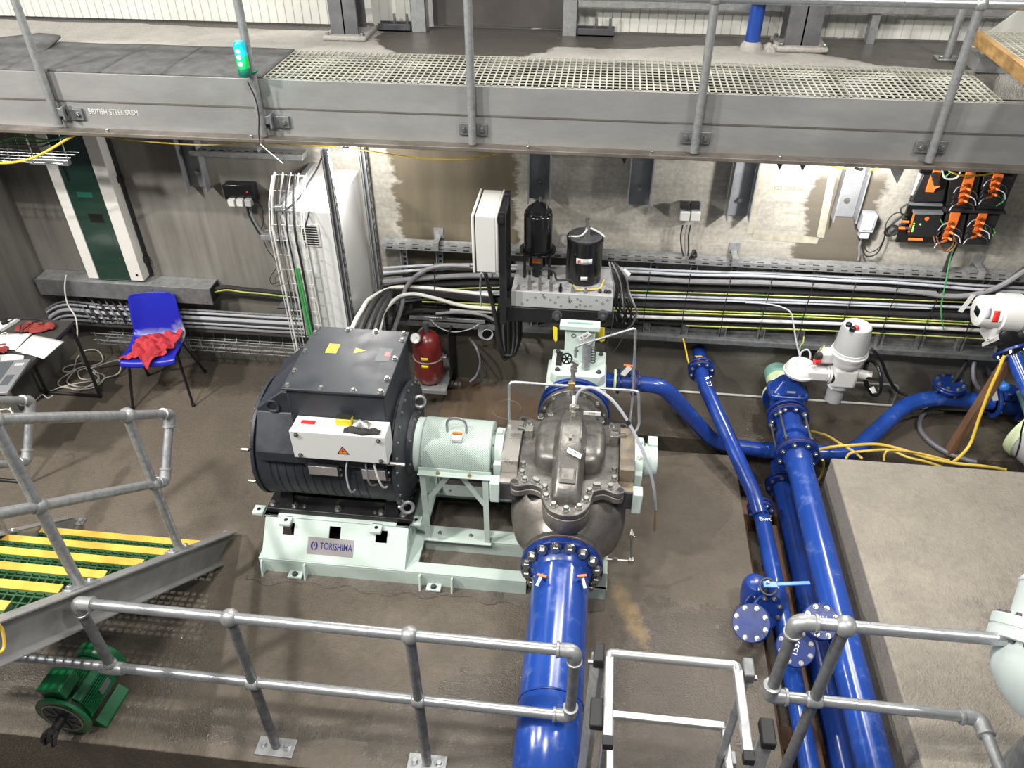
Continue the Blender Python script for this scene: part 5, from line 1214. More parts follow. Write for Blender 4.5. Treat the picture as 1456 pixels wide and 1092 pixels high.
def strut_post(x, y, z0, z1, label):
    t = thing('strut_post', (x, y, z0), label, 'post')
    m = MB(); m.box(x-.022, x+.022, y+.018, y+.022, z0, z1); m.box(x-.022, x-.018, y-.022, y+.022, z0, z1); m.box(x+.018, x+.022, y-.022, y+.022, z0, z1); m.box(x-.022, x-.010, y-.022, y-.018, z0, z1); m.box(x+.010, x+.022, y-.022, y-.018, z0, z1); m.build('channel', 'galv_bright', t)
    n = int((z1-z0)/.055)
    for k in range(min(n, 40)): m = MB(); m.box(x+.0215, x+.0228, y-.007, y+.007, z0+.02+k*.055, z0+.045+k*.055); m.build('slot', 'black_rubber', t)
    m = MB(); m.box(x-.05, x+.05, y-.05, y+.05, z0, z0+.006); m.build('foot', 'galv', t)
strut_post(-1.648, 4.47, 0, 2.2, 'galvanised slotted post at the front corner of the grey wall cabinet')
strut_post(-1.615, 5.10, 0, 2.2, 'galvanised slotted post close to wall behind the grey wall cabinet')
t = thing('strut_rail', (-2.0, 4.8, 1.8), 'galvanised strut rail lying along the left top edge of grey cabinet', 'strut')
m = MB(); m.box(-2.035, -1.995, 4.46, 5.178, 1.787, 1.82); m.build('channel', 'galv_bright', t, bev=.003)
t = thing('strut_rail', (-2.5, 5.1, 1.87), 'horizontal galvanised slotted rail on the wall above black socket', 'strut')
a, b2 = at(270, 216, Y=5.10), at(432, 226, Y=5.10)
m = MB(); m.box(a.x, b2.x, 5.08, 5.178, a.z-.022, a.z+.018); m.build('channel', 'galv', t, bev=.003)
for k in range(12): m = MB(); x = a.x+.03+k*.062; m.box(x, x+.03, 5.10, 5.115, a.z+.0175, a.z+.019); m.build('slot', 'black_rubber', t)
# vertical basket in front of the cabinet
t = thing('wire_basket_riser', (-2.0, 4.45, .6), 'white wire basket riser with cables running up the grey cabinet front', 'cable tray')
def bp(u, s): # u across 0..1, s height parameter along the path
    pts = [(4.44, .58), (4.44, 1.68), (4.52, 1.86), (4.66, 1.99)]
    L = [0]; 
    for a, b3 in zip(pts[:-1], pts[1:]): L.append(L[-1]+math.hypot(b3[0]-a[0], b3[1]-a[1]))
    for i in range(3):
        if s <= L[i+1] or i == 2:
            f = (s-L[i])/(L[i+1]-L[i]); y = pts[i][0]+(pts[i+1][0]-pts[i][0])*f; z = pts[i][1]+(pts[i+1][1]-pts[i][1])*f; break
    return V(-2.065+.21*u, y, z)
SM = 1.46
for u in (0, .25, .5, .75, 1.0):
    m = MB(); m.tube([bp(u, SM*k/16) for k in range(17)], .0042 if u not in (0,) else .009, 6); m.build('wire', 'white_paint', t)
for u in (0, 1.0):
    m = MB(); m.tube([bp(u, SM*k/16)-V(0, .05, 0) for k in range(17)], .0035, 6); m.build('side_wire', 'white_paint', t)
for k in range(14):
    s = .04+k*.108; m = MB(); m.tube([bp(0, s)-V(0, .05, 0), bp(0, s), bp(1, s), bp(1, s)-V(0, .05, 0)], .003, 6); m.build('rung', 'white_paint', t)
for k, (u, mt, r, nm) in enumerate(((.12, 'black_cable', .004, 'thin black cable at left edge of the basket riser'), (.2, 'grey_cable', .005, 'thin grey cable second from left in the basket riser'), (.4, 'black_cable', .0055, 'black cable in the middle of the basket riser'), (.58, 'green_cable', .011, 'bright green cable in the right half of the basket riser'), (.68, 'black_cable', .008, 'black cable hugging the green one in the basket riser'), (.66, 'green_cable', .009, 'second green cable twisting round the black one in basket riser'))):
    P = [bp(u+.05*sin(3*k+s*4)+(.1*(s-.3) if k < 3 else 0), SM*s)+V(0, -.014, 0) for s in ((0, .1, .2, .3, .42, .52, .62, .72, .82, .92, 1) if 'green' not in mt else (0, .1, .2, .3, .38, .46, .52, .56))]
    m = MB(); m.tube(spline(P, 4), r, 8); tag(m.build('riser_cable', mt, loc=P[5]), nm, 'cable')
pxl([(402, 303, 4.42), (425, 282, 4.6), (440, 258, 4.7), (452, 238, 4.9), (458, 222, 5.0)], 4.6, .006, 'black_cable', 'black_lead', 'black lead sweeping up across the grey cabinet top', 'cable')
pxl([(440, 300, 4.49), (436, 315, 4.47), (431, 330, 4.47)], 4.5, .005, 'black_cable', 'black_lead', 'short black lead over cabinet front edge by the vent', 'cable')
# hanging tray top left under the gantry
t = thing('hanging_tray', (-3.7, 4.72, 2.05), 'pale channel and wire tray hung from rods at the upper left', 'cable tray')
YH = 4.72
a, b2 = at(43, 228, Y=YH), at(99, 231, Y=YH)
m = MB(); m.box(a.x, b2.x, YH-.02, YH+.02, a.z-.02, a.z+.022); m.build('channel', 'galv_bright', t, bev=.003)
for x, y, x2, y2 in ((29, 176, 48, 224), (77, 178, 96, 226)):
    p, q = at(x, y, Y=YH), at(x2, y2, Y=YH); m = MB(); m.cyl((q.x, YH, q.z), (q.x, YH, 2.21), .004, 8); m.build('drop_rod', 'galv_bright', t)
    m = MB(); m.torus((q.x, YH, 2.185), (0, 1, 0), .014, .004, 14, 6); m.build('eye', 'galv_bright', t)
for k in range(5):
    y = YH-.10+.05*k; m = MB(); m.tube([(-4.42, y, a.z+.03), (b2.x+.02, y, a.z+.03)], .0028, 6); m.build('wire', 'galv_bright', t)
for k in range(10):
    x = -4.38+k*.075; m = MB(); m.tube([(x, YH-.11, a.z+.10), (x, YH-.11, a.z+.03), (x, YH+.10, a.z+.03), (x, YH+.10, a.z+.10)], .0026, 6); m.build('rib', 'galv_bright', t)
pxl([(-4, 203), (20, 195), (45, 196), (70, 199), (92, 194), (110, 186)], YH-.02, .006, 'green_cable', 'green_cable', 'upper green cable in the hanging tray at upper left', 'cable')
pxl([(-4, 206), (25, 202), (55, 203), (85, 197), (105, 189)], YH+.02, .006, 'green_cable', 'green_cable', 'lower green cable in the hanging tray at upper left', 'cable')
pxl([(0, 208), (30, 206), (55, 209), (75, 203), (95, 203)], YH, .006, 'black_cable', 'tray_cable', 'black cable in the hanging tray at upper left', 'cable')
pxl([(-6, 232), (18, 231), (45, 225), (72, 212), (95, 198), (114, 188)], 4.55, .008, 'yellow_cable', 'yellow_cable', 'yellow cable sagging in front of the hanging tray, upper left', 'cable')

# ------------------------------------------------------------------ festoon lamps
def festoon(px_, py_, label, watts):
    c = at(px_, py_, Y=4.66); t = thing('festoon_lamp', c, label, 'lamp')
    m = MB(); m.sphere(c-V(0, 0, .03), .026, 10); m.build('bulb', 'lamp_glow', t)
    m = MB(); m.lathe(c+V(0, 0, -.005), (0, 0, 1), [(0, .026), (.02, .02), (.05, .018)], 16); m.build('holder', 'black_rubber', t)
    m = MB(); 
    for k in range(6): a = k*pi/3; m.tube([c+V(.022*cos(a), .022*sin(a), 0), c+V(.045*cos(a), .045*sin(a), -.035), c+V(.03*cos(a), .03*sin(a), -.075)], .0016, 5)
    m.torus(c-V(0, 0, .075), (0, 0, 1), .03, .002, 16, 5); m.build('cage', 'galv_bright', t)
    l = bpy.data.lights.new('bulb_light', 'POINT'); l.energy = watts; l.color = (1, .97, .92); l.shadow_soft_size = .05
    o = bpy.data.objects.new('bulb_light', l); COL.objects.link(o); o.location = c-V(0, .02, .085); 
    return c
LA = festoon(492, 208, 'lit festoon bulb hanging between the two galvanised posts, left', 42)
LB = festoon(1221, 240, 'lit festoon bulb hanging below gantry on the right, by pale triangle', 80)
pxl([(120, 190), (170, 197), (230, 203), (290, 206), (360, 203), (430, 207), (480, 209)], 4.56, .0048, 'yellow_cable', 'festoon_cable', 'yellow festoon cable under the gantry left of the left bulb', 'cable')
pxl([(502, 211), (540, 217), (600, 225), (660, 226), (710, 217)], 4.62, .0048, 'yellow_cable', 'festoon_cable', 'yellow festoon cable sagging between left bulb and the pump motor', 'cable')
pxl([(1170, 232), (1190, 238), (1212, 241)], 4.6, .0048, 'yellow_cable', 'festoon_cable', 'short yellow festoon cable just left of the right bulb', 'cable')
pxl([(1235, 248), (1240, 242), (1262, 237), (1280, 232)], 4.6, .0055, 'yellow_cable', 'festoon_cable', 'yellow festoon cable rising just right of the right bulb', 'cable')
pxl([(1345, 240), (1365, 249), (1395, 249), (1425, 244), (1460, 235)], 4.6, .005, 'yellow_cable', 'festoon_cable', 'yellow cable sagging over the orange module panel', 'cable')

# ------------------------------------------------------------------ cable ladder rack on the right
t = thing('cable_ladder', (.8, 5.12, .55), 'long galvanised cable ladder fixed upright along the back wall', 'cable ladder')
YK = 5.09
xr0, xr1 = -1.56, 3.6
m = MB(); m.box(xr0, xr1, 5.06, 5.15, 1.262, 1.266); m.box(xr0, xr1, 5.058, 5.062, 1.232, 1.266); m.box(xr0, xr1, 5.146, 5.15, 1.232, 1.275); m.build('top_rail', 'galv', t)
m = MB(); m.box(xr0, xr1, 5.05, 5.15, .607, .611); m.box(xr0, xr1, 5.048, 5.052, .575, .612); m.box(xr0, xr1, 5.146, 5.15, .575, .64); m.build('bottom_rail', 'galv_dark', t)
k = 0; x = xr0+.05
while x < 3.3:
    m = MB(); m.box(x, x+.045, 5.0575, 5.0585, 1.242, 1.252); m.box(x, x+.045, 5.075, 5.087, 1.2655, 1.2665); m.build('slot', 'black_rubber', t); x += .095
for x in [-1.40, -1.13]+[-.70+.285*k for k in range(15)]:
    m = MB(); m.box(x-.025, x-.02, 5.10, 5.14, .61, 1.262); m.box(x+.02, x+.025, 5.10, 5.14, .61, 1.262); m.box(x-.025, x+.025, 5.138, 5.141, .61, 1.262); r = m.build('rung', 'galv', t)
    for q in range(5): m = MB(); z = 1.06+.04*q; m.box(x-.012, x+.012, 5.1365, 5.1385, z, z+.022); m.build('slot', 'black_rubber', r)
for x in (-1.14, .99, 2.64):
    m = MB(); m.box(x-.02, x+.02, 5.04, 5.06, 1.245, 1.30); m.box(x-.02, x+.02, 5.04, 5.18, 1.30, 1.306); m.box(x-.035, x+.035, 5.174, 5.18, 1.28, 1.36); m.build('wall_bracket', 'galv', t)
# cables on it: (y in the photo at x = 1015, slope handled by points), colours from top to bottom
def run(y0, r, mt, nm, left=None, right=None, Y=YK, dr=0, cat='cable', wob=0, x0=545, x1=1462):
    pts = []
    L0 = left if left is not None else y0-.033*(1015-x0)+4
    xs = [x0, 580, 616, 669, 740, 820, 900, 960, 1015, 1079, 1140, 1200, 1260, 1320, 1390, x1]
    for i, x in enumerate(xs):
        if x > x1 or x < x0: continue
        y = y0+.034*(x-1015)+wob*sin(i*1.9)
        if x < 760 and left is not None: f = (760-x)/(760-x0); y = y*(1-f**1.6)+left*f**1.6
        if right is not None and x > 1150: y += right*((x-1150)/310)**1.3
        pts.append((x, y))
    P = [at(x, y, Y=Y) for x, y in pts]
    m = MB(); m.tube(spline(P, 4), r, 8)
    return tag(m.build('rack_cable', mt, loc=P[len(P)//2]), nm, cat, None)
run(386.5, .010, 'lightgrey_cable', 'topmost pale blue grey cable on the cable ladder', 381, 8, wob=.6)
run(391, .011, 'lightgrey_cable', 'second pale blue grey cable from the top of ladder', 388, 10, Y=5.07, wob=.8)
run(395.5, .008, 'black_cable', 'thin black cable under the pale blue grey pair on ladder', 393, 8, Y=5.09)
run(400.5, .020, 'grey_cable', 'thick mid grey cable third group down on the cable ladder', 401, 14, Y=5.05, wob=.8, x1=1330)
run(407, .012, 'black_cable', 'black cable directly under the thick mid grey one', 408, 2, Y=5.09)
run(411, .021, 'black_cable', 'fat dusty black cable in upper half of the ladder', 413, 4, Y=5.08)
run(417.5, .0045, 'greenyellow_cable', 'thin upper green and yellow earth wire on the ladder', 421, 0, Y=5.05)
run(420, .012, 'black_cable', 'black cable behind the thin upper earth wire', 424, 2, Y=5.09)
run(423.5, .010, 'lightgrey_cable', 'upper pale cable at mid height of the cable ladder', 428, 2, Y=5.06)
run(427, .009, 'lightgrey_cable', 'lower pale cable at mid height of the cable ladder', 433, 2, Y=5.06, x1=1320)
run(430.5, .010, 'black_cable', 'black cable between pale pair and fat black conduit', 436, 0, Y=5.09)
run(436, .023, 'black_cable', 'fattest black cable in the lower half of the ladder', None, 2, Y=5.08, x0=600)
run(443, .0055, 'greenyellow_cable', 'upper one of the paired bright earth cables on ladder', None, 4, Y=5.04, x0=600)
run(446.5, .0055, 'greenyellow_cable', 'lower one of the paired bright earth cables on ladder', None, 4, Y=5.04, x0=640)
run(449, .012, 'black_cable', 'black cable below the paired bright earth cables', None, 2, Y=5.09, x0=600)
run(454, .014, 'white_paint', 'bright white conduit low on the cable ladder', None, 4, Y=5.05, x0=640, cat='conduit')
run(459.5, .014, 'black_cable', 'black cable just below the bright white conduit', None, 2, Y=5.09, x0=640)
run(464.5, .005, 'greenyellow_cable', 'lowest yellow green cable just above the bottom rail', None, 6, Y=5.04, x0=975)
pxl([(1314, 416.5), (1345, 421), (1380, 420), (1420, 408), (1462, 382)], 5.04, .0195, 'grey_cable', 'rising_hose', 'thick grey cable rising out of the ladder at the right edge', 'cable')
pxl([(1320, 420), (1345, 424), (1385, 420), (1425, 403), (1462, 376)], 5.06, .010, 'black_cable', 'rising_cable', 'black cable behind the thick grey rising one at right edge', 'cable')
for x in (1005, 1058, 1115, 1170, 950, 900, 1230, 1290, 620, 670):
    pass
ties = thing('cable_ties', (.6, 5.05, .9), 'black cable ties strapping the cables to the ladder rungs', 'cable ties')
for x in [-1.13]+[-.70+.285*k for k in range(0, 14)]:
    m = MB(); P = [(x-.03, 5.035, 1.17), (x-.03, 5.03, 1.05), (x-.04, 5.028, .90), (x-.035, 5.02, .75), (x-.035, 5.02, .66)]
    for a, b3 in zip(P[:-1], P[1:]): m.bar(a, b3, .006, .004, up=(0, 1, 0))
    m.build('tie', 'black_rubber', ties)
# fat cables from the motor box to the wall
for k, (mt, r, dx, dz, nm) in enumerate((('white_cable', .015, 0, 0, 'white cable at left of the bundle behind motor box'), ('black_cable', .021, 13, 0, 'fat black cable, left of two pairs behind motor box'), ('black_cable', .021, 24, 2, 'fat black cable second from left behind motor box'), ('black_cable', .020, 33, 3, 'fat black cable third from left behind motor box'), ('white_cable', .014, 42, 10, 'white cable arching over at right of the bundle behind motor box'))):
    last = [(560, 409, 5.02), (600, 409, 5.04), (640, 413, 5.04), (700, 420, 5.04)] if k < 4 else [(566, 423, 4.9), (588, 418, 4.98), (618, 424, 5.0), (660, 435, 5.02), (712, 440, 5.03)]
    P0 = [(498+dx, 480, 3.95), (503+dx, 462+dz*.3, 4.05), (514+dx*.85, 442+dz, 4.3), (527+dx*.75, 424+dz, 4.7)] if k < 4 else [(538, 482, 3.95), (541, 462, 4.1), (546, 443, 4.4)]
    off = k*3.2 if k < 4 else 0
    pts = P0+[(x, y+off*(.8), Y) for x, y, Y in last]
    m = MB(); P = [at(x, y, Y=Y) for x, y, Y in pts]; P[0].z = 1.20; P[0].y = 3.86
    m.tube(spline(P, 6), r, 10); tag(m.build('motor_cable', mt, loc=P[3]), nm, 'cable')
pxl([(559, 472, 4.6), (566, 452, 4.8), (572, 432, 4.95), (578, 408, 5.02), (598, 388, 5.03), (625, 378, 5.03), (668, 378, 5.03)], 5, .017, 'grey_cable', 'grey_cable', 'grey cable sweeping up from behind motor box to the top of ladder', 'cable')
pxl([(556, 468, 4.7), (562, 445, 4.9), (570, 420, 5.03), (585, 397, 5.04), (610, 382, 5.05)], 5, .012, 'black_cable', 'black_cable', 'black cable beside the sweeping grey one behind motor box', 'cable')
# lower cables left of the hydraulic unit
pxl([(560, 452), (590, 442), (630, 443), (680, 448), (712, 462)], 5.06, .019, 'black_cable', 'low_cable', 'black cable arching over the galvanised rail above red tank', 'cable')
pxl([(620, 446), (655, 444), (690, 449), (715, 464), (722, 478)], 5.0, .012, 'grey_cable', 'low_cable', 'grey cable curving down beside the hanging cable loop', 'cable')
t = thing('strut_rail', (-1.0, 5.1, .63), 'bright galvanised rail on the wall above the red tank', 'strut')
a, b2 = at(582, 450, Y=5.06), at(690, 457, Y=5.06); m = MB(); m.box(a.x, b2.x, 5.05, 5.178, a.z-.02, a.z+.012); m.build('channel', 'galv_bright', t, bev=.003)
pxl([(612, 454), (625, 466), (645, 472), (668, 468), (682, 460)], 5.0, .004, 'lightgrey_cable', 'thin_wire', 'thin pale wire sagging under the rail above the red tank', 'wire')
m = MB(); c = at(690, 473, Y=5.05)
for k in range(4): m.torus(c+V(.006*k, -.004*k, -.003*k), (.1, -1, .3), .055-.004*k, .004, 26, 6)
tag(m.build('wire_coil', 'lightgrey_cable', loc=c), 'small coil of pale wire left of the hanging cable loop', 'wire coil', None)
pxl([(668, 481, 5.1), (678, 496, 5.0), (683, 515, 4.98), (678, 533, 4.98), (668, 543, 4.95)], 5.0, .010, 'grey_hose', 'drain_hose', 'dark grey hose drooping to the floor right of red tank', 'hose')
pxl([(678, 500, 5.16), (686, 515, 5.1), (690, 532, 5.02), (682, 540, 4.97)], 5.0, .008, 'black_cable', 'thin_lead', 'thin black lead beside the drooping dark grey hose', 'cable')
t = thing('cable_loop', (-.62, 4.75, .45), 'hanging loop of fat black and grey cables left of hydraulic unit', 'cable loop')
for k in range(7):
    dx = .012*k; mt = ('black_cable', 'black_cable', 'grey_cable', 'black_cable', 'grey_cable', 'black_cable', 'black_cable')[k]
    P = [at(722, 446, Y=4.78)+V(.02*k-.05, .012*k, .12), at(716, 462, Y=4.78)+V(.022*k-.05, .012*k, 0), at(716, 490, Y=4.78)+V(.015*k-.035, .012*k, 0), at(718, 508, Y=4.78)+V(.006*k-.01, .008*k, -.015), at(724, 506, Y=4.78)+V(.008*k-.01, .008*k, 0), at(727, 488, Y=4.78)+V(.013*k-.02, .012*k, 0), at(729, 462, Y=4.78)+V(.013*k-.03, .012*k, 0), at(730, 440, Y=4.78)+V(.01*k-.03, .012*k, .1)]
    m = MB(); m.tube(spline(P, 6), .013, 8); m.build('cable', mt, t)
m = MB(); c = at(719, 507, Y=4.78); m.torus(c+V(.02, .03, .01), (0, .3, 1), .05, .010, 20, 6); m.build('binding', 'black_rubber', t)
pxl([(690, 388, 4.7), (694, 405, 4.72), (700, 430, 4.75), (706, 460, 4.75), (712, 490, 4.76), (717, 506, 4.77)], 4.7, .015, 'black_cable', 'black_conduit', 'black conduit slanting down from the white isolator box', 'conduit')
pxl([(684, 388, 4.7), (683, 410, 4.8), (684, 435, 4.85)], 4.7, .006, 'lightgrey_cable', 'thin_wire', 'pale wire hanging from the white isolator box', 'wire')

# ------------------------------------------------------------------ isolator box on its frame
t = thing('isolator_box', (-.69, 4.7, 1.4), 'narrow white isolator box with dusty top in front of cable ladder', 'electrical box')
m = MB(); m.box(-.755, -.625, 4.50, 4.90, 1.40, 1.80); m.build('case', 'white_paint', t, bev=.006)
m = MB(); m.box(-.778, -.760, 4.495, 4.905, 1.395, 1.805); m.build('door', 'white_paint', t, bev=.005)
m = MB(); m.box(-.761, -.754, 4.50, 4.90, 1.40, 1.80); m.build('seal', 'black_rubber', t)
m = MB(); m.box(-.624, -.612, 4.495, 4.905, 1.395, 1.805); m.build('back_plate', 'white_paint', t, bev=.004)
for y in (4.60, 4.72): m = MB(); m.cyl((-.69, y, 1.40), (-.69, y, 1.36), .015, 12); m.build('gland', 'black_rubber', t)
t = thing('support_frame', (-.58, 4.7, .98), 'black steel frame legs carrying the white isolator box', 'frame')
for y in (4.55, 4.82):
    m = MB(); m.box(-.608, -.565, y-.02, y+.02, .98, 1.82); m.build('upright', 'black_steel', t, bev=.003)
m = MB(); m.box(-.605, -.57, 4.5, 4.9, 1.76, 1.80); m.build('cross_bar', 'black_steel', t)
# ------------------------------------------------------------------ hydraulic unit
t = thing('hydraulic_unit', (-.19, 4.75, 1.0), 'hydraulic power unit with grey valve block on a black beam', 'hydraulic unit')
m = MB(); m.box(-.60, .155, 4.59, 5.0, .975, 1.088); m.build('support_beam', 'black_steel', t, bev=.004)
m = MB(); m.box(-.60, -.54, 4.98, 5.178, .99, 1.07); m.build('wall_arm', 'black_steel', t)
m = MB(); m.box(.08, .14, 4.98, 5.178, .99, 1.07); m.build('wall_arm', 'black_steel', t)
m = MB(); m.box(-.537, .153, 4.60, 4.97, 1.09, 1.212); blk = m.build('valve_block', 'actuator_grey', t, bev=.004)
for i in range(24):
    x = -.50+random.random()*.62; z = 1.11+random.random()*.085
    m = MB(); m.torus((x, 4.5995, z), (0, 1, 0), .007, .0016, 10, 5); m.build('port_mark', 'dark_steel', blk)
for x, h, mt in ((-.49, .03, 'zinc'), (-.415, .12, 'machined'), (-.345, .12, 'machined'), (-.27, .12, 'machined'), (-.205, .06, 'black_gloss'), (-.12, .045, 'zinc'), (-.035, .04, 'zinc')):
    m = MB(); m.cyl((x, 4.625, 1.212), (x, 4.625, 1.212+h*.6), .013, 6); m.cyl((x, 4.625, 1.212+h*.6), (x, 4.625, 1.212+h), .008, 10); f = m.build('valve_stem', mt, t)
    if h > .1: m = MB(); m.cyl((x, 4.625, 1.332), (x, 4.625, 1.36), .009, 10); m.build('cap', 'black_gloss', f)
for x in (.06, .10, .125): m = MB(); m.sphere((x, 4.64, 1.225), .014, 6); m.build('connector', 'black_rubber', t)
mc = V(-.380, 4.83, 0)
m = MB(); m.lathe(mc+V(0, 0, 1.212), (0, 0, 1), [(0, .035), (.09, .035), (.09, .062), (.2, .062)], 24); m.build('bell_housing', 'black_gloss', t)
m = MB(); m.box(mc.x-.03, mc.x+.03, mc.y-.072, mc.y-.05, 1.345, 1.385); m.build('orange_label', 'sticker_orange', t)
for dx in (-.085, .085): m = MB(); m.cyl(mc+V(dx, -.04, 1.212), mc+V(dx, -.04, 1.41), .011, 10); m.build('pillar', 'black_gloss', t)
m = MB(); m.lathe(mc+V(0, 0, 1.41), (0, 0, 1), [(0, .125), (.012, .125)], 40); m.build('motor_flange', 'black_gloss', t, bev=.002)
m = MB(); m.lathe(mc+V(0, 0, 1.422), (0, 0, 1), [(0, .105), (.015, .105), (.018, .098), (.03, .096), (.25, .096), (.262, .09), (.27, .078)], 40); pm = m.build('pump_motor', 'black_gloss', t)
m = MB(); m.lathe(mc+V(0, 0, 1.692), (0, 0, 1), [(0, .09), (.004, .09), (.008, .076), (.03, .072), (.065, .03), (.07, .02), (.075, .02)], 32); m.build('fan_cover', 'black_gloss', t)
m = MB(); m.cyl(mc+V(.01, 0, 1.765), mc+V(.01, 0, 1.795), .010, 8); m.torus(mc+V(.055, -.02, 1.735), (1, .3, 0), .016, .005, 14, 6); m.build('lifting_eye', 'dark_steel', t)
for a in range(8): bolt(pm, mc+V(.086*cos(a*pi/4+.3), .086*sin(a*pi/4+.3), 1.69), (0, 0, 1), .007, mat='dark_steel')
tc_ = V(-.06, 4.825, 0)
m = MB(); m.lathe(tc_+V(0, 0, 1.212), (0, 0, 1), [(0, .118), (.005, .122), (.29, .122), (.295, .126), (.318, .126), (.32, .118), (.325, .10), (.325, .001)], 48, caps=False); tk = m.build('oil_tank', 'black_gloss', t)
m = MB(); m.cyl(tc_+V(0, 0, 1.532), tc_+V(0, 0, 1.545), .112, 40); m.build('tank_lid', 'dark_steel', tk, bev=.002)
for a in range(6): bolt(tk, tc_+V(.09*cos(a*pi/3), .09*sin(a*pi/3), 1.545), (0, 0, 1), .008, mat='dark_steel')
m = MB(); m.cyl(tc_+V(.01, 0, 1.545), tc_+V(.01, 0, 1.60), .022, 12); m.cyl(tc_+V(.01, 0, 1.60), tc_+V(.01, 0, 1.635), .014, 10); m.cyl(tc_+V(.01, 0, 1.635), tc_+V(.01, 0, 1.66), .018, 6); m.build('filler', 'zinc', tk)
m = MB(); m.tube(spline([tc_+V(-.11, -.03, 1.54), tc_+V(-.03, -.05, 1.56), tc_+V(.01, -.03, 1.60)]), .006, 8); m.tube(spline([tc_+V(.03, -.01, 1.60), tc_+V(.09, 0, 1.565), tc_+V(.125, .0, 1.535)]), .007, 8); m.build('rope_tie', 'white_cable', tk)
m = MB(); m.tube(spline([tc_+V(-.12, .02, 1.53), tc_+V(-.165, .03, 1.52), tc_+V(-.17, .03, 1.46), tc_+V(-.13, .03, 1.43)]), .009, 8); m.build('hose', 'grey_cable', tk)
def onround(c, R, a0, a1, z0, z1, name, mt, par, n=8):
    m = MB(); m.grid(lambda u, v: V(c.x+R*sin(a0+(a1-a0)*u), c.y-R*cos(a0+(a1-a0)*u), z0+(z1-z0)*v), n, 1); return m.build(name, mt, par, thick=.001)
st_ = onround(tc_, .1228, -.42, .47, 1.385, 1.425, 'maker_label', 'sticker_white', tk)
m = MB(); m.torus(tc_+V(-.030, -.1205, 1.405), (0, 1, 0), .010, .0025, 14, 5); m.bar(tc_+V(-.036, -.1205, 1.405), tc_+V(-.024, -.1205, 1.405), .003, .006); m.build('label_mark', 'sticker_red', st_)
m = MB()
for k in range(3): m.bar(tc_+V(-.005, -.1238, 1.415-.009*k), tc_+V(.032, -.121, 1.415-.009*k), .002, .003)
m.build('label_print', 'sticker_grey', st_)
onround(tc_, .1228, -.12, .25, 1.262, 1.290, 'small_label', 'sticker_white', tk)
m = MB(); m.tube(spline([(-.14, 4.63, 1.30), (-.11, 4.62, 1.26), (-.09, 4.63, 1.232), (0, 4.65, 1.228), (.06, 4.67, 1.232), (.085, 4.72, 1.27)]), .005, 8); m.build('earth_wire', 'yellow_cable', t)
m = MB(); m.tube(spline([(-.35, 4.66, 1.34), (-.30, 4.65, 1.37), (-.25, 4.64, 1.35), (-.23, 4.63, 1.30), (-.15, 4.62, 1.31), (-.12, 4.62, 1.28)]), .008, 8); m.build('lead', 'black_cable', t)
for px_ in (792, 857):
    p = at(px_, 449, Y=4.575); m = MB(); m.cyl(p, p+V(0, .03, 0), .034, 20); m.cyl(p-V(0, .035, 0), p, .016, 10); g_ = m.build('hose_port', 'dark_steel', t)
    m = MB(); m.torus(p+V(-.008, -.02, -.035), (.15, 1, .1), .034, .0035, 20, 6); m.build('tag_ring', 'black_cable', g_)
    q = p+V(-.005, -.03, -.07); s = .018 if px_ < 800 else .034
    m = MB(); m.prism([q+V(-s, 0, 0), q+V(s*.7, -.01, .0), q+V(s*.9, -.02, -.10), q+V(s*.2, -.02, -.115), q+V(-s*.7, 0, -.10)], (0, .002, 0)); m.build('yellow_tag', 'sticker_yellow', g_)
# plug and lead bunch at its right end
m = MB(); c = at(885, 384, Y=4.75); m.cyl(c+V(-.04, 0, .02), c, .010, 10); m.cyl(c, c+V(.045, -.01, -.035), .022, 12)
tag(m.build('white_plug', 'white_paint', loc=c), 'white plug on lead right of the black oil tank', 'plug')
for k in range(9):
    x = 868+k*2.4; P = [at(866+k*1.0, 372+2*k % 7, Y=4.74), at(x+2, 392, Y=4.70), at(x+6, 412, Y=4.68+.01*k), at(x+8+(k-4)*1.5, 432, Y=4.70), at(x+4+(k % 3)*7, 446+3*(k % 4), Y=4.74), at(870+k*3, 462+2*(k % 3), Y=4.78), at(866+k*2, 446, Y=4.80)]
    m = MB(); m.tube(spline(P, 5), .0055+.001*(k % 3), 7); tag(m.build('unit_lead', 'black_cable' if k % 4 else 'grey_cable', loc=P[2]), ('grey' if k % 4 == 0 else 'black')+' lead in the bunch hanging at the right end of valve block', 'cable', ('grey' if k % 4 == 0 else 'black')+' leads right of the valve block')
pxl([(884, 432, 4.8), (895, 440, 4.8), (903, 452, 4.8), (906, 457, 4.8)], 4.8, .005, 'black_cable', 'stray_lead', 'stray black lead sticking out right below the valve block', 'cable')
pxl([(868, 470, 4.75), (860, 500, 4.7), (866, 506, 4.7), (880, 490, 4.8), (890, 470, 4.9)], 4.8, .003, 'black_cable', 'thin_lead', 'thin black wire looping right of the pale green actuator', 'wire')

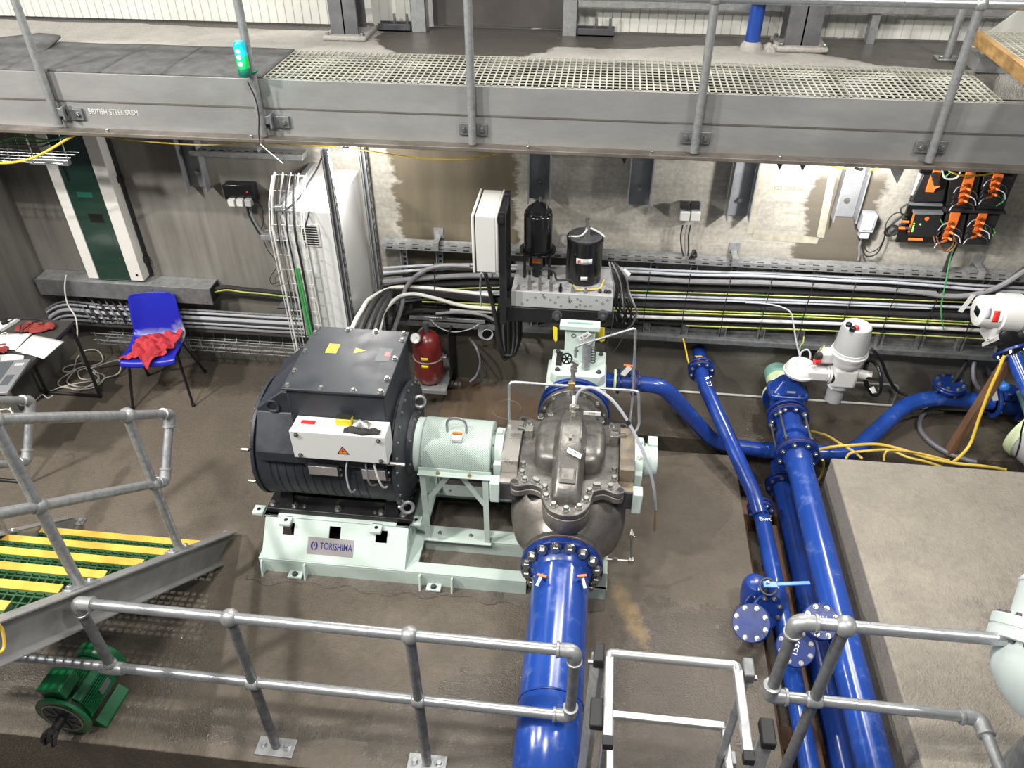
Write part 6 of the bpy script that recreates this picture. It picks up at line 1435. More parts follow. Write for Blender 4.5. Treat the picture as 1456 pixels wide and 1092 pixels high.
# ------------------------------------------------------------------ red tank
c = V(-1.215, 4.86, 0)
t = thing('expansion_tank', (c.x, c.y, .2), 'small dark red pressure tank with gauge behind the motor', 'tank')
m = MB(); m.lathe(c+V(0, 0, .20), (0, 0, 1), [(0, .07), (.02, .10), (.05, .113), (.33, .113), (.39, .10), (.43, .07), (.45, .03)], 40); tk = m.build('vessel', 'red_tank', t)
m = MB(); m.torus(c+V(0, 0, .435), (0, 0, 1), .114, .006, 40, 6); m.build('strap', 'galv', t)
m = MB(); m.box(c.x+.10, c.x+.15, c.y-.04, c.y+.0, .42, .455); m.build('strap_clip', 'zinc', t, bev=.005)
for z0 in (.46, .39): onround(c, .1142, -.28, .20, z0, z0+.028, 'yellow_label', 'sticker_yellow', tk)
m = MB(); m.cyl(c+V(0, 0, .65), c+V(0, 0, .74), .022, 10); m.cyl(c+V(-.02, -.02, .70), c+V(-.045, -.07, .69), .010, 8); m.build('neck_valve', 'dark_steel', t)
gp = c+V(-.055, -.095, .655); m = MB(); m.cyl(gp, gp+V(-.004, -.022, .016), .040, 24); g_ = m.build('gauge_case', 'galv_bright', t); m = MB(); m.cyl(gp+V(-.004, -.022, .016), gp+V(-.0043, -.0235, .017), .034, 24); fc = m.build('gauge_face', 'sticker_white', g_)
m = MB(); q = gp+V(-.0045, -.0245, .018); m.bar(q, q+V(.02, -.004, .012), .003, .001); m.build('pointer', 'ink', g_)
t = thing('tank_stand', (c.x+.03, 4.95, 0), 'steel shelf bracket with pale front edge under the red tank', 'stand')
m = MB(); m.box(c.x-.13, c.x+.15, c.y-.13, 5.178, .185, .199); m.build('shelf', 'galv', t, bev=.003)
m = MB(); m.box(c.x-.13, c.x+.155, c.y-.142, c.y-.13, .170, .20); m.build('front_edge', 'galv_bright', t)
m = MB(); m.box(c.x+.15, c.x+.16, 4.9, 5.178, .185, .60); m.build('back_frame', 'black_steel', t)
for x in (c.x-.12, c.x+.14): m = MB(); m.box(x-.015, x+.015, 5.10, 5.15, 0, .185); m.build('leg', 'black_steel', t)
t = thing('drain_fittings', (-1.1, 4.83, .05), 'row of chrome and black pipe fittings on the floor below red tank', 'fittings')
a, b2 = at(608, 541, Y=4.95), at(652, 546, Y=4.95); d = (b2-a)
for k in range(9):
    p = a+d*k/8; m = MB(); m.cyl(p, p+d*.08, (.012, .02, .014, .022, .016)[k % 5], 8); m.build('fitting', ('dark_steel', 'galv_bright', 'zinc')[k % 3], t)

# ------------------------------------------------------------------ other boxes on the right of the wall
a, b2 = at(965, 318, Y=5.1), at(998, 292, Y=5.1)
t = wall_box(a.x, b2.x, a.z+.02, b2.z, .07, 'dark grey twin socket with white plugs on the pale wall', 'socket_outlet', 'sticker_grey', 'socket')
for x in (974, 989):
    q = at(x, 308, Y=5.08); m = MB(); m.box(q.x-.032, q.x+.032, 5.08, 5.112, q.z-.035, q.z+.03); m.build('flap', 'white_paint', t, bev=.005)
    q = at(x, 294, Y=5.07); m = MB(); m.box(q.x-.03, q.x+.03, 5.07, 5.12, q.z-.02, q.z+.02); m.build('cover', 'black_rubber', t, bev=.005)
for k, x in enumerate((968, 974, 979)):
    pxl([(x+3, 320), (x, 335), (974+(k-1)*5, 352), (972+k*3, 364)], 5.12, .005, ('black_cable', 'grey_cable', 'black_cable')[k], 'socket_lead', ('left black', 'middle grey', 'right black')[k]+' lead hanging from the dark grey twin socket', 'cable')
m = MB()
cq = at(984, 362, Y=5.06)
for k in range(4): m.torus(cq+V(.005*k, -.003*k, .004*k), (1, -.5, .4*k-.5), .028, .005, 18, 6)
tag(m.build('lead_coil', 'black_cable', loc=cq), 'small coil of dark lead on ladder below the twin socket', 'cable coil')
a, b2 = at(1221, 330, Y=5.1), at(1249, 306, Y=5.1)
t = wall_box(a.x, b2.x, a.z, b2.z, .09, 'pale grey switch box on the wall beside the wet streak', 'switch_box', 'lightgrey_cable', 'switch')
m = MB(); m.box(a.x+.015, b2.x-.015, 5.083, 5.092, a.z+.02, b2.z-.015); m.build('cover', 'lightgrey_cable', t, bev=.006)
m = MB(); x = (a.x+b2.x)/2; m.box(x-.03, x+.03, 5.10, 5.17, a.z-.05, a.z); m.build('entry', 'lightgrey_cable', t, bev=.005)
pxl([(1226, 338), (1222, 350), (1222, 362), (1220, 370)], 5.14, .008, 'grey_cable', 'switch_cable', 'short dark cable from the grey switch box down to ladder', 'cable')
pxl([(1228, 336), (1226, 352), (1232, 364), (1246, 361), (1255, 346), (1262, 325), (1278, 312), (1284, 305)], 5.12, .005, 'black_cable', 'switch_cable', 'black cable looping from grey switch box to the module panel', 'cable')
pxl([(1229, 337), (1229, 350), (1236, 359), (1250, 352), (1258, 335), (1260, 318), (1270, 305), (1280, 302)], 5.11, .004, 'black_cable', 'switch_cable', 'second thinner black cable looping to the module panel', 'cable')
# module panel
t = thing('module_panel', (2.5, 5.1, 1.4), 'black panel with orange topped connector modules under the gantry right', 'control panel')
def ppt(x, y, Y=5.12): return at(1250+x/7.045, 220+y/7.045, Y=Y)
def pprism(pts, d, name, mt, par, Y=5.12, bev=0):
    P = [ppt(x, y, Y) for x, y in pts]
    for p in P: p.y = Y
    m = MB(); m.prism(P, (0, -d, 0)); return m.build(name, mt, par, bev=bev)
pprism([(410, 130), (1400, 130), (1075, 890), (160, 860)], .02, 'back_plate', 'black_gloss', t, 5.13)
pprism([(395, 175), (425, 195), (345, 405), (322, 400)], .003, 'writing_strip', 'sticker_white', t, 5.109)
g1 = [(390, 170), (690, 200), (640, 460), (300, 460)]
def card(pts, nm, mt='black_steel', Y=5.108, d=.035): return pprism(pts, d, nm, mt, t, Y, .004)
card([(430, 180), (680, 190), (620, 450), (315, 450)], 'module'); card([(700, 180), (1000, 190), (930, 520), (660, 500)], 'module'); card([(1030, 190), (1340, 200), (1230, 530), (960, 520)], 'module')
cm = card([(345, 560), (620, 565), (560, 810), (275, 790)], 'controller_module'); card([(660, 565), (860, 570), (810, 850), (600, 850)], 'module'); card([(890, 570), (1190, 585), (1080, 880), (820, 860)], 'module')
pprism([(335, 545), (625, 550), (622, 575), (330, 568)], .045, 'module_edge', 'sticker_grey', t, 5.108, .002)
pprism([(295, 465), (630, 480), (620, 500), (290, 490)], .03, 'duct', 'sticker_grey', t, 5.108, .002)
pprism([(640, 500), (1250, 545), (1245, 565), (630, 545)], .05, 'duct', 'black_rubber', t, 5.108, .002)
pprism([(345, 575), (365, 577), (305, 775), (285, 772)], .004, 'orange_edge', 'orange_plastic', cm, 5.072)
for x, y in ((350, 690), (345, 712), (340, 730), (335, 748), (330, 765), (412, 697)): 
    c = ppt(x, y, 5.07); m = MB(); m.cyl(c, c-V(0, .004, 0), .0045, 8); m.build('status_light', 'led_dot', cm)
c = ppt(478, 640, 5.071); m = MB(); m.cyl(c, c-V(0, .003, 0), .014, 16); m.build('round_badge', 'orange_plastic', cm)
for strip, plugs in (([(545, 145), (620, 150), (590, 290), (540, 370), (460, 365), (500, 240)], 0), ([(870, 165), (965, 170), (900, 420), (860, 480), (790, 480), (815, 330)], 1), ([(1150, 180), (1245, 190), (1200, 330), (1160, 370), (1105, 330), (1120, 260)], 2), ([(715, 565), (815, 572), (770, 700), (680, 830), (625, 840), (690, 680)], 3), ([(1000, 575), (1085, 580), (1040, 700), (1000, 780), (940, 780), (965, 660)], 4)):
    o = pprism(strip, .014, 'connector_strip', 'orange_plastic', t, 5.072, .002)
    cxx = sum(p[0] for p in strip)/6; cyy = sum(p[1] for p in strip)/6
    for k in range(0 if plugs == 0 else 7):
        s = (k % 2)*2-1; yy = cyy-60+k*30+(40 if plugs == 3 else 20); xx = cxx-(yy-cyy)*.25
        a = ppt(xx, yy, 5.05); b2 = ppt(xx+s*45, yy+(25 if s > 0 else 15), 5.03)
        m = MB(); m.cyl(a, b2, .0085, 8); pg = m.build('plug', 'orange_plastic', t)
        d = (b2-a).normalized(); m = MB(); m.tube(spline([b2, b2+d*.04, b2+d*.06-V(0, 0, .03)]), .0035, 6); m.build('plug_lead', 'black_cable' if k % 3 else 'lightgrey_cable', pg)
for k in range(3): 
    a = ppt(545+10*k, 200+40*k, 5.05); m = MB(); m.cyl(a, a+V(0, -.02, 0), .017, 8); m.build('socket', 'black_rubber', t)
a, b2 = ppt(540, 345, 5.045), ppt(605, 310, 5.04); m = MB(); m.cyl(a, b2, .009, 8); m.build('plug', 'orange_plastic', t)
for x in (545, 575): 
    m = MB(); m.tube(spline([ppt(x, 820, 5.07), ppt(x+30, 900, 5.05), ppt(690-(x-545), 970, 5.05), ppt(770-(x-545), 900, 5.05), ppt(745, 800, 5.05)]), .0038, 6); m.build('copper_lead', 'copper', t)
for pts in ([(640, 230), (690, 200), (740, 150)], [(610, 640), (640, 690), (690, 680)], [(1240, 400), (1250, 460), (1170, 515)], [(1145, 740), (1165, 780), (1130, 810)], [(1060, 720), (1075, 760), (1095, 790)]):
    m = MB(); m.tube(spline([ppt(x, y, 5.05) for x, y in pts]), .0042, 6); m.build('green_lead', 'green_cable', t)
for pts in ([(290, 490), (220, 540), (225, 590), (280, 600)], [(280, 640), (225, 640)], [(270, 690), (200, 700)]):
    m = MB(); m.tube(spline([ppt(x, y, 5.06) for x, y in pts]), .006, 6); m.build('side_lead', 'black_cable', t)
for x, y in ((235, 670), (200, 735), (255, 735)):
    a = ppt(x, y, 5.06); m = MB(); m.cyl(a, a+V(.04, 0, 0), .009, 8); m.build('plug', 'orange_plastic' if x < 250 else 'zinc', t)
a = ppt(295, 845, 5.07); m = MB(); m.cyl(a, a+V(.09, 0, 0), .009, 8); m.build('plug', 'orange_plastic', t)
pxl([(1339, 238), (1344, 253), (1360, 253), (1367, 241)], 5.0, .006, 'white_cable', 'white_lead', 'white lead looping in front of the module panel top', 'cable')
m = MB(); c = at(1267, 328, Y=5.12); 
for k in range(3): m.torus(c+V(.004*k, -.005*k, 0), (.2*k-.2, 1, .15), .045-.006*k, .004, 24, 6)
tag(m.build('lead_coil', 'black_cable', loc=c), 'loose coil of thin black lead left of the module panel', 'cable coil')
pxl([(1360, 345, 5.1), (1352, 365, 5.08), (1345, 400, 5.04), (1338, 440, 5.02), (1342, 470, 5.02)], 5.0, .005, 'green_cable', 'green_drop', 'thin green wire dropping from module panel past the ladder', 'wire')
pxl([(1362, 343, 5.12), (1352, 362, 5.1), (1347, 375, 5.09), (1340, 395, 5.09)], 5.1, .017, 'black_cable', 'black_drop', 'fat black cable leaving the bottom of the module panel', 'cable')

# ------------------------------------------------------------------ beacon on the second rail post
bx = -2.041-.055; by = 4.475; c = at(349, 108, Y=4.475); 
t = thing('signal_beacon', (c.x, by, c.z), 'lit teal and green signal beacon on the second gantry post', 'beacon')
m = MB(); m.lathe((c.x, by, c.z), (0, 0, 1), [(0, .034), (.01, .038), (.035, .036), (.045, .033)], 24); m.build('base', 'beacon_base', t)
m = MB(); m.lathe((c.x, by, c.z+.045), (0, 0, 1), [(0, .034), (.065, .034)], 24); m.build('green_lens', 'led_green', t)
m = MB(); m.lathe((c.x, by, c.z+.112), (0, 0, 1), [(0, .034), (.065, .034), (.078, .025), (.08, .001)], 24, caps=False); m.build('teal_lens', 'led_teal', t)
for k in range(3): m = MB(); m.lathe((c.x, by-.036, c.z+.075+.035*k), (0, -1, 0), [(0, .011), (.005, .008), (.008, .001)], 14); m.build('led', 'led_core', t)
m = MB(); m.box(c.x+.0, -2.03, by-.01, by+.04, c.z-.0, c.z+.022); m.torus((-2.041, 4.535, c.z+.01), (0, 0, 1), .030, .008, 24, 6); m.build('clamp', 'beacon_base', t, bev=.002)
l = bpy.data.lights.new('beacon_light', 'POINT'); l.energy = 1.6; l.color = (.05, .9, .75); l.shadow_soft_size = .03
o = bpy.data.objects.new('beacon_light', l); COL.objects.link(o); o.location = (c.x+.01, by-.06, c.z+.12)
pxl([(352, 116, 4.47), (363, 140, 4.49), (368, 165, 4.49), (368, 190, 4.49), (370, 205, 4.49)], 4.49, .004, 'black_cable', 'beacon_cable', 'thin black cable running down from the beacon along the post', 'cable')
pxl([(370, 205, 4.5), (385, 218, 4.6), (402, 232, 4.65)], 4.5, .003, 'white_cable', 'beacon_wire', 'thin white wire slanting from beam to the basket riser', 'wire')
# ------------------------------------------------------------------ blue pipework on the right
def flange(c, ax, r, t_, par, n=8, br=.012, mt='blue_flange', name='flange', both=0, a0=.2, gask=False, only=None, R=None):
    a = V(ax).normalized(); m = MB(); m.lathe(V(c), a, [(0, r-.004), (.004, r), (t_-.004, r), (t_, r-.004)], 40); f = m.build(name, mt, par)
    if gask: m = MB(); m.lathe(V(c)-a*.006, a, [(0, r-.004), (.006, r-.004)], 40); m.build('gasket', 'gasket', f)
    if n: bolt_ring(f, V(c)+a*t_, a, R or r*.8, n, br, a0=a0, both=both, only=only)
    return f
BX, BZ = 1.492, .258
t = thing('delivery_pipe', (BX, 2.6, BZ), 'large blue pipe running along the trench beside the concrete plinth', 'pipe')
m = MB(); m.cyl((BX, 4.20, BZ), (BX, .9, BZ), .0875, 40); m.build('pipe', 'blue_scuff', t)
flange((BX, 4.215, BZ), (0, -1, 0), .148, .024, t, 8, .014, gask=True, a0=.39)
m = MB(); m.lathe((BX, 4.10, BZ), (0, 1, 0), [(0, .0875), (.03, .095), (.09, .10)], 32); m.build('flange_hub', 'blue_paint', t)
t = thing('dismantling_joint', (BX, 4.4, BZ), 'blue flanged joint with long chrome tie bolts above the large pipe', 'pipe joint')
flange((BX, 4.25, BZ), (0, -1, 0), .148, .026, t, 0)
m = MB(); m.cyl((BX, 4.25, BZ), (BX, 4.60, BZ), .092, 32); m.build('spool', 'blue_paint', t)
m = MB(); m.lathe((BX, 4.36, BZ), (0, 1, 0), [(0, .092), (.01, .115), (.06, .115), (.07, .092)], 32); m.build('gland_ring', 'blue_paint', t)
flange((BX, 4.60, BZ), (0, -1, 0), .148, .026, t, 10, .013, a0=.1, gask=True)
for a in (.75, 2.3, -.2, 3.4):
    d = V(cos(a), 0, sin(a))*.125; m = MB(); m.cyl(V(BX, 4.22, BZ)+d, V(BX, 4.63, BZ)+d, .0075, 8); m.build('tie_bolt', 'zinc', t)
    bolt(t, V(BX, 4.565, BZ)+d, (0, -1, 0), .016, h=.02); bolt(t, V(BX, 4.275, BZ)+d, (0, 1, 0), .016, h=.02)
t = thing('gate_valve', (BX, 4.78, BZ), 'blue gate valve body under the white actuator gearbox', 'valve')
flange((BX, 4.66, BZ), (0, -1, 0), .148, .024, t, 0); flange((BX, 4.845, BZ), (0, 1, 0), .148, .02, t, 8, .013)
m = MB(); m.cyl((BX, 4.64, BZ), (BX, 4.86, BZ), .10, 28); m.build('body', 'blue_paint', t)
def slab(x, y, hx, hy, z0, z1, r, nm, s1=1.0, mt='blue_paint'):
    m = MB(); R = []
    for z, s in ((z0, 1.0), (z1, s1)):
        R.append([V(x+math.copysign(abs(cos(a))**.45, cos(a))*hx*s, y+math.copysign(abs(sin(a))**.45, sin(a))*hy*s, z) for a in [2*pi*k/32 for k in range(32)]])
    m.rings(R); return m.build(nm, mt, t, bev=r)
slab(BX, 4.78, .105, .075, .24, .36, .006, 'body_neck'); bf = slab(BX, 4.78, .145, .105, .36, .40, .008, 'bonnet_flange')
slab(BX, 4.78, .13, .09, .40, .50, .01, 'bonnet', .5)
m = MB(); m.cyl((BX, 4.78, .50), (BX, 4.78, .56), .05, 20); m.build('top_neck', 'blue_paint', t)
for a in range(8): bolt(bf, (BX+.125*math.copysign(abs(cos(a*pi/4+.3))**.5, cos(a*pi/4+.3)), 4.78+.088*math.copysign(abs(sin(a*pi/4+.3))**.5, sin(a*pi/4+.3)), .40), (0, 0, 1), .010)
m = MB(); m.box(BX-.03, BX+.03, 4.688, 4.692, .43, .445); m.build('cast_mark', 'lightgrey_cable', t)
t = thing('wall_sleeve_pipe', (BX, 5.05, .24), 'pale lime pipe with teal collar coming out of wall behind blue valve', 'pipe')
m = MB(); m.cyl((BX, 4.87, BZ), (BX, 5.10, BZ), .088, 32); m.build('pipe', 'lime_pale', t)
m = MB(); m.cyl((BX, 5.08, BZ), (BX, 5.18, BZ), .092, 32); m.build('collar', 'teal_pale', t)
flange((BX, 4.867, BZ), (0, 1, 0), .148, .024, t, 8, .012, mt='lime_pale')

# white electric actuator with gearbox
gc = V(1.535, 4.76, .60)
t = thing('gearbox_actuator', (gc.x, gc.y, .56), 'white electric valve actuator standing upright with black handwheel', 'actuator')
m = MB(); m.lathe(gc+V(0, 0, -.04), (0, 0, 1), [(0, .085), (.01, .112), (.03, .118), (.035, .11), (.06, .105), (.085, .09), (.09, .06)], 36); gb = m.build('gearbox', 'actuator_white', t)
m = MB(); m.lathe(gc+V(0, 0, .05), (0, 0, 1), [(0, .058), (.018, .056), (.022, .05)], 28); m.bar(gc+V(-.045, 0, .074), gc+V(.045, 0, .074), .012, .008); m.build('pointer_cover', 'actuator_white', gb)
m = MB(); m.box(gc.x+.02, gc.x+.17, gc.y-.10, gc.y-.005, gc.z-.03, gc.z+.055); m.build('worm_housing', 'actuator_white', gb, bev=.016, seg=3)
for k in range(3): m = MB(); m.lathe((gc.x+.165+.016*k, gc.y-.05, gc.z+.01), (1, 0, 0), [(0, .058+.008*k), (.012, .058+.008*k)], 28); m.build('adaptor_ring', ('actuator_white', 'actuator_white', 'black_rubber')[k], t)
ac = V(1.815, 4.72, .60)
m = MB(); m.cyl((gc.x+.21, gc.y-.05, gc.z+.01), (ac.x, ac.y, gc.z+.01), .068, 28); m.build('drive_flange', 'actuator_white', t)
m = MB(); m.box(ac.x-.085, ac.x+.085, ac.y-.085, ac.y+.085, .535, .70); m.build('gear_case', 'actuator_white', t, bev=.025, seg=3)
m = MB(); m.lathe(ac+V(0, 0, .09), (0, 0, 1), [(0, .085), (.02, .10), (.06, .112), (.08, .112), (.10, .125), (.115, .125), (.12, .118), (.14, .118)], 40); m.build('terminal_housing', 'actuator_white', t)
m = MB(); m.lathe(ac+V(0, 0, .22), (0, 0, 1), [(0, .115), (.17, .100), (.20, .094), (.207, .085)], 40); hd = m.build('control_head', 'actuator_grey', t)
M['actuator_grey'].node_tree.nodes['Principled BSDF'].inputs['Roughness'].default_value = .36
m = MB(); m.lathe(ac+V(.03, -.02, .425), (0, 0, 1), [(0, .04), (.006, .036)], 24); m.build('display_window', 'actuator_white', hd)
for k, (dx, dy, mt) in enumerate(((-.065, -.02, 'black_gloss'), (-.05, -.065, 'black_gloss'), (-.025, -.055, 'sticker_red'))):
    m = MB(); m.lathe(ac+V(dx, dy, .42), (0, 0, 1), [(0, .022), (.025, .02), (.03, .014)], 14); m.build('knob', mt, hd)
m = MB(); m.box(ac.x-.19, ac.x-.08, ac.y-.03, ac.y+.06, .70, .80); m.build('conduit_box', 'actuator_white', t, bev=.02)
for dz, mt in ((.77, 'black_rubber'), (.72, 'sticker_red')): m = MB(); m.cyl((ac.x-.185, ac.y-.02, dz), (ac.x-.225, ac.y-.03, dz), .022, 14); m.build('cable_gland', mt, t)
m = MB(); m.lathe(ac+V(-.01, 0, -.065), (0, 0, -1), [(0, .08), (.02, .08), (.022, .06), (.16, .058), (.175, .045)], 28); m.build('motor_can', 'actuator_grey', t)
m = MB(); m.cyl((ac.x+.08, ac.y, .62), (ac.x+.19, ac.y-.02, .62), .035, 18); m.build('wheel_boss', 'actuator_white', t)
m = MB(); wc = V(ac.x+.20, ac.y-.03, .61); m.torus(wc, (1, .2, .1), .125, .013, 36, 10)
u, v, _ = frame(V(1, .2, .1))
for k in range(3): d = (u*cos(.5+k*2*pi/3)+v*sin(.5+k*2*pi/3))*.125; m.tube([wc-V(.05, 0, 0), wc+d*.6-V(.02, 0, 0), wc+d], .011, 8)
m.build('handwheel', 'black_gloss', t)
for s, p in ((.03, (-.04, -.06, -.10)), (.035, (.17, -.10, -.03))):
    q = ac+V(*p) if s > .03 else gc+V(.18, -.10, -.05); m = MB(); m.prism([q, q+V(.03, -.01, -.035), q+V(.055, -.01, -.02), q+V(.028, 0, .02)], (0, .002, 0)); m.build('tag', 'sticker_white', t)
pxl([(1060, 430, 5.02), (1090, 432, 5.02), (1115, 438, 5.0), (1125, 446, 4.98), (1128, 460, 4.95), (1132, 485, 4.9), (1137, 506, 4.85), (1137, 513, 4.82)], 5, .006, 'lightgrey_cable', 'actuator_lead', 'pale blue grey lead from ladder down to the white gearbox', 'cable')
pxl([(1137, 508, 4.8), (1140, 500, 4.82), (1148, 497, 4.82), (1152, 503, 4.8), (1152, 510, 4.79)], 4.8, .006, 'lightgrey_cable', 'actuator_lead', 'small hoop of grey lead standing on the white gearbox', 'cable')
pxl([(1158, 508, 4.75), (1163, 500, 4.75), (1172, 492, 4.72)], 4.8, .005, 'greenyellow_cable', 'earth_lead', 'short yellow green lead between gearbox and actuator head', 'cable')
pxl([(1137, 500, 4.95), (1138, 492, 4.98), (1142, 487, 5.0), (1143, 478, 5.03)], 5, .004, 'greenyellow_cable', 'earth_lead', 'tiny yellow green lead behind the white gearbox hoop', 'cable')
pxl([(1240, 497, 4.72), (1252, 510, 4.9), (1262, 535, 5.0), (1275, 555, 5.05), (1290, 562, 5.05)], 5, .012, 'black_cable', 'black_cable', 'black cable trailing from actuator handwheel towards lower right', 'cable')
# pipe from the wall stub (bends into the trench)
t = thing('branch_pipe', (.95, 4.9, .42), 'slim blue pipe leaving wall stub, dropping into trench to valve cluster', 'pipe')
SXX = .868
w0, w1 = V(SXX, 5.18, .424), V(SXX, 4.93, .424)
m = MB(); m.cyl(w0, w1, .052, 28); m.build('wall_stub', 'blue_paint', t)
flange(w1+V(0, .02, 0), (0, -1, 0), .098, .022, t, 8, .011, a0=.39); flange(w1+V(0, -.03, 0), (0, -1, 0), .098, .022, t, 8, .011, gask=True, a0=.39, both=.05)
P = [w1+V(0, -.04, 0), V(SXX, 4.78, .424), V(1.215, 3.98, .06), V(1.238, 3.84, .03)]
m = MB(); m.tube(arc(P, [.2, .12], 8), .0525, 28); m.build('sloping_run', 'blue_paint', t)
f0 = at(1081, 722, Z=.0); f0 = V(1.253, 3.92, .0); dB = V(.012, -.66, -.0).normalized()
flange(f0+V(0, .012, .004), V(0, 1, .0), .088, .02, t, 0); flange(f0-V(0, .012, -.004), V(0, -1, 0), .088, .02, t, 8, .010, gask=True, a0=.39)
m = MB(); m.cyl(V(1.236, 3.86, .02), f0+V(0, .02, 0), .053, 24); m.build('reducer', 'blue_paint', t)
m = MB(); m.cyl(f0, V(1.268, 3.10, -.005), .053, 28); m.cyl(V(1.268, 3.10, -.005), V(1.262, .9, -.005), .053, 28); m.build('trench_run', 'blue_scuff', t)
m = MB(); p = w1+V(-.02, .06, .055); m.prism([p+V(-.03, .02, 0), p+V(.02, .03, 0), p+V(.05, -.01, 0), p+V(.0, -.03, 0)], (0, 0, .003)); m.build('hazard_tag', 'nosing_yellow', t)
text_mesh('Bwt', .05, at(1088, 738, Z=.052), (1, .1, 0), (-.1, 1, 0), 'sticker_white', t, 'chalk_writing', .0006)
text_mesh('R 27', .045, (SXX+.03, 4.72, .462), (.35, -.9, -.42), (1, .3, .2), 'sticker_white', t, 'chalk_writing', .0006)
pxl([(971, 481, 5.05), (975, 497, 5.02), (978, 512, 4.98), (981, 520, 4.95)], 5, .006, 'yellow_cable', 'yellow_cable', 'yellow green wire from the ladder to the blue wall stub flange', 'wire')
# second pipe under the big one, and the header across
t = thing('lower_pipe', (1.49, 3.0, -.15), 'blue pipe lying in the trench underneath the large one', 'pipe')
m = MB(); m.cyl((1.488, 4.30, -.15), (1.49, .9, -.15), .070, 32); m.build('pipe', 'blue_paint', t)
flange((1.487, 4.33, -.15), (0, -1, 0), .118, .022, t, 8, .012); flange((1.487, 4.345, -.15), (0, 1, 0), .118, .02, t, 0)
m = MB(); m.tube(arc([(1.487, 4.35, -.15), (1.487, 4.53, -.12), (1.487, 4.53, .0)], .1), .060, 24); m.build('bend', 'blue_paint', t)
t = thing('header_pipe', (1.4, 4.53, 0), 'blue header pipe crossing behind plinth, rising right to a capped tee', 'pipe')
# from the outlet valve on the left, down, across, and up again to the right
CY = 4.45
P = [V(.36, CY, .61), V(.55, CY, .60), V(1.0, 4.53, .03), V(1.35, 4.535, 0), V(1.98, 4.535, .02), V(2.44, 4.95, .22), V(2.70, 5.02, .235), V(3.06, 5.0, .235)]
m = MB(); m.tube(arc(P[:4], [.14, .14], 8), .056, 28); m.build('left_run', 'blue_paint', t)
m = MB(); m.tube(arc(P[3:], [.14, .14, .10], 8), .060, 28); m.build('right_run', 'blue_scuff', t)
tc = V(2.72, 5.02, .235)
m = MB(); m.cyl(tc, tc+V(0, 0, .11), .058, 24); m.build('tee_branch', 'blue_paint', t)
flange(tc+V(0, 0, .10), (0, 0, 1), .115, .02, t, 0); bfl = flange(tc+V(0, 0, .122), (0, 0, 1), .115, .02, t, 8, .013, name='blank_flange', a0=.3)
for k in range(4): m = MB(); a = k*1.57+.3; p = tc+V(.09*cos(a), .09*sin(a), .10); m.cyl(p, p-V(0, 0, .035), .010, 8); m.build('bolt_end', 'zinc', t)
t = thing('outlet_valve', (.25, CY, .6), 'small blue flanged valve with lever beside pale green actuated valve', 'valve')
flange((.20, CY, .615), (1, 0, 0), .088, .018, t, 8, .010, mt='lime_pale'); flange((.225, CY, .615), (1, 0, 0), .088, .018, t, 8, .010, both=.02)
m = MB(); m.cyl((.12, CY, .615), (.36, CY, .612), .055, 24); m.build('body', 'blue_paint', t)
flange((.325, CY, .612), (1, 0, 0), .088, .018, t, 0); flange((.350, CY, .612), (1, 0, 0), .088, .018, t, 8, .010, both=.02, gask=True)
m = MB(); m.box(.318, .340, CY-.03, CY+.03, .60, .80); m.build('lever', 'blue_lever', t, bev=.006)
m = MB(); m.cyl((.29, CY, .66), (.29, CY, .72), .018, 10); m.build('stem', 'dark_steel', t)
p = at(889, 527, Y=CY-.08); m = MB(); m.prism([p+V(-.03, 0, -.03), p+V(.0, 0, -.05), p+V(.045, 0, .02), p+V(.015, 0, .045)], (0, .002, 0)); m.build('tag', 'sticker_white', t)
m = MB(); p = at(893, 521, Y=CY-.05); m.bar(p+V(-.03, 0, .01), p+V(.05, 0, 0), .014, .01); m.build('drain_lever', 'orange_plastic', t)
# actuated check valve behind the pump
t = thing('actuated_valve', (PX0, 4.35, .3), 'pale green actuated valve with upright housing behind the cast pump', 'valve')
flange((PX0, 4.112, .57), (0, 1, 0), .242, .03, t, 14, .014, both=.03, gask=False, a0=.1); flange((PX0, 4.18, .57), (0, 1, 0), .235, .03, t, 12, .014, a0=.2)
m = MB(); m.cyl((PX0, 4.13, .57), (PX0, 4.26, .57), .17, 32); m.build('neck', 'blue_paint', t)
m = MB(); m.box(-.265, .145, 4.24, 4.56, .30, .70); m.build('body', 'pale_green', t, bev=.02)
m = MB(); m.prism([(-.235, 4.30, .70), (-.20, 4.26, .70), (.10, 4.26, .70), (.135, 4.30, .70), (.135, 4.56, .70), (-.235, 4.56, .70)], (0, 0, .085)); cv = m.build('cover', 'pale_green', t, bev=.01)
for x, y in ((-.19, 4.31), (.09, 4.31), (.10, 4.52), (-.2, 4.52)): bolt(cv, (x, y, .785), (0, 0, 1), .014, mat='dark_steel')
m = MB(); m.box(-.205, -.165, 4.36, 4.50, .785, .80); m.build('dark_slot', 'black_rubber', cv)
m = MB(); m.box(-.152, .05, 4.42, 4.475, .785, 1.06); hs = m.build('housing', 'pale_green', t, bev=.006)
m = MB(); m.box(-.19, .078, 4.395, 4.48, 1.055, 1.09); m.build('top_plate', 'pale_green', t, bev=.004)
m = MB(); m.box(-.14, .03, 4.425, 4.445, 1.0895, 1.092); m.build('top_groove', 'teal_pale', t)
m = MB(); m.torus((-.095, 4.418, 1.0), (0, 1, 0), .013, .003, 16, 6); m.build('sight_port', 'dark_steel', hs)
m = MB(); m.box(-.085, -.06, 4.416, 4.42, .87, .885); m.build('slot', 'black_rubber', hs)
m = MB(); m.prism([(-.07, 4.405, 1.0), (.0, 4.40, 1.055), (.025, 4.40, 1.03), (-.045, 4.405, .972)], (0, -.003, 0)); tg = m.build('tag', 'sticker_white', t)
text_mesh('E A04', .024, (-.022, 4.3965, 1.014), (.07, -.005, .056), (-.05, 0, .07), 'ink', tg, 'tag_text', .0004)
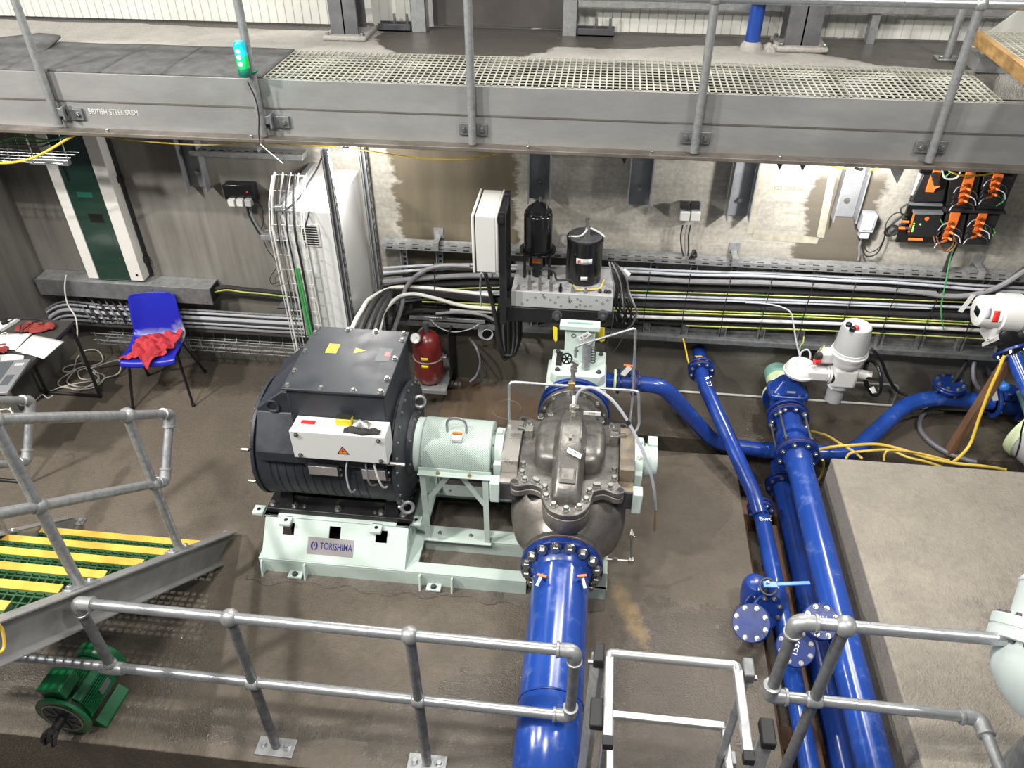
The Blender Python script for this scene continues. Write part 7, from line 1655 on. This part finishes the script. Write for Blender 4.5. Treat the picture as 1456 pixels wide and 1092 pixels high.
m = MB(); m.cyl((.0, 4.34, .80), (.0, 4.36, .98), .03, 20); m.cyl((.0, 4.36, .98), (.0, 4.36, 1.0), .036, 20); m.build('filter_bowl', 'galv', t)
m = MB(); 
for k in range(6): m.torus((.045, 4.37, .83+.022*k), (0, 0, 1), .016, .004, 12, 5)
m.build('coil_spring', 'dark_steel', t)

# valve cluster with blank flanges in front
t = thing('strainer_cluster', (1.25, 2.95, 0), 'blue valve cluster with blank bolted flanges and lever on slim trench pipe', 'valve')
def disc(c, nrm, r, n, a0=.2, L=.10, rb=.055, lab=None):
    a = V(nrm).normalized(); c = V(c)
    f = flange(c, a, r, .018, t, n, .0105, name='blank_flange', a0=a0, R=r*.80)
    flange(c-a*.026, a, r, .018, t, 0, gask=False); m = MB(); m.lathe(c-a*.008, a, [(0, r-.003), (.007, r-.003)], 36); m.build('gasket', 'gasket', t)
    m = MB(); m.cyl(c-a*.02, c-a*L, rb, 24); m.build('branch', 'blue_paint', t); return f
P1 = at(1069, 886, Z=.20); disc(P1, (-.45, -.50, .74), .108, 8, .2, .2)
P2 = at(1167, 884, Z=.40); disc(P2, (.05, -.40, .90), .098, 8, .25, .2)
P3 = at(1131, 921, Z=.27); disc(P3, (-.12, -.50, .86), .102, 8, .5, .16)
n3 = V(-.12, -.50, .86).normalized(); x3 = V(.3, .86, .5); x3 = (x3-n3*x3.dot(n3)).normalized()
text_mesh('1557', .045, P3+n3*.0185, x3, n3.cross(x3), 'sticker_white', t, 'chalk_writing', .0006)
n2 = V(.05, -.40, .90).normalized(); x2 = V(1, 0, 0); x2 = (x2-n2*x2.dot(n2)).normalized()
text_mesh('MH', .04, P2+n2*.0185+n2.cross(x2)*.012, x2, n2.cross(x2), 'sticker_white', t, 'chalk_writing', .0006)
m = MB(); m.tube(arc([P1-V(-.10, -.12, .16), V(1.22, 3.06, .02), V(1.268, 3.2, -.005)], .08), .062, 24); m.build('strainer_body', 'blue_paint', t)
c4 = at(1083, 838, Z=.22)
m = MB(); m.lathe(c4+V(-.02, .05, -.14), (0, 0, 1), [(-.1, .06), (.03, .08), (.10, .08), (.14, .065), (.155, .04)], 28); m.build('valve_bonnet', 'blue_paint', t)
flange(c4+V(.0, -.03, -.13), (.35, -.80, .5), .112, .02, t, 8, .012, a0=.3); flange(c4+V(.03, -.07, -.10), (.35, -.80, .5), .105, .02, t, 8, .012, a0=.1)
lc = at(1090, 832, Z=.27)
m = MB(); m.torus(lc+V(.01, -.0, -.012), (.1, -.4, .9), .048, .006, 28, 6); m.build('lever_quadrant', 'dark_steel', t)
m = MB(); m.cyl(lc-V(0, 0, .05), lc+V(0, 0, .008), .018, 12); m.build('lever_stem', 'dark_steel', t)
e = at(1152, 829, Z=.29); m = MB(); m.bar(lc+V(.0, 0, .004), e, .026, .010); m.bar(lc+V(-.02, 0, .004), lc+V(.06, 0, .01), .042, .010); lv = m.build('lever', 'blue_lever', t, bev=.003); bolt(lv, lc+V(.005, .01, .012), (0, 0, 1), .009)
# timber in the trench, white floor conduit
for k, (x0, x1, z, y0, y1, lb) in enumerate(((1.345, 1.385, -.12, .9, 3.9, 'long thin plank on edge in the trench between blue pipes'), (1.15, 1.195, -.16, .9, 4.0, 'dark plank against the slab side in the trench'))):
    m = MB(); m.box(x0, x1, y0, y1, -.42, z); tag(m.build('plank', 'wood_old', bev=.003, loc=(x0, 2.5, -.42)), lb, 'plank')
for k, y in enumerate((2.35, 3.45, 4.1)):
    m = MB(); m.box(1.20, 1.60, y, y+.14, -.42, -.24); tag(m.build('timber_block', 'wood_old', bev=.004, loc=(1.4, y, -.42)), ('timber block under the pipes at the trench front', 'timber block under the pipes midway along the trench', 'timber block under the pipes near the header')[k], 'timber')
m = MB(); m.tube([(.25, 5.165, .012), (4.0, 5.165, .012)], .010, 8); tag(m.build('floor_conduit', 'white_paint', loc=(1, 5.165, 0)), 'thin white conduit along the foot of the back wall', 'conduit')
m = MB(); m.tube(arc([(1.95, 5.13, .24), (2.42, 5.13, .24), (2.42, 5.13, .06)], .05), .009, 8); tag(m.build('steel_tube', 'galv', loc=(2.2, 5.13, .2)), 'thin steel tube bent down on the wall right of the actuator', 'tube')

# hoses and loose cables at the right
def zl(pts, r, mt, nm, label, cat, k=6):
    P = [at(x, y, Z=z) for x, y, z in pts]; m = MB(); m.tube(spline(P, k), r, 8); return tag(m.build(nm, mt, loc=P[len(P)//2]), label, cat)
zl([(1154, 613, .05), (1175, 619, .12), (1195, 631, .2), (1212, 641, .22), (1226, 652, .2)], .009, 'yellow_hose', 'yellow_hose', 'yellow hose from joint flange slanting down to the plinth edge', 'hose')
zl([(1152, 643, .12), (1180, 636, .2), (1215, 633, .24), (1250, 632, .25), (1285, 640, .25), (1320, 651, .25), (1360, 659, .25), (1400, 663, .25), (1430, 668, .2)], .011, 'yellow_hose', 'yellow_hose', 'long yellow hose over the header and along the plinth back', 'hose')
zl([(1203, 652, .2), (1210, 644, .24), (1235, 641, .25), (1265, 640, .25), (1290, 650, .25), (1315, 656, .24), (1340, 664, .2)], .009, 'yellow_hose', 'yellow_hose', 'yellow hose looping up from behind the plinth corner', 'hose')
zl([(1257, 655, .2), (1258, 646, .24), (1266, 640, .27), (1300, 643, .27), (1350, 655, .26)], .008, 'yellow_hose', 'yellow_hose', 'thin yellow hose crossing the other two behind plinth', 'hose')
zl([(1170, 654, .12), (1171, 662, .02), (1168, 676, -.15), (1160, 686, -.25), (1152, 692, -.3)], .009, 'yellow_hose', 'yellow_hose', 'yellow hose end hanging into the trench by the plinth', 'hose')
pxl([(1428, 506, 4.62), (1418, 530, 4.60), (1405, 560, 4.58), (1392, 595, 4.55), (1380, 630, 4.5), (1366, 648, 4.42), (1354, 658, 4.35)], 4.5, .011, 'yellow_cable', 'yellow_tube', 'straight yellow tube slanting beside the old timber prop', 'tube')
t_ = thing('timber_prop', (2.75, 4.62, 0), 'weathered timber prop leaning under the right hand blue flange', 'prop')
a, b2 = V(2.70, 4.63, .01), V(2.86, 4.70, .90)
m = MB(); m.bar(a, b2, .075, .05, up=(1, 0, 0)); m.build('post', 'wood_old', t_, bev=.003)
zl([(1395, 575, .12), (1350, 578, .10), (1322, 582, .08), (1309, 595, .05), (1309, 612, .03), (1325, 630, .03), (1350, 645, .03), (1375, 654, .03), (1388, 657, .03)], .018, 'grey_hose', 'grey_hose', 'thick grey hose curling on the floor below blue header pipe', 'hose')
pxl([(1386, 512, 5.1), (1384, 525, 5.05), (1385, 540, 5.0), (1392, 552, 4.98)], 5, .016, 'grey_hose', 'grey_conduit', 'short grey conduit hanging below ladder behind the timber prop', 'conduit')
pxl([(1375, 512, 5.1), (1365, 530, 5.05), (1352, 548, 5.02)], 5, .012, 'black_cable', 'black_cable', 'black cable slanting to the capped tee from the ladder', 'cable')

# second actuator and its pipe at the right edge
A = V(2.70, 4.80, 1.14)
t = thing('valve_actuator', A, 'white actuator lying on its side at the right edge, red label', 'actuator')
m = MB(); m.lathe(A+V(-.13, 0, 0), (1, 0, 0), [(0, .085), (.008, .10), (.02, .105), (.13, .115), (.135, .13), (.15, .13), (.26, .13), (.27, .115), (.50, .11)], 40); bd = m.build('housing', 'actuator_white', t)
m = MB(); m.box(A.x-.135, A.x-.128, A.y-.05, A.y+.02, A.z-.02, A.z+.03); m.build('screen', 'display', bd)
wq = at(1391, 441, Y=4.685)
def arcpatch(x0, x1, a0, a1, R, mt, nm, par):
    m = MB(); m.grid(lambda u, v: V(A.x+x0+(x1-x0)*u, A.y-R*cos(a0+(a1-a0)*v), A.z+R*sin(a0+(a1-a0)*v)), 1, 8); return m.build(nm, mt, par, thick=.0015)
arcpatch(-.115, -.085, .1, .75, .1075, 'lightgrey_cable', 'window', bd); arcpatch(-.07, -.03, -.1, .6, .1125, 'sticker_red', 'red_label', bd); arcpatch(-.03, .0, -.1, .6, .1135, 'sticker_white', 'white_label', bd)
m = MB(); m.box(A.x-.02, A.x+.16, A.y-.09, A.y+.09, A.z-.22, A.z-.06); m.build('gear_case', 'actuator_white', t, bev=.025, seg=3)
kc = A+V(.10, -.11, -.15); m = MB(); m.lathe(kc, (.1, -.8, .5), [(0, .095), (.02, .09), (.035, .05)], 28); m.bar(kc+V(-.02, -.02, .0), kc+V(-.15, -.03, -.005), .04, .03); m.build('hand_knob', 'black_gloss', t)
m = MB(); m.cyl(A+V(.22, -.07, -.09), A+V(.25, -.14, -.05), .04, 18); m.build('entry', 'actuator_white', t)
for (x, y), mt in (((1378, 432), 'sticker_white'),):
    p = at(x, y, Y=4.72); m = MB(); m.prism([p+V(-.05, 0, -.06), p+V(-.02, 0, -.07), p+V(.01, 0, .03), p+V(.02, 0, .07), p+V(-.01, 0, .07)], (0, .002, 0)); m.build('paper_tag', mt, t)
p = at(1409, 481, Y=4.6); m = MB(); m.prism([p+V(-.04, 0, -.045), p+V(-.03, 0, -.07), p+V(.055, 0, -.005), p+V(.035, 0, .03)], (0, .002, 0)); tg = m.build('tag', 'sticker_white', t)
text_mesh('TW 2', .022, p+V(.003, -.001, -.022), (.09, 0, .062), (-.05, 0, .08), 'ink', tg, 'tag_text', .0004)
Fc = at(1437, 497, Y=4.70)
t = thing('riser_pipe', Fc, 'blue flanged pipe slanting down to the right under the second actuator', 'pipe')
ax = V(.25, -.62, -.45).normalized()
flange(Fc, ax, .115, .022, t, 6, .015, a0=.3)
m = MB(); m.cyl(Fc, Fc+ax*1.02, .05, 24); m.build('pipe', 'blue_scuff', t)
m = MB(); m.cyl(Fc, Fc-ax*.09, .06, 20); m.build('neck', 'blue_paint', t)
m = MB(); m.torus(Fc+ax*.035, ax, .052, .005, 24, 6); m.build('white_ring', 'sticker_white', t)
t = thing('end_valve', (3.1, 5.0, .235), 'dark blue flanged valve with lime flange at end of the header', 'valve')
flange((3.06, 5.0, .235), (1, 0, 0), .12, .022, t, 8, .013); m = MB(); m.cyl((3.06, 5.0, .235), (3.26, 5.0, .235), .085, 24); m.build('body', 'blue_flange', t)
m = MB(); m.box(3.09, 3.20, 4.93, 5.07, .29, .37); m.build('bonnet', 'blue_flange', t, bev=.02)
flange((3.235, 5.0, .235), (1, 0, 0), .125, .022, t, 0); flange((3.262, 5.0, .235), (1, 0, 0), .135, .026, t, 8, .012, mt='lime_pale')
m = MB(); m.cyl((3.27, 5.0, .235), (3.9, 5.0, .235), .08, 24); m.build('outlet', 'lime_pale', t)
p = at(1414, 561, Y=4.86); m = MB(); m.prism([p+V(-.045, 0, .06), p+V(-.01, 0, .065), p+V(.045, 0, -.05), p+V(.01, 0, -.06)], (0, .003, 0)); m.build('tag', 'sticker_white', t)
t = thing('drain_valve', (3.06, 4.95, .42), 'little bright blue ball valve between the prop and the lime vessel', 'valve')
a, b2 = at(1414, 528, Y=4.92), at(1428, 550, Y=4.86)
m = MB(); m.cyl(a, b2, .024, 14); m.build('pipe', 'blue_lever', t)
m = MB(); m.sphere(b2, .036, 8); m.build('body', 'blue_lever', t)
c = V(3.22, 4.66, .23)
t = thing('end_vessel', c, 'grey vessel with pale lime rim cut by the right photo edge', 'vessel')
ax = V(.45, -.80, -.10).normalized()
m = MB(); m.lathe(c-ax*.05, ax, [(0, .205), (.012, .21), (.06, .21), (.07, .205)], 40); m.build('rim', 'lime_pale', t)
m = MB(); m.lathe(c+ax*.02, ax, [(0, .20), (.30, .20), (.40, .17), (.46, .08)], 40); m.build('shell', 'actuator_grey', t)
m = MB(); m.cyl(V(3.22, 4.86, .50), V(3.32, 4.7, .30), .13, 28); m.build('teal_neck', 'teal_pale', t)
pxl([(1456, 600, 4.4), (1452, 615, 4.4), (1450, 632, 4.4), (1444, 650, 4.4)], 4.4, .006, 'black_cable', 'black_lead', 'black lead hanging in front of the grey vessel', 'cable')

# pale green tank at the lower right: a tilted flanged vessel
def pix_dir(x, y): return (C_R*((x-728)/F_PX)+C_D*((y-546)/F_PX)+C_F)
v0 = pix_dir(1440, 890).normalized()
upi = (-C_D); upi = (upi-v0*upi.dot(v0)).normalized(); rgt = upi.cross(v0)*-1
rgt = C_R-v0*C_R.dot(v0); rgt.normalize()
tax = (upi+.27*rgt).normalized(); tax = (tax+v0*.06).normalized()
rr = (rgt-tax*rgt.dot(tax)).normalized()
ring_left = CAM_POS+pix_dir(1406, 884)*3.12
RT = .36
c = ring_left+rr*RT
t = thing('surge_vessel', (c.x, c.y, .45), 'big pale grey green flanged tank on the plinth, right edge', 'tank')
m = MB(); m.lathe(c-tax*.045, tax, [(0, RT-.006), (.004, RT), (.040, RT), (.042, RT-.006), (.047, RT-.006), (.049, RT), (.086, RT), (.09, RT-.006)], 72); fl_ = m.build('body_flange', 'pale_green_tank', t)
bolt_ring(fl_, c+tax*.045, tax, RT-.022, 30, .010, mat='dark_steel', both=.09)
RS = RT-.055
m = MB(); m.lathe(c, tax, [(0, RS), (.19, RS), (.194, RS+.004), (.202, RS+.004), (.206, RS), (.50, .16), (.56, .13)], 72); m.build('upper_shell', 'pale_green_tank', t)
m = MB(); m.lathe(c, -tax, [(0, RS+.02), (.11, RS+.022), (.16, RS+.01), (.22, RS-.03), (.28, RS-.10), (.32, RS-.19), (.33, RS-.26)], 72); m.build('lower_shell', 'pale_green_tank', t)
m = MB(); m.lathe(V(c.x+.12, c.y-.12, .45), (0, 0, 1), [(0, RS-.06), (max(.1, c.z-.45-.19), RS-.12)], 56); m.build('skirt', 'galv_dark', t)

# ------------------------------------------------------------------ groups of repeats
GR_ = {'rack_cable': 'cables on the cable ladder', 'yellow_hose': 'yellow hoses behind the plinth', 'festoon_lamp': 'festoon bulbs under the gantry',
       'festoon_cable': 'festoon cable spans', 'work_glove': 'red work gloves on the table', 'socket_outlet': 'twin socket outlets on the back wall',
       'motor_cable': 'thick cables behind the motor box', 'strut_post': 'galvanised posts by the grey cabinet', 'steel_column': 'steel columns on the upper floor',
       'steel_channel': 'steel floor channels by the door', 'plank': 'planks in the trench', 'timber_block': 'timber blocks in the trench', 'riser_cable': 'cables in the basket riser',
       'handrail': 'front handrails', 'stair_handrail': 'stair handrails', 'socket_cable': 'leads of the black twin socket', 'socket_lead': 'leads of the twin sockets', 'switch_cable': 'cables at the grey switch box'}
for o in list(COL.objects):
    if o.parent is None and 'label' in o.keys() and 'group' not in o.keys():
        g = GR_.get(o.name.split('.')[0])
        if g: o['group'] = g
